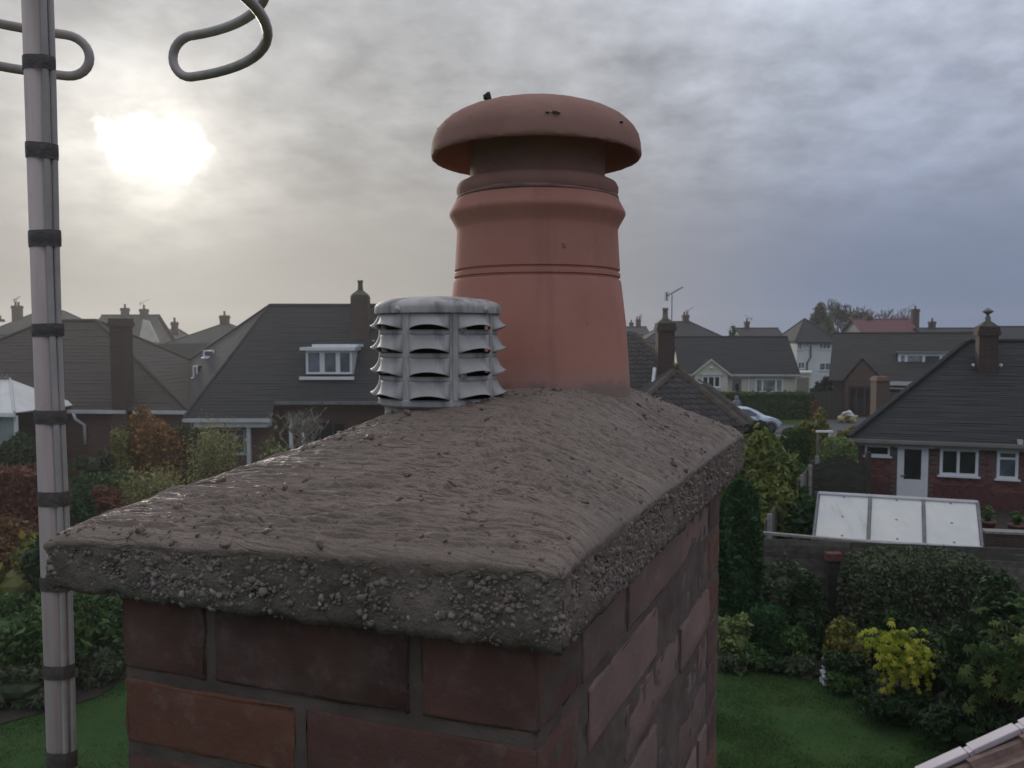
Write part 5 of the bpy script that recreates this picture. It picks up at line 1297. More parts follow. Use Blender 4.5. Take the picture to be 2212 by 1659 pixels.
# --- beige garage and white house (H)
p0, p1 = at(1716, 807, 76), at(1751, 808, 75.5); T = frame(p0, p1)
Ga = mk('beige_garage', 'low beige garage in front of the white two-storey house', 'garage', tuple(T(T.L / 2, 0, .5)))
walls(Ga, T, T.L, 4, .3, p0.z, M_CREAM); MB(T).box(-.1, T.L + .1, -.15, 4.1, p0.z + .003, p0.z + .16).build('flat_roof', M_GUTTER, Ga)
MB(T).box(T.L * .15, T.L * .9, -.04, -.002, .5, p0.z - .35).build('garage_door', M_PALE, Ga)
Hh, T = far_house('white_house', 'white rendered two-storey house with dark hipped roof', 1722, 1801, 738, 689, 84, 6.4, True, M_RENDER, M_ROOFD, None, [], [(1722, 1732, 741, 755, 2), (1741, 1746, 741, 753, 1), (1769, 1793, 741, 754, 3), (1724, 1738, 782, 796, 2), (1770, 1795, 784, 800, 2)], n=16)
mb = MB().tube([tuple(T(T.X(1750), -.1, 5.2)), tuple(T(T.X(1750), -.1, 4.0)), tuple(T(T.X(1743), -.1, 3.4)), tuple(T(T.X(1742), -.1, 1.0))], .08, 6); mb.build('downpipe', M_DGUT, Hh)
# --- trees on the skyline, right
shrub('skyline_tree', 'dense olive tree behind the white house', 'tree', (at(1775, 700, 112).x, 112.0), 9.6, 2.1, 2.0, G_FAR, 5000, .2, 'blob', 33, stem=1.5)
bare_tree('skyline_tree', 'tall bare branching tree right of the dense olive tree', (at(1832, 700, 118).x, 118.0), 10.6, 7, M_TWIG, .5, twig=.035, depth=6)
bare_tree('skyline_tree', 'smaller bare tree above the left end of the red roof', (at(1868, 700, 130).x, 130.0), 9.4, 8, M_TWIG, .5, twig=.035, depth=5)
bare_tree('skyline_tree', 'faint bare tree behind the middle of the red roof', (at(1905, 700, 150).x, 150.0), 9.8, 9, M_TWIG, .5, twig=.03, depth=5)
bare_tree('skyline_tree', 'faint bare tree behind the right end of the red roof', (at(1945, 700, 155).x, 155.0), 9.3, 10, M_TWIG, .5, twig=.03, depth=5)
shrub('skyline_tree', 'green bushy tree below the tall bare tree', 'tree', (at(1846, 710, 110).x, 110.0), 8.0, 1.6, 1.5, G_FAR, 3000, .2, 'blob', 36, stem=1.0)
# --- red-roofed house (I) and other skyline roofs, right
far_house('skyline_house', 'red-roofed skyline house with a chimney at each end', 1872, 1990, 728, 690, 100, 8, False, M_PALE, M_ROOFR, None, [(1874, 11, 684, 1), (1974, 14, 668, 1)], n=14)
far_house('skyline_house', 'long low dark roof with brick chimney right of the red roof', 2008, 2150, 725, 709, 98, 6, False, M_BRICK, M_ROOFD, None, [(2011, 11, 695, 1)])
far_house('skyline_house', 'olive-brown roof behind the right chimney on the skyline', 2120, 2185, 742, 717, 82, 7, False, M_BRICKB, M_ROOFO, None, [(2156, 7, 706, 0)])
far_house('skyline_house', 'grey slate house with brown gable edge at the far right skyline', 2176, 2320, 742, 706, 76, 8, False, M_BRICKB, M_ROOFD, None, [])
yagi('house_aerial', 'thin aerial beside the right chimney of the red-roofed house', tuple(at(1962, 690, 100)), 1.4, 1.2, .2)
# --- long brown bungalow with white dormer (J)
p0, p1 = at(1800, 820, 58.5), at(2150, 822, 54.3); T = frame(p0, p1); ze = p0.z
Jh = mk('long_bungalow', 'long dark-brown bungalow with wide white dormer and brick gable porch', 'house', tuple(T(T.L / 2, 0, .5)))
Jh['_gm'] = M_BRICKB.name
zr = at(1950, 720, 62.5).z; walls(Jh, T, T.L, 9, .2, ze, M_BRICKB); hip_roof(Jh, T, T.L, 9, ze, zr, .3, 40, M_ROOFO, None, True); Jh.pop('_gm')
gutter(Jh, T, T.L, ze, M_DGUT)
MB(T).box(T.X(1917, -.6), T.X(2060, -.6), -.75, -.45, ze - .28, ze - .02).build('white_fascia', M_GUTTER, Jh)
MB(T).box(T.X(1917, -.4), T.X(2060, -.4), -.5, -.3, ze - .55, ze - .45).build('white_fascia', M_GUTTER, Jh)
ga0, ga1, gax = T.X(1827, -1.2), T.X(1908, -1.2), T.X(1863, -1.2); gz = T.Z(1863, 776, -1.2)
MB(T).box(ga0, ga1, -1.2, 0, .2, ze - .02).build('porch_wall', M_BRICKB, Jh)
MB().slab([tuple(T(ga0, -1.2, ze)), tuple(T(ga1, -1.2, ze)), tuple(T(gax, -1.2, gz))], tuple(T.uy * .2)).build('porch_gable', M_BRICKB, Jh)
mb = MB(); courses(mb, T(ga0 - .15, 3, ze), T(ga0 - .15, -1.3, ze), T(gax, -1.3, gz + .1), T(gax, 3, gz + .1), 10); courses(mb, T(ga1 + .15, -1.3, ze), T(ga1 + .15, 3, ze), T(gax, 3, gz + .1), T(gax, -1.3, gz + .1), 10); mb.build('porch_roof', M_ROOFO, Jh)
window(Jh, T, T.X(1834, -1.2), T.X(1888, -1.2), .55, T.Z(1860, 834, -1.2), -1.2, 3, M_GLASS, fm=mat('dark_red_frame', (0.06, 0.02, 0.02), .6), sill=False, fw=.12, name='patio_door')
window(Jh, T, T.X(1920), T.X(1944), .9, ze - .75, 0, 1, M_GLASSC, fm=M_DGUT, top=.5); window(Jh, T, T.X(1950), T.X(1985), .9, ze - .75, 0, 2, M_GLASS, fm=M_DGUT)
yD = 1.6; zd0, zd1 = T.Z(2000, 788, yD), T.Z(2000, 763, yD); xa, xb = T.X(1939, yD), T.X(2060, yD)
dj = MB(T).box(xa, xb, yD + .03, yD + 3, zd0, zd1).build('dormer', M_ROOFD, Jh)
MB(T).box(xa - .1, xb + .12, yD - .25, yD + 3.3, zd1 + .003, zd1 + .1).build('dormer_roof', M_LEAD, dj)
window(Jh, T, xa + .02, xb - .02, zd0, zd1, yD, [.15, .47, .78], [M_GLASSC, M_GLASSC, M_GLASSB, M_GLASSB], fw=.19)
# brick pier on its forecourt, driveway, bags, dark gate
pb_ = at(1901, 880, 44); pr = mk('brick_pier', 'tall brick pier with tile capping in front of the long bungalow', 'pier', (pb_.x, 44, .5))
MB().box(pb_.x - .36, pb_.x + .36, 43.7, 44.4, .3, at(1901, 822, 44).z).build('shaft', M_BRICKB, pr); MB().taper(pb_.x - .42, pb_.x + .42, 43.6, 44.5, at(1901, 822, 44).z + .002, at(1901, 813, 44).z, .75).build('capping', M_POTF, pr)
road('driveway', [tuple(at(1756, 896, 56)[:2]), tuple(at(1930, 896, 55)[:2]), (26, 44), (20, 36), tuple(at(1800, 930, 40)[:2]), (17.5, 46)], .03)
road('road', [(-12, 46.5), (60, 43), (60, 50), (17, 50.6), (-12, 51)], .02)
pg = at(1830, 886, 52); bag = mk('garden_bags', 'pile of yellow and white sacks on the driveway by the patio doors', 'sacks', (pg.x, 52, .53))
for i, (dx_, r_, mm) in enumerate(((-.3, .3, 'y'), (.2, .36, 'y'), (.0, .28, 'w'))):
    lump('sack', (pg.x + dx_, 52 - .1 * i, .53 + .26 + (.35 if i == 2 else 0)), r_, mat('sack_' + mm, (0.42, 0.34, 0.18) if mm == 'y' else (.6, .6, .58), .7), bag, 60 + i, .75)
dg = mk('dark_gate', 'dark slatted double gate left of the brick gable porch', 'gate', tuple(at(1786, 890, 54)))
g0, g1 = at(1758, 888, 54), at(1817, 888, 54); n = 16
for i in range(n):
    x_ = g0.x + (g1.x - g0.x) * i / n; MB().box(x_, x_ + (g1.x - g0.x) / n * .86, 54, 54.05, .55, 2.35 + .05 * (i % 3)).build('slat', M_DTIMBER, dg)
for z_ in (.9, 1.9): MB().box(g0.x, g1.x, 54.053, 54.12, z_, z_ + .12).build('rail', M_DTIMBER, dg)
shrub('red_shrub', 'small dark red shrub at the hedge end beside the slatted gate', 'shrub', (at(1764, 880, 53).x, 53.0), 1.5, .3, .3, G_RED, 700, .08, 'blob', 40)
shrub('far_shrub', 'dark rounded shrub between the white house and the long bungalow', 'shrub', (at(1778, 820, 60).x, 60.0), 2.9, 1.0, .8, G_DARK, 2000, .1, 'blob', 41)
# --- long clipped hedge, car, person
hb = at(1640, 900, 55)
x0_, x1_ = at(1540, 900, 54).x, at(1752, 900, 54).x
shrub('clipped_hedge', 'long clipped dark green hedge behind the pale blue car', 'hedge', ((x0_ + x1_) / 2, 55.0), 1.72, (x1_ - x0_) / 2, .8, G_HEDGE, 15000, .07, 'box', 42, core=.9)
M_CAR = mat('pale_blue_car_paint', (0.60, 0.68, 0.80), .25, .03, 2.0, metal=.15)
M_TYRE = mat('tyre', (.02, .02, .02), .85, .2); M_RIM = mat('alloy_rim', (.20, .20, .21), .4, .2, metal=.7)
def car():
    yc = 46.0; xf = at(1693, 925, yc).x; zg_ = g(yc) + .03; Lc = 3.95
    r = mk('hatchback_car', 'pale blue hatchback car half hidden by the pantiled roof', 'car', (xf - Lc / 2, yc + .84, zg_))
    T = lambda x, y, z: Vector((xf - Lc + x, yc + .84 - y, zg_ + z))      # x forward, y to the viewer's side, z up
    st = [(0.0, .45, .70, .70, .62), (.06, .30, .98, .98, .74), (.35, .24, 1.02, 1.32, .80), (.8, .22, .99, 1.45, .83), (1.5, .22, .95, 1.49, .84), (2.1, .22, .93, 1.45, .84), (2.55, .22, .93, 1.27, .83), (3.0, .22, .93, 1.00, .82), (3.3, .22, .90, .93, .80), (3.7, .25, .78, .80, .74), (3.9, .34, .62, .64, .62), (3.95, .45, .55, .56, .5)]
    vs = []; fs = []; K = 8
    for (x, zb_, zbelt, ztop, hw) in st:
        tw = hw * (.74 if ztop > zbelt + .1 else .93)
        ring_ = [(hw * .86, zb_), (hw, zb_ + .18), (hw * 1.0, zbelt * .75), (hw * .97, zbelt), (tw, ztop - .03), (tw * .8, ztop), (tw * .3, ztop + .012)]
        full = ring_ + [(-a, z) for a, z in ring_[::-1]]
        vs += [(x, a, z) for a, z in full]
    K = 14
    for i in range(len(st) - 1):
        for k in range(K - 1): fs.append((i * K + k, i * K + k + 1, (i + 1) * K + k + 1, (i + 1) * K + k))
        fs.append((i * K + K - 1, i * K, (i + 1) * K, (i + 1) * K + K - 1))
    fs += [tuple(range(K)), tuple(range(len(st) * K - 1, (len(st) - 1) * K - 1, -1))]
    body = auto(MB(T).add(vs, fs).build('body', M_CAR, r), 42)
    def side(x, z, s): # surface of the glasshouse side
        import bisect
        X_ = [q[0] for q in st]; i = max(0, min(len(st) - 2, bisect.bisect(X_, x) - 1)); t = (x - X_[i]) / (X_[i + 1] - X_[i])
        q = [a + (b2 - a) * t for a, b2 in zip(st[i], st[i + 1])]; zb_, ztp, hw = q[2], q[3] - .03, q[4]
        tw = hw * .74; f_ = max(0, min(1, (z - zb_) / max(.05, ztp - zb_))); return s * (hw * .97 + (tw - hw * .97) * f_ + .012)
    for s in (1, -1):
        for nm, pts in (('side_window', [(1.62, .99), (2.62, .98), (2.45, 1.12), (2.02, 1.36), (1.62, 1.40)]), ('side_window', [(.65, 1.04), (1.55, .99), (1.55, 1.40), (.85, 1.38)])):
            MB(T).poly([(x, side(x, z, s), z) for x, z in pts]).build(nm, M_GLASSB, body)
        MB(T).box(2.42, 2.56, s * .86 - .07, s * .86 + .09, .93, 1.06).build('mirror', M_CAR, body)
        MB(T).box(1.75, 1.93, s * .845 - .01, s * .845 + .015, .80, .84).build('door_handle', M_CAR, body)
        MB(T).box(1.585, 1.60, s * .836, s * .842, .4, .95).build('door_gap', M_DGUT, body)
        MB(T).add([(3.55, s * .765, .70), (3.86, s * .66, .60), (3.80, s * .69, .72), (3.58, s * .77, .80)], [(0, 1, 2, 3)]).build('headlight', M_WHITE, body)
        for wx in (.62, 3.22):
            wh = MB(); c_ = T(wx, s * .80, .32)
            vs = []; prof_ = [(.0, .06), (.20, .065), (.215, .045), (.31, .05), (.325, .02), (.325, -.16), (.0, -.16)]
            for rr, yy in prof_:
                for k in range(24): t = k * math.pi / 12; vs.append((c_.x + rr * math.cos(t), c_.y - s * yy, c_.z + rr * math.sin(t)))
            fs_ = [(j * 24 + k, j * 24 + (k + 1) % 24, (j + 1) * 24 + (k + 1) % 24, (j + 1) * 24 + k) for j in range(6) for k in range(24)]
            w_ = wh.add(vs, fs_).build('wheel', M_TYRE, r, True)
            mb = MB()
            for k in range(8):
                t = k * math.pi / 4; n1 = Vector((math.cos(t), 0, math.sin(t))); n2 = Vector((-math.sin(t), 0, math.cos(t))); yo = Vector((0, -s * .075, 0))
                mb.slab([tuple(c_ + yo + n1 * .03 - n2 * .03), tuple(c_ + yo + n1 * .21 - n2 * .02), tuple(c_ + yo + n1 * .21 + n2 * .02), tuple(c_ + yo + n1 * .03 + n2 * .03)], (0, s * .02, 0))
            mb.build('rim', M_RIM, w_)
            vs = [];
            for k in range(17):
                t = math.pi * k / 16 * 1.16 - .25
                for rr in (.345, .395): vs.append((c_.x + rr * math.cos(t), c_.y - s * .055, c_.z + rr * math.sin(t)))
            MB().add(vs, [(2 * k, 2 * k + 1, 2 * k + 3, 2 * k + 2) for k in range(16)]).build('wheel_arch', M_DGUT, body)
    MB(T).add([(2.62, -.60, 1.235), (2.62, .60, 1.235), (3.02, .68, 1.008), (3.02, -.68, 1.008)], [(0, 1, 2, 3)]).build('windscreen', M_GLASSB, body)
    return r
car()
def person():
    y0 = 51.6; x0 = at(1592, 880, y0).x; zg_ = g(y0) + .0
    r = mk('person', 'person in blue-grey hooded jacket standing beyond the pantiled roof by the hedge', 'person', (x0, y0, zg_))
    J = {'pel': (0, 0, .92), 'sp': (0, .02, 1.18), 'ch': (0, .04, 1.40), 'nk': (0, .06, 1.53), 'hd': (0, .08, 1.66), 'hp': (.09, 0, .88), 'kn': (.10, -.02, .48), 'an': (.10, .03, .08), 'to': (.11, -.12, .04), 'hp2': (-.09, 0, .88), 'kn2': (-.11, .02, .48), 'an2': (-.12, .05, .08), 'to2': (-.14, -.10, .04),
         'sh': (.17, .04, 1.43), 'el': (.23, .0, 1.16), 'wr': (.20, -.12, .96), 'sh2': (-.17, .04, 1.43), 'el2': (-.26, -.02, 1.20), 'wr2': (-.33, -.16, 1.12)}
    R = {'pel': .15, 'sp': .145, 'ch': .165, 'nk': .075, 'hd': .115, 'hp': .09, 'kn': .06, 'an': .045, 'to': .04, 'sh': .075, 'el': .05, 'wr': .035}
    ed = [('pel', 'sp'), ('sp', 'ch'), ('ch', 'nk'), ('nk', 'hd'), ('pel', 'hp'), ('hp', 'kn'), ('kn', 'an'), ('an', 'to'), ('pel', 'hp2'), ('hp2', 'kn2'), ('kn2', 'an2'), ('an2', 'to2'), ('ch', 'sh'), ('sh', 'el'), ('el', 'wr'), ('ch', 'sh2'), ('sh2', 'el2'), ('el2', 'wr2')]
    def skin(name, keys, grow, m):
        ks = list(keys); me = bpy.data.meshes.new(name); me.from_pydata([J[k] for k in ks], [(ks.index(a), ks.index(b_)) for a, b_ in ed if a in ks and b_ in ks], []); me.update()
        o = link(name, me, m, r); o.modifiers.new('skin', 'SKIN'); me.skin_vertices or me.attributes
        for i, k in enumerate(ks):
            rr = R[k.rstrip('2')] + grow; me.skin_vertices[0].data[i].radius = (rr, rr * .8)
        me.skin_vertices[0].data[0].use_root = True
        s = o.modifiers.new('sub', 'SUBSURF'); s.levels = 1; s.render_levels = 2; return o
    import bmesh
    def prep(name, keys, grow, m):
        ks = list(keys); me = bpy.data.meshes.new(name); bm = bmesh.new(); lay = bm.verts.layers.skin.verify()
        vs = [bm.verts.new(J[k]) for k in ks]
        for i, k in enumerate(ks): rr = R[k.rstrip('2')] + grow; vs[i][lay].radius = (rr, rr * .85); vs[i][lay].use_root = (i == 0)
        for a, b_ in ed:
            if a in ks and b_ in ks: bm.edges.new((vs[ks.index(a)], vs[ks.index(b_)]))
        bm.to_mesh(me); bm.free(); o = link(name, me, m, r); o.modifiers.new('skin', 'SKIN'); s = o.modifiers.new('sub', 'SUBSURF'); s.levels = 1; s.render_levels = 2; return o
    prep('body', J.keys(), 0, mat('skin', (.45, .29, .22), .6, .1))
    prep('jacket', ['pel', 'sp', 'ch', 'nk', 'sh', 'el', 'sh2', 'el2'], .022, mat('blue_grey_jacket', (.17, .19, .25), .85, .15, 8))
    prep('trousers', ['pel', 'hp', 'kn', 'an', 'hp2', 'kn2', 'an2'], .016, mat('grey_trousers', (.10, .105, .105), .9, .2, 8))
    MB().lathe([(.01, .15), (.07, .135), (.12, .07), (.135, 0), (.13, -.08), (.11, -.15), (.13, -.19)], (x0, y0 + .085, zg_ + 1.66), 14).build('hood', bpy.data.materials['blue_grey_jacket'], r, True)
    for s, w_ in ((1, 'wr'), (-1, 'wr2')):
        b0 = Vector(J[w_]) + Vector((x0, y0, zg_)); d = Vector((s * .02, -.10, -.03)).normalized()
        mb = MB().tube([b0, b0 + d * .05, b0 + d * .09], [.03, .04, .035], 8)
        for f in range(4): a = b0 + d * .08 + Vector(((f - 1.5) * .02, 0, 0)); mb.tube([a, a + d * (.05 + .01 * (f in (1, 2))), a + d * .08 + Vector((0, 0, -.03))], [.010, .009, .007], 6)
        a = b0 + d * .03; mb.tube([a, a + Vector((-s * .05, -.02, -.01)), a + Vector((-s * .06, -.06, -.02))], [.012, .010, .008], 6)
        mb.build('hand', bpy.data.materials['skin'], r, True)
    for s, w_ in ((1, 'an'), (-1, 'an2')):
        q = Vector(J[w_]) + Vector((x0, y0, zg_)); MB().tube([q + Vector((0, .06, -.03)), q + Vector((0, -.06, -.03)), q + Vector((s * .01, -.18, -.045))], [.05, .055, .035], 8).build('shoe', M_DGUT, r, True)
person()
MB_ = at(1640, 939, 44.6)
kb = MB().box(MB_.x - 6, MB_.x + 3.2, 44.5, 44.75, .3, .62).build('garden_kerb', M_CONC); tag(kb, 'low pale kerb wall in front of the car', 'kerb wall')
# --- clipped shrubs of the middle distance
shrub('topiary', 'dark flat-topped topiary standing on a thick stem in front of the car', 'topiary', px_base(1634, 30.5), 2.35, .42, .42, G_DARK, 3500, .05, 'round', 43, stem=1.5)
TB = px_base(1634, 30.5); shrub('topiary', 'dark clipped column under the flat-topped topiary', 'topiary', (TB[0], TB[1] - .05), 1.75, .24, .24, G_DARK, 1800, .05, 'column', 44)
shrub('hedge_block', 'bright-topped clipped hedge block below the car front', 'hedge', px_base(1718, 31.0), 2.05, .52, .5, G_HEDGE, 5000, .05, 'round', 45)
shrub('gold_shrub', 'golden-brown shrub between hedge block and driveway', 'shrub', px_base(1762, 34.0), 2.35, .75, .6, G_GOLD, 3500, .06, 'blob', 46)
shrub('gold_shrub', 'reddish shrub behind the left end of the red brick bungalow roof', 'shrub', px_base(1835, 33.5), 1.95, .7, .5, G_GOLD, 2500, .06, 'blob', 47)
shrub('gold_shrub', 'brown shrub between the flat-topped topiary and the hedge block', 'shrub', px_base(1672, 30.8), 1.6, .6, .5, G_GOLD, 2500, .06, 'blob', 48)
shrub('dome_shrub', 'pale green domed shrub rising behind the arched fence panel', 'shrub', px_base(1812, 26.3), 2.3, .58, .5, G_VARI, 4500, .04, 'round', 49)
shrub('garden_shrub', 'small green shrub behind the diagonal fence end', 'shrub', px_base(1733, 26.6), 1.85, .5, .4, G_MID, 2200, .05, 'blob', 50)
ag = at(1779, 985, 27.5); arch = mk('garden_arch', 'white-topped timber garden arch behind the fence corner', 'arch', (ag.x, 27.5, .5))
za = at(1779, 934, 27.5).z
for s in (-.2, .2): MB().box(ag.x + s - .04, ag.x + s + .04, 27.46, 27.54, .4, za).build('post', M_TIMBER if s < 0 else M_WHITE, arch)
MB().box(ag.x - .26, ag.x + .28, 27.42, 27.58, za + .002, za + .06).build('lintel', M_WHITE, arch)
# --- diagonal boundary fence
f0, f1 = at(1655, 1116, 18.4), at(1760, 989, 25.6); fz0, fz1 = f0.z, f1.z; n = 34
fe = mk('boundary_fence', 'grey close-board fence running away beside the yellow-green tree', 'fence', (f0.x, f0.y, 0))
for i in range(n):
    t = i / n; p = f0.lerp(f1, t); q = f0.lerp(f1, t + .92 / n); j = random.uniform(-.03, .03); s = random.uniform(-.012, .012)
    MB().slab([(p.x, p.y + s, g(p.y) + .05), (q.x, q.y + s, g(q.y) + .05), (q.x, q.y + s, p.z + j - .06), (p.x, p.y + s, p.z + j - .06)], (-.022, .011, 0)).build('board', M_TIMBER, fe)
for i in range(6):
    p = f0.lerp(f1, i / 5); MB().box(p.x + .03, p.x + .13, p.y - .05, p.y + .05, g(p.y) - .1, p.z + .06).build('post', M_CONC, fe)
# --- arched fence panel by the bungalow
a0, a1 = at(1757, 1065, 25.1), at(1868, 1068, 24.7); ap_ = mk('arched_panel', 'dark green fence panel with arched top left of the brick bungalow', 'fence panel', ((a0.x + a1.x) / 2, 24.9, .45))
zs_, zm_ = at(1770, 1004, 25).z, at(1815, 984, 25).z; n = 11
for k in range(n):
    vs = []; 
    for i in range(13):
        t = i / 12; x_ = a0.x + (a1.x - a0.x) * t; y_ = a0.y + (a1.y - a0.y) * t; bow = math.sin(math.pi * t) ** 1.5 * (zm_ - zs_)
        zb_, zt_k = .5 + (zs_ - .5) * k / n, .5 + (zs_ - .5) * (k + .94) / n
        vs += [(x_, y_ - .02 * (k % 2), zb_ + bow * k / n * (k / n)), (x_, y_ - .02 * (k % 2) - .012, zt_k + bow * ((k + 1) / n) ** 2)]
    MB().add(vs, [(2 * i, 2 * i + 2, 2 * i + 3, 2 * i + 1) for i in range(12)]).build('board', M_DTIMBER, ap_)
MB().box(a1.x + .02, a1.x + .14, a1.y - .07, a1.y + .07, .2, at(1874, 976, 24.7).z).build('post', M_DTIMBER, ap_)
MB().box(a0.x - .12, a0.x - .01, a0.y - .07, a0.y + .07, .2, zs_ + .1).build('post', M_DTIMBER, ap_)

# --- red brick bungalow (K)
EK0, EK1 = at(1834, 948, 26.5), at(2212, 962, 24.9); uxk = (EK1 - EK0); uxk.z = 0; uxk.normalize(); uyk = Vector((-uxk.y, uxk.x, 0))
W0 = EK0 + uxk * .32 + uyk * .32; W1 = W0 + uxk * 11.5; T = frame(W0, W1); LK, DK, zek = 11.5, 7.8, 2.68; zrk = 5.87
K_ = mk('brick_bungalow', 'red brick bungalow with hipped dark roof and white windows at the right', 'house', tuple(T(LK / 2, 0, .5)))
bl = at(1995, 890, 36.0); bl.z = zek; cA, cB_, cR0, cR1 = T(-.32, -.32, zek), T(LK + .32, -.32, zek), T(3.9, 3.9, zrk), T(LK - 3.9, 3.9, zrk); cC = T(LK + .32, DK + 3.5, zek)
MB().slab([(p_.x, p_.y, .2) for p_ in (T(0, 0, 0), T(LK, 0, 0), T(LK, DK, 0), bl + uxk * .6 - uyk * .3)], (0, 0, zek - .15)).build('wall', M_MORTARK, K_)
mb = MB(); courses(mb, cA, cB_, cR1, cR0, 52); courses(mb, bl, cA, cR0, cR0, 30); courses(mb, cC, bl, cR0, cR1, 20); courses(mb, cB_, cC, cR1, cR1, 30); kr = mb.build('roof', M_ROOFD, K_)
MB().tube([cR0 + Vector((0, 0, .02)), cR1 + Vector((0, 0, .02))], .085, 7).build('ridge_capping', M_ROOFD, kr)
gutter(K_, T, LK, zek, M_PALE, .32)
# serrated hip edge of bonnet tiles
a_, b_ = T(-.32, -.32, zek), T(3.9, 3.9, zrk)
ME_BON = MB().box(-.02, .16, -.09, .09, -.01, .045).mesh('bonnet_tile'); ME_BON.materials.append(M_ROOFD)
d = (b_ - a_); n = int(d.length / .115); d.normalize(); s = d.cross(Vector((0, 0, 1))).normalized(); u = s.cross(d)
for i in range(n):
    o = a_ + d * (i * .115) + Vector((0, 0, .10)); dd_ = (d - u * .22).normalized(); uu = s.cross(dd_)
    place('bonnet_tile', ME_BON, None, K_, Matrix(((dd_.x, s.x, uu.x, o.x), (dd_.y, s.y, uu.y, o.y), (dd_.z, s.z, uu.z, o.z), (0, 0, 0, 1))))
op = [(T.X(1873), T.X(1927), T.Z(1900, 984), T.Z(1900, 957)), (T.X(1944), T.X(2011), .45, T.Z(1975, 962)), (T.X(2036), T.X(2120), T.Z(2075, 1027), T.Z(2075, 964)), (T.X(2160), T.X(2207), T.Z(2180, 1034), T.Z(2180, 967))]
op = [(a, b2, c2, min(d2, zek - .22)) for a, b2, c2, d2 in op]
ME_BK = MB().box(-.1065, .1065, -.014, .03, -.0325, .0325).mesh('brick'); ME_BK.materials.append(M_BRICK_K)
ME_BH = MB().box(-.05, .05, -.014, .03, -.0325, .0325).mesh('half_brick'); ME_BH.materials.append(M_BRICK_K)
rot = Matrix.Rotation(math.atan2(uxk.y, uxk.x), 4, 'Z'); kb_ = MB(); cand = []
for k in range(30):
    z_ = zek - .10 - .075 * k
    if z_ < .55: break
    for i in range(-1, 30):
        x_ = i * .225 + (.1125 if k % 2 else 0) + .11
        if x_ < 0.1 or x_ > 6.3: continue
        if any(a - .1 < x_ < b2 + .1 and c2 - .06 < z_ < d2 + .02 for a, b2, c2, d2 in op): continue
        cand.append((x_, z_))
vis = [c for c in cand if c[1] > 1.28 or c[0] > 3.9]
vis.sort(key=lambda c: -c[1]); first = set(vis[:300])
wk = [o for o in K_.children if o.name.startswith('wall')][0]
for x_, z_ in cand:
    p = T(x_, 0, z_)
    if (x_, z_) in first: place('brick', ME_BK, None, wk, Matrix.Translation(p) @ rot)
    else: kb_.T = T; kb_.box(x_ - .1065, x_ + .1065, -.014, .03, z_ - .0325, z_ + .0325)
kb_.T = T; rb = kb_.build('lower_bricks', M_BRICK_K, wk); rb['kind'] = 'stuff'
window(K_, T, *op[0], -.02, 1, M_GLASS, fw=.06)
dr = MB(T).box(op[1][0], op[1][0] + .1, -.06, .0, .45, op[1][3]).box(op[1][1] - .1, op[1][1], -.06, .0, .45, op[1][3]).box(op[1][0] + .1, op[1][1] - .1, -.06, .0, op[1][3] - .08, op[1][3]).box(op[1][0] + .1, op[1][1] - .1, -.05, .0, 1.30, 1.40).box(op[1][0] + .1, op[1][1] - .1, -.045, .0, .45, 1.30).build('door', M_WHITE, K_)
MB(T).box(op[1][0] + .2, op[1][1] - .2, -.035, -.02, 1.40, op[1][3] - .08).build('pane', M_GLASS, dr); MB(T).box(op[1][0] + .1, op[1][0] + .2, -.048, -.0, 1.40, op[1][3] - .08).build('stile', M_WHITE, dr); MB(T).box(op[1][1] - .2, op[1][1] - .1, -.048, -.0, 1.40, op[1][3] - .08).build('stile', M_WHITE, dr)
MB(T).box(op[1][0] + .11, op[1][0] + .24, -.11, -.05, 1.50, 1.53).build('handle', M_LEAD, dr)
MB(T).box(op[1][0] - .12, op[1][1] + .12, -.32, -.02, op[1][3] + .01, op[1][3] + .07).build('door_canopy', M_GUTTER, K_)
window(K_, T, *op[2], -.02, [.48], M_GLASS, fw=.085); window(K_, T, *op[3], -.02, 1, M_GLASSB, fw=.085, top=.72)
xk, yk = 4.22, 2.75
ck = chimney(K_, T, xk, yk, .58, .6, 4.0, 6.36, M_BRICKD, 0, True, None, True)
q = T(xk, yk, 6.56)
MB().lathe([(.10, 0), (.09, .16), (.05, .18), (.05, .24), (.13, .30), (.19, .34), (.15, .37), (.02, .46)], (q.x, q.y, q.z), 14).build('flue_cowl', mat('cowl_metal', (.12, .12, .11), .6), ck, True)
M_TEAL = mat('teal_flashing', (0.16, 0.42, 0.38), .6, .2, 9)
zf = T.Z(2115, 828, 2.35)
MB(T).box(xk - .36, xk + .36, 2.36, 2.43, zf, zf + .17).box(xk - .37, xk - .29, 2.37, 2.44, zf + .172, zf + .27).box(xk + .29, xk + .37, 2.37, 2.44, zf + .172, zf + .27).build('flashing', M_TEAL, ck)
for dx_ in (-.42, .42): lump('white_bolt', tuple(T(xk + dx_, 2.6, zf + .62)), .05, M_WHITE, ck, 90, 1.0)
MB().tube([tuple(T(3.0, 3.4, 4.6)), tuple(T(3.0, 3.4, T.Z(2026, 778, 3.4)))], .06, 8).build('flue_pipe', M_LEAD, K_, True)
MB(T).box(T.X(2203, -.2), T.X(2214, -.2), -.33, -.2, zek + .02, zek + .16).build('gutter_bracket', M_GUTTER, K_)

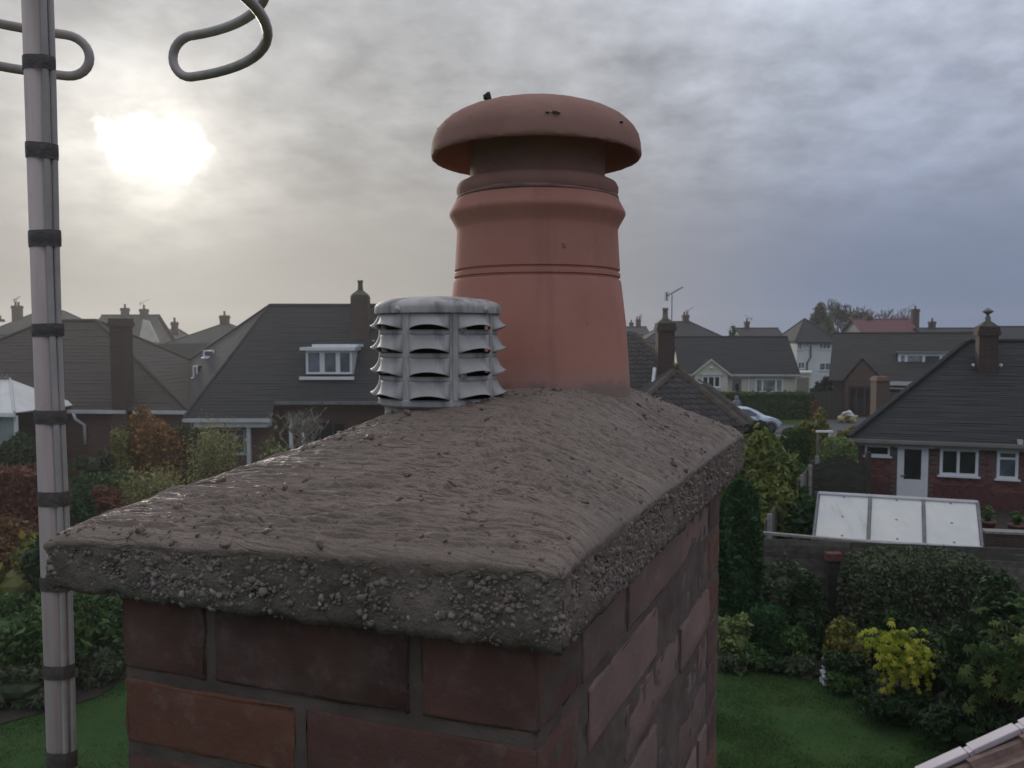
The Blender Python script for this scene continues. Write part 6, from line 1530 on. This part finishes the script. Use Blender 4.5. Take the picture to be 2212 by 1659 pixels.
# --- lean-to frame with three pale panels
t0, t1 = at(1768, 1068, 19.6), at(2112, 1088, 18.9); b0, b1 = at(1757, 1163, 18.2), at(2122, 1185, 17.5)
fr_ = mk('cold_frame', 'glazed garden frame with three cloudy white panels below the bungalow door', 'cold frame', ((t0.x + t1.x) / 2, 18.7, .1))
m, b = new_mat('algae_streaked_panel')
x, y, z = b.xyz(b.tc)[:3]
n1 = b.noise(b.comb(b.math('MULTIPLY', x, 5.0), y, b.math('MULTIPLY', z, .8)), 1.0, 5, .6); n2 = b.noise(b.tc, 1.2, 4, .6)
c = b.mix(b.ss(n2, .3, .7), (0.50, 0.52, 0.52), (0.60, 0.595, 0.55)); c = b.mix(b.math('MULTIPLY', b.ss(n1, .55, .75), .55), c, (0.36, 0.34, 0.23))
b.put(b.p.inputs['Base Color'], c); b.p.inputs['Roughness'].default_value = .3; M_PANEL = m
up_ = Vector((0, 0, .03))
for i in range(3):
    a, b2 = i / 3 + .012, (i + 1) / 3 - .012
    MB().slab([tuple(b0.lerp(b1, a)), tuple(b0.lerp(b1, b2)), tuple(t0.lerp(t1, b2)), tuple(t0.lerp(t1, a))], (0, 0, .012)).build('panel', M_PANEL, fr_)
    for u_, v_ in ((.5, .5), (.5, .95), (.52, .08)):
        q = b0.lerp(b1, a + (b2 - a) * u_).lerp(t0.lerp(t1, a + (b2 - a) * u_), v_); MB().box(q.x - .018, q.x + .018, q.y - .018, q.y + .018, q.z + .012, q.z + .03).build('fixing', M_LEAD, fr_)
for i in range(4): MB().tube([b0.lerp(b1, i / 3) + up_, t0.lerp(t1, i / 3) + up_], .035, 6).build('glazing_bar', M_LEAD, fr_)
MB().tube([t0 + up_, t1 + up_], .05, 6).build('top_rail', M_GUTTER, fr_); MB().tube([b0 + up_ * .6, b1 + up_ * .6], .035, 6).build('bottom_rail', M_GUTTER, fr_)
for p_, q_ in ((t0, b0), (t1, b1)):
    for w_ in (p_, q_): MB().box(w_.x - .04, w_.x + .04, w_.y - .04, w_.y + .04, g(w_.y) - .1, w_.z - .03).build('leg', M_TIMBER, fr_)
MB().slab([(b0.x, b0.y, .0), (b1.x, b1.y, .0), (b1.x, b1.y, b1.z - .03), (b0.x, b0.y, b0.z - .03)], (.02, .06, 0)).build('front_board', M_DTIMBER, fr_)
# --- boarded fence between the gardens
h0, h1 = at(1650, 1155, 17.2), at(2240, 1208, 16.3); pf_ = mk('panel_fence', 'low grey boarded fence with pale coping in front of the white panels', 'fence', (h0.x, h0.y, 0)); n = 12
for k in range(n):
    za_, zb_ = .05 + (h0.z - .12) * k / n, .05 + (h0.z - .12) * (k + .95) / n
    for j in range(3):
        p, q = h0.lerp(h1, j / 3), h0.lerp(h1, (j + .985) / 3); o_ = .012 * (k % 2)
        MB().slab([(p.x, p.y - o_, za_), (q.x, q.y - o_, za_), (q.x, q.y - .02 - o_, zb_), (p.x, p.y - .02 - o_, zb_)], (0, .02, 0)).build('board', M_TIMBER, pf_)
MB().slab([tuple(h0), tuple(h1), tuple(h1 + Vector((.02, .12, 0))), tuple(h0 + Vector((.02, .12, 0)))], (0, 0, .05)).build('coping', M_CONC, pf_)
pp = at(1795, 1200, 16.9); MB().box(pp.x - .12, pp.x + .12, pp.y - .2, pp.y - .03, -.05, at(1795, 1207, 16.9).z).build('post', M_DTIMBER, pf_); MB().box(pp.x - .16, pp.x + .15, pp.y - .24, pp.y - .02, at(1795, 1206, 16.9).z, at(1795, 1190, 16.9).z).build('brick_on_post', M_BRICK_K, pf_)
# --- terrace wall and pots in front of the bungalow
tw0, tw1 = at(2128, 1152, 21.5), at(2330, 1160, 20.8); tw_ = mk('terrace_wall', 'low stone terrace edge with pale coping at the right picture edge', 'wall', (tw0.x, tw0.y, .2))
MB().slab([(tw0.x, tw0.y, .0), (tw1.x, tw1.y, .0), (tw1.x, tw1.y, tw1.z), (tw0.x, tw0.y, tw0.z)], (.05, .25, 0)).build('wall_face', M_BRICKD, tw_)
MB().slab([tuple(tw0 + Vector((0, -.04, .002))), tuple(tw1 + Vector((0, -.04, .002))), tuple(tw1 + Vector((.06, .32, .002))), tuple(tw0 + Vector((.06, .32, .002)))], (0, 0, .06)).build('coping', M_CONC, tw_)
for i, (px, py, lb) in enumerate(((2133, 1128, 'terracotta plant pot with foliage left on the terrace edge'), (2195, 1136, 'terracotta plant pot right on the terrace edge'))):
    p = at(px, py + 10, 22.2); r = mk('plant_pot', lb, 'plant pot', (p.x, p.y, p.z - .2)); MB().lathe([(.14, -.25), (.2, .12), (.22, .12), (.22, .18), (.19, .18), (.17, .1), (.01, .1)], tuple(p), 16).build('pot', M_POTF, r, True)
    rg = np.random.default_rng(70 + i); P_, d_ = shape_pts('plume', 260, rg, 12); V_, Q_ = leaf_cloud(P_ * np.array([.3, .3, .5]) + np.array([p.x, p.y, p.z + .1]) - np.array(wloc(r)), d_, .05, rg); link('plant', np_mesh('plant', V_, Q_, rg.random(260)), G_MID, r)
sheet('terrace', [tuple(at(2128, 1152, 21.6)[:2]), tuple(at(2330, 1160, 20.9)[:2]), (17, 26), (12, 26.3)], .06, M_SOIL)

# --- right planting
shrub('yellow_green_tree', 'yellow-green leafy small tree right of the cap corner', 'tree', px_base(1652, 20.6), 3.3, 1.0, .9, G_YEL, 7500, .085, 'blob', 51, stem=.2, lobes=34)
shrub('columnar_conifer', 'broad dark green columnar conifer beside the brick stack', 'tree', px_base(1600, 15.5), 3.25, .46, .46, G_CONI, 16000, .05, 'column', 52, flat=.3)
shrub('garden_shrub', 'glossy dark shrub left of the white panels', 'shrub', px_base(1745, 19.6), 1.75, .55, .5, G_CONI, 4200, .06, 'blob', 53)
shrub('garden_shrub', 'bright green leafy top behind the glossy dark shrub', 'shrub', px_base(1752, 20.2), 2.0, .35, .35, G_MID, 1500, .06, 'blob', 54)
shrub('garden_shrub', 'small reddish-brown shrub at the diagonal fence', 'shrub', px_base(1722, 23.0), 1.5, .4, .35, G_BROWN, 1600, .05, 'blob', 55)
shrub('hedge_mound', 'big rounded grey-green hedge mound in front of the white panels', 'hedge', px_base(1990, 15.6), 1.86, 1.42, .85, G_GREY, 26000, .042, 'round', 56, core=.86, flat=.35)
shrub('hedge_mound', 'smaller grey-green mound right of the big hedge mound', 'hedge', px_base(2110, 15.4), 1.5, .65, .7, G_GREY, 9000, .042, 'round', 57, core=.85, flat=.35)
shrub('border_shrub', 'brownish tall shrub between conifer and boarded fence', 'shrub', px_base(1700, 15.9), 1.75, .62, .5, G_GREY, 5000, .05, 'blob', 58)
shrub('border_shrub', 'dark evergreen shrub in front of the boarded fence', 'shrub', px_base(1755, 15.4), 1.25, .55, .45, G_DARK, 5000, .05, 'blob', 59)
shrub('box_ball', 'dark green clipped ball at the back of the border', 'topiary', px_base(1664, 15.0), .98, .36, .36, G_CONI, 5000, .035, 'round', 60)
shrub('pale_border_shrub', 'pale variegated shrub at the lawn edge by the brick stack', 'shrub', px_base(1598, 14.6), .85, .42, .4, G_VARI, 1600, .055, 'blob', 61, lobes=10)
shrub('border_shrub', 'low dark shrub right of the clipped ball', 'shrub', px_base(1725, 14.7), .62, .45, .35, G_MID, 2500, .045, 'blob', 62)
shrub('border_shrub', 'dark low shrub left of the white ornament', 'shrub', px_base(1768, 14.9), .7, .35, .35, G_DARK, 2500, .045, 'blob', 63)
shrub('border_shrub', 'bronze-yellow shrub behind the white ornament', 'shrub', px_base(1838, 14.3), .9, .38, .35, G_GOLD, 2200, .05, 'blob', 64)
shrub('border_shrub', 'dark shrub between ornament and yellow-leaved bush', 'shrub', px_base(1845, 13.6), .55, .45, .4, G_DARK, 2500, .05, 'blob', 65)
shrub('border_shrub', 'dark shrub under the hedge mound', 'shrub', px_base(1920, 14.6), .95, .75, .5, G_DARK, 5000, .05, 'blob', 66)
shrub('border_shrub', 'blackish evergreen between yellow bush and right-hand bush', 'shrub', px_base(2065, 13.0), 1.15, .6, .6, G_DARK, 6000, .05, 'blob', 67)
shrub('border_shrub', 'low dark planting under the yellow-leaved bush', 'shrub', px_base(1985, 12.2), .5, .6, .4, G_DARK, 4000, .05, 'blob', 68)
shrub('border_shrub', 'low dark planting under the right-hand bush', 'shrub', px_base(2130, 11.4), .7, .7, .5, G_DARK, 5000, .05, 'blob', 69)
sheet('flower_bed', [(3.9, 14.3), (5.0, 14.15), (5.6, 13.9), (6.1, 13.2), (6.6, 12.3), (7.0, 11.4), (7.4, 10.2), (9.5, 9.5), (12, 14), (10, 16.6), (6, 17.0), (3.9, 16.5)], .02, M_SOIL)
# white garden ornament: squat figure on a plinth
po = at(1787, 1424, 13.75); orn = mk('garden_ornament', 'small white stone ornament at the lawn edge', 'ornament', (po.x, po.y, 0))
MB().box(po.x - .09, po.x + .09, po.y - .09, po.y + .09, 0, .08).build('plinth', M_RENDER, orn)
lump('lower_body', (po.x, po.y, .17), .115, M_RENDER, orn, 11, .95); lump('upper_body', (po.x + .01, po.y, .32), .095, M_RENDER, orn, 12, 1.0); lump('head', (po.x - .02, po.y, .43), .06, M_RENDER, orn, 13, 1.0)
# palmate leaves, each an object
def palmate(name, lob, R_, w_):
    vs = [(0, 0, 0)]; fs = []; k = 0
    for i in range(lob):
        a = (i - (lob - 1) / 2) * (4.6 / lob); L_ = R_ * (1 - .25 * abs(i - (lob - 1) / 2) / lob * 2); ca, sa = math.cos(a), math.sin(a); n_ = len(vs)
        vs += [(sa * L_ * .5 - ca * w_, ca * L_ * .5 + sa * w_, .02), (sa * L_, ca * L_, -.03), (sa * L_ * .5 + ca * w_, ca * L_ * .5 - sa * w_, .02)]; fs += [(0, n_ + 2, n_ + 1), (0, n_ + 1, n_)]
    me = bpy.data.meshes.new(name); me.from_pydata(vs, [], fs); me.update(); return me
def obj_leaf_mat(name, c1, c2, c3):
    m, b = new_mat(name); r = b.node('ShaderNodeObjectInfo').outputs['Random']; n = b.noise(b.tc, 9.0, 3, .6)
    c = b.ramp(b.math('ADD', b.math('MULTIPLY', r, .8), b.math('MULTIPLY', n, .2)), [(.1, c1), (.5, c2), (.92, c3)])
    b.put(b.p.inputs['Base Color'], c); b.p.inputs['Roughness'].default_value = .4
    tr_ = b.node('ShaderNodeBsdfTranslucent'); b.put(tr_.inputs[0], c); mx_ = b.node('ShaderNodeMixShader'); mx_.inputs[0].default_value = .3
    b.L.new(b.p.outputs[0], mx_.inputs[1]); b.L.new(tr_.outputs[0], mx_.inputs[2]); b.L.new(mx_.outputs[0], b.o.inputs[0]); return m
def leafy_bush(name, label, base, zc, rx, ry, rz, n, me, m, seed):
    rg = np.random.default_rng(seed); r = mk(name, label, 'bush', (base[0], base[1], 0)); me.materials.append(m); cl = sphere_pts(26, rg) * rg.uniform(.45, 1.0, (26, 1))
    for i in range(9):
        d = sphere_pts(1, rg)[0]; MB().tube([(base[0], base[1], -.05), (base[0] + d[0] * rx * .3, base[1] + d[1] * ry * .3, zc * .6), (base[0] + d[0] * rx * .8, base[1] + d[1] * ry * .8, zc + abs(d[2]) * rz * .5)], [.02, .014, .006], 5).build('stem', M_BARK, r)
    for i in range(n):
        d = sphere_pts(1, rg)[0]; dc = cl[int(rg.integers(0, len(cl)))]; d = dc + d * .42
        if d[1] > .55: d[1] *= -1
        q = Vector((base[0] + d[0] * rx * rg.uniform(.55, 1), base[1] + d[1] * ry * rg.uniform(.55, 1), max(.12, zc + d[2] * rz * rg.uniform(.5, 1))))
        up2 = Vector((d[0] * .7, d[1] * .7 - .25, .75 + .3 * d[2])).normalized(); e1_ = up2.cross(Vector(sphere_pts(1, rg)[0])).normalized(); e2_ = up2.cross(e1_); s = rg.uniform(.7, 1.2)
        M = Matrix(((e1_.x * s, e2_.x * s, up2.x * s, q.x), (e1_.y * s, e2_.y * s, up2.y * s, q.y), (e1_.z * s, e2_.z * s, up2.z * s, q.z), (0, 0, 0, 1)))
        place('leaf', me, None, r, M)
    return r
ML_Y = obj_leaf_mat('yellow_palmate_leaf', (0.18, 0.24, 0.03), (0.48, 0.52, 0.06), (0.75, 0.70, 0.16))
ML_G = obj_leaf_mat('green_palmate_leaf', (0.035, 0.075, 0.025), (0.10, 0.165, 0.05), (0.28, 0.34, 0.12))
qb = px_base(1962, 12.6); leafy_bush('yellow_bush', 'bright yellow-leaved bush at the edge of the lawn', qb, 1.0, .78, .6, .55, 295, palmate('leaf', 7, .088, .017), ML_Y, 80)
qb = px_base(2190, 11.3); leafy_bush('broad_leaved_bush', 'broad-leaved green bush at the right picture edge', qb, 1.35, .68, .6, 1.15, 290, palmate('leaf', 8, .125, .021), ML_G, 81)
shrub('broad_leaved_bush', 'dark inner shrub behind the broad-leaved green bush', 'bush', (qb[0] + .3, qb[1] + .5), 2.2, .75, .5, G_DARK, 5000, .06, 'blob', 82)
# fallen leaves on the lawn
ML_F = obj_leaf_mat('fallen_leaf', (0.18, 0.09, 0.03), (0.30, 0.18, 0.05), (0.40, 0.32, 0.10)); ME_FL = palmate('fallen_leaf', 5, .06, .012); ME_FL.materials.append(ML_F)
for i, (px, py, lb) in enumerate(((1843, 1462, 'single fallen leaf on the lawn below the ornament'), (1977, 1550, 'yellow leaf fallen at the lawn edge below the yellow bush'), (2016, 1571, 'brown leaf fallen low at the right lawn edge'), (1692, 1437, 'pale fallen leaf near the border left of the ornament'))):
    o = place('fallen_leaf', ME_FL, None, None, Matrix.Translation(atz(px, py, .035)) @ Matrix.Rotation(i * 1.3, 4, 'Z')); tag(o, lb, 'leaf')

# ================================================================== the roof at lower right
v0, v1 = at(1990, 1662, 4.8), at(2212, 1561, 4.8); sx = Vector((1, 0, 0)) ; sd = (v1 - v0).normalized(); sd.y = 0; sd.normalize(); nrm = Vector((-sd.z, 0, sd.x)); bk_ = Vector((0, -1, 0))
own = mk('tiled_house', 'tiled roof slope with pale verge caps at the lower right corner', 'house', (4.5, 1.0, 0))
M_OWN = mat('brown_grey_concrete_tile', (0.15, 0.098, 0.082), .9, .3, 12, .4, 90, objvar=.12); M_CAP = mat('pale_verge_cap', (0.52, 0.47, 0.485), .5, .08, 6)
gz_ = .345; P0 = v0 - sd * (gz_ * 5 + .06) - nrm * .075
tv = []; prof_ = [(0, .0), (.02, .030), (.06, .034), (.085, .004), (.11, -.004), (.15, -.004), (.17, .030), (.21, .034), (.235, .004), (.30, -.004)]
for L_ in (-.03, .40):
    for w_, h_ in prof_: tv.append((L_, w_, h_ + (.028 if L_ < 0 else .0)))
n_ = len(prof_); tv += [(x, y, z - .028) for x, y, z in tv[:n_]]
ME_OT = bpy.data.meshes.new('roof_tile'); ME_OT.from_pydata(tv, [], [(i, i + 1, n_ + i + 1, n_ + i) for i in range(n_ - 1)] + [(2 * n_ + i, 2 * n_ + i + 1, i + 1, i) for i in range(n_ - 1)]); ME_OT.update(); ME_OT.materials.append(M_OWN)
Mo = lambda o: Matrix(((sd.x, bk_.x, nrm.x, o.x), (sd.y, bk_.y, nrm.y, o.y), (sd.z, bk_.z, nrm.z, o.z), (0, 0, 0, 1)))
slope = MB().slab([tuple(P0 - nrm * .05), tuple(P0 - nrm * .05 + sd * 6.6), tuple(P0 - nrm * .05 + sd * 6.6 + bk_ * 7), tuple(P0 - nrm * .05 + bk_ * 7)], tuple(-nrm * .1)).build('roof_slope', M_OWN, own)
for i in range(15):
    for j in range(12): place('roof_tile', ME_OT, None, slope, Mo(P0 + sd * (gz_ * i) + bk_ * (.035 + .298 * j)))
cm = MB().box(-.0, .31, -.045, .028, .012, .050).box(-.0, .31, -.056, -.042, -.10, .048)
ME_VC = cm.mesh('verge_cap'); ME_VC.materials.append(M_CAP); ME_VK = MB().box(.316, .352, -.04, .022, .005, .040).mesh('cap_joint'); ME_VK.materials.append(M_CAP)
for i in range(17):
    o = P0 + sd * (gz_ * (i - .0) + .04) + nrm * .022
    vc = place('verge_cap', ME_VC, None, slope, Mo(o)); bevel(vc, .006, 2); place('cap_joint', ME_VK, None, slope, Mo(o))
MB().box(P0.x + .35, P0.x + 9, -2.0, 4.62, -.1, P0.z - .25).build('wall', M_BRICK, own)
MB().slab([(P0.x + .35, 4.6, P0.z - .25), (P0.x + 9, 4.6, P0.z - .25), tuple(P0 + sd * 6.5 - nrm * .2 + bk_ * .19)], (0, -.2, 0)).build('gable_wall', M_BRICK, own)

# ------------------------------------------------------------------ grass blades on the two lawns in view
G_GRASS = leaf_mat('grass_blades', (0.028, 0.07, 0.018), (0.054, 0.112, 0.028), (0.10, 0.15, 0.042), .3, .7)
def grass(name, x0, x1, y0, y1, n, seed, skip=None):
    rg = np.random.default_rng(seed); x = rg.uniform(x0, x1, n); y = rg.uniform(y0, y1, n)
    keep = np.clip(.55 + .8 * fbm(x * 1.3, y * 1.3, seed, 3), .12, 1) > rg.random(n)
    if skip is not None: keep &= ~np.array([inside(skip, a, b_) for a, b_ in zip(x, y)])
    x, y = x[keep], y[keep]; n = len(x); h = rg.uniform(.018, .05, n); a = rg.uniform(0, 6.283, n); w_ = rg.uniform(.004, .010, n); lx, ly = rg.normal(0, .02, n), rg.normal(0, .02, n)
    z = terr(y) + .012 * np.sin(x * 1.7) * np.cos(y * 1.3) - .004
    V = np.stack([np.stack([x - w_ * np.cos(a), y - w_ * np.sin(a), z], 1), np.stack([x + w_ * np.cos(a), y + w_ * np.sin(a), z], 1), np.stack([x + lx, y + ly, z + h], 1)], 1).reshape(-1, 3)
    o = link(name, np_mesh(name, V, np.arange(3 * n).reshape(-1, 3), np.clip(rg.random(n) * .6 + .4 * (.5 + .5 * fbm(x * .9, y * .9, seed + 7, 2)), 0, 1), 3), G_GRASS); o['kind'] = 'stuff'; return o
bedR = [(3.9, 14.3), (5.0, 14.15), (5.6, 13.9), (6.1, 13.2), (6.6, 12.3), (7.0, 11.4), (7.4, 10.2), (9.5, 9.5), (12, 14), (10, 16.6), (6, 17.0), (3.9, 16.5)]
bedL = [(-7.5, 25), (-12.5, 30.4), (-20, 30), (-20, 18), (-13, 12), (-9, 11.3), (-6.9, 13.2), (-6.6, 16), (-7, 20)]
tag(grass('lawn_grass', 2.4, 8.0, 10.3, 14.6, 90000, 501, bedR), 'short grass of the right-hand lawn', 'grass')
tag(grass('lawn_grass', -9.5, -4.6, 10.3, 17.0, 60000, 502, bedL), 'short grass of the left-hand lawn', 'grass')
for i, (px, Y_, h_, rx_, mm, lb) in enumerate(((1640, 14.35, .38, .3, G_MID, 'low green edging plant in front of the clipped ball'), (1700, 14.2, .32, .35, G_DARK, 'low dark edging plant along the lawn below the border'), (1750, 14.05, .36, .3, G_GREY, 'low grey-green edging plant left of the ornament'), (1832, 13.4, .34, .3, G_MID, 'low green edging plant right of the ornament'), (1905, 12.7, .36, .35, G_DARK, 'dark edging plant left under the yellow-leaved bush'), (1590, 14.3, .3, .3, G_GREY, 'low grey edging plant by the brick stack'))):
    shrub('edging_plant', lb, 'plant', px_base(px, Y_), h_, rx_, .25, mm, 1100, .04, 'blob', 600 + i)

# ------------------------------------------------------------------ hazy air
hz = MB().box(-260, 300, -8, 240, -1.0, 13.5)
hm, hb_ = new_mat('haze')
pv_ = hb_.node('ShaderNodeVolumePrincipled'); pv_.inputs['Density'].default_value = 0.0008; pv_.inputs['Anisotropy'].default_value = 0.6
pv_.inputs['Color'].default_value = (0.93, 0.93, 0.94, 1)
hb_.N.remove(hb_.p); hb_.L.new(pv_.outputs[0], hb_.o.inputs['Volume'])
ho = hz.build('haze', hm); ho['kind'] = 'stuff'
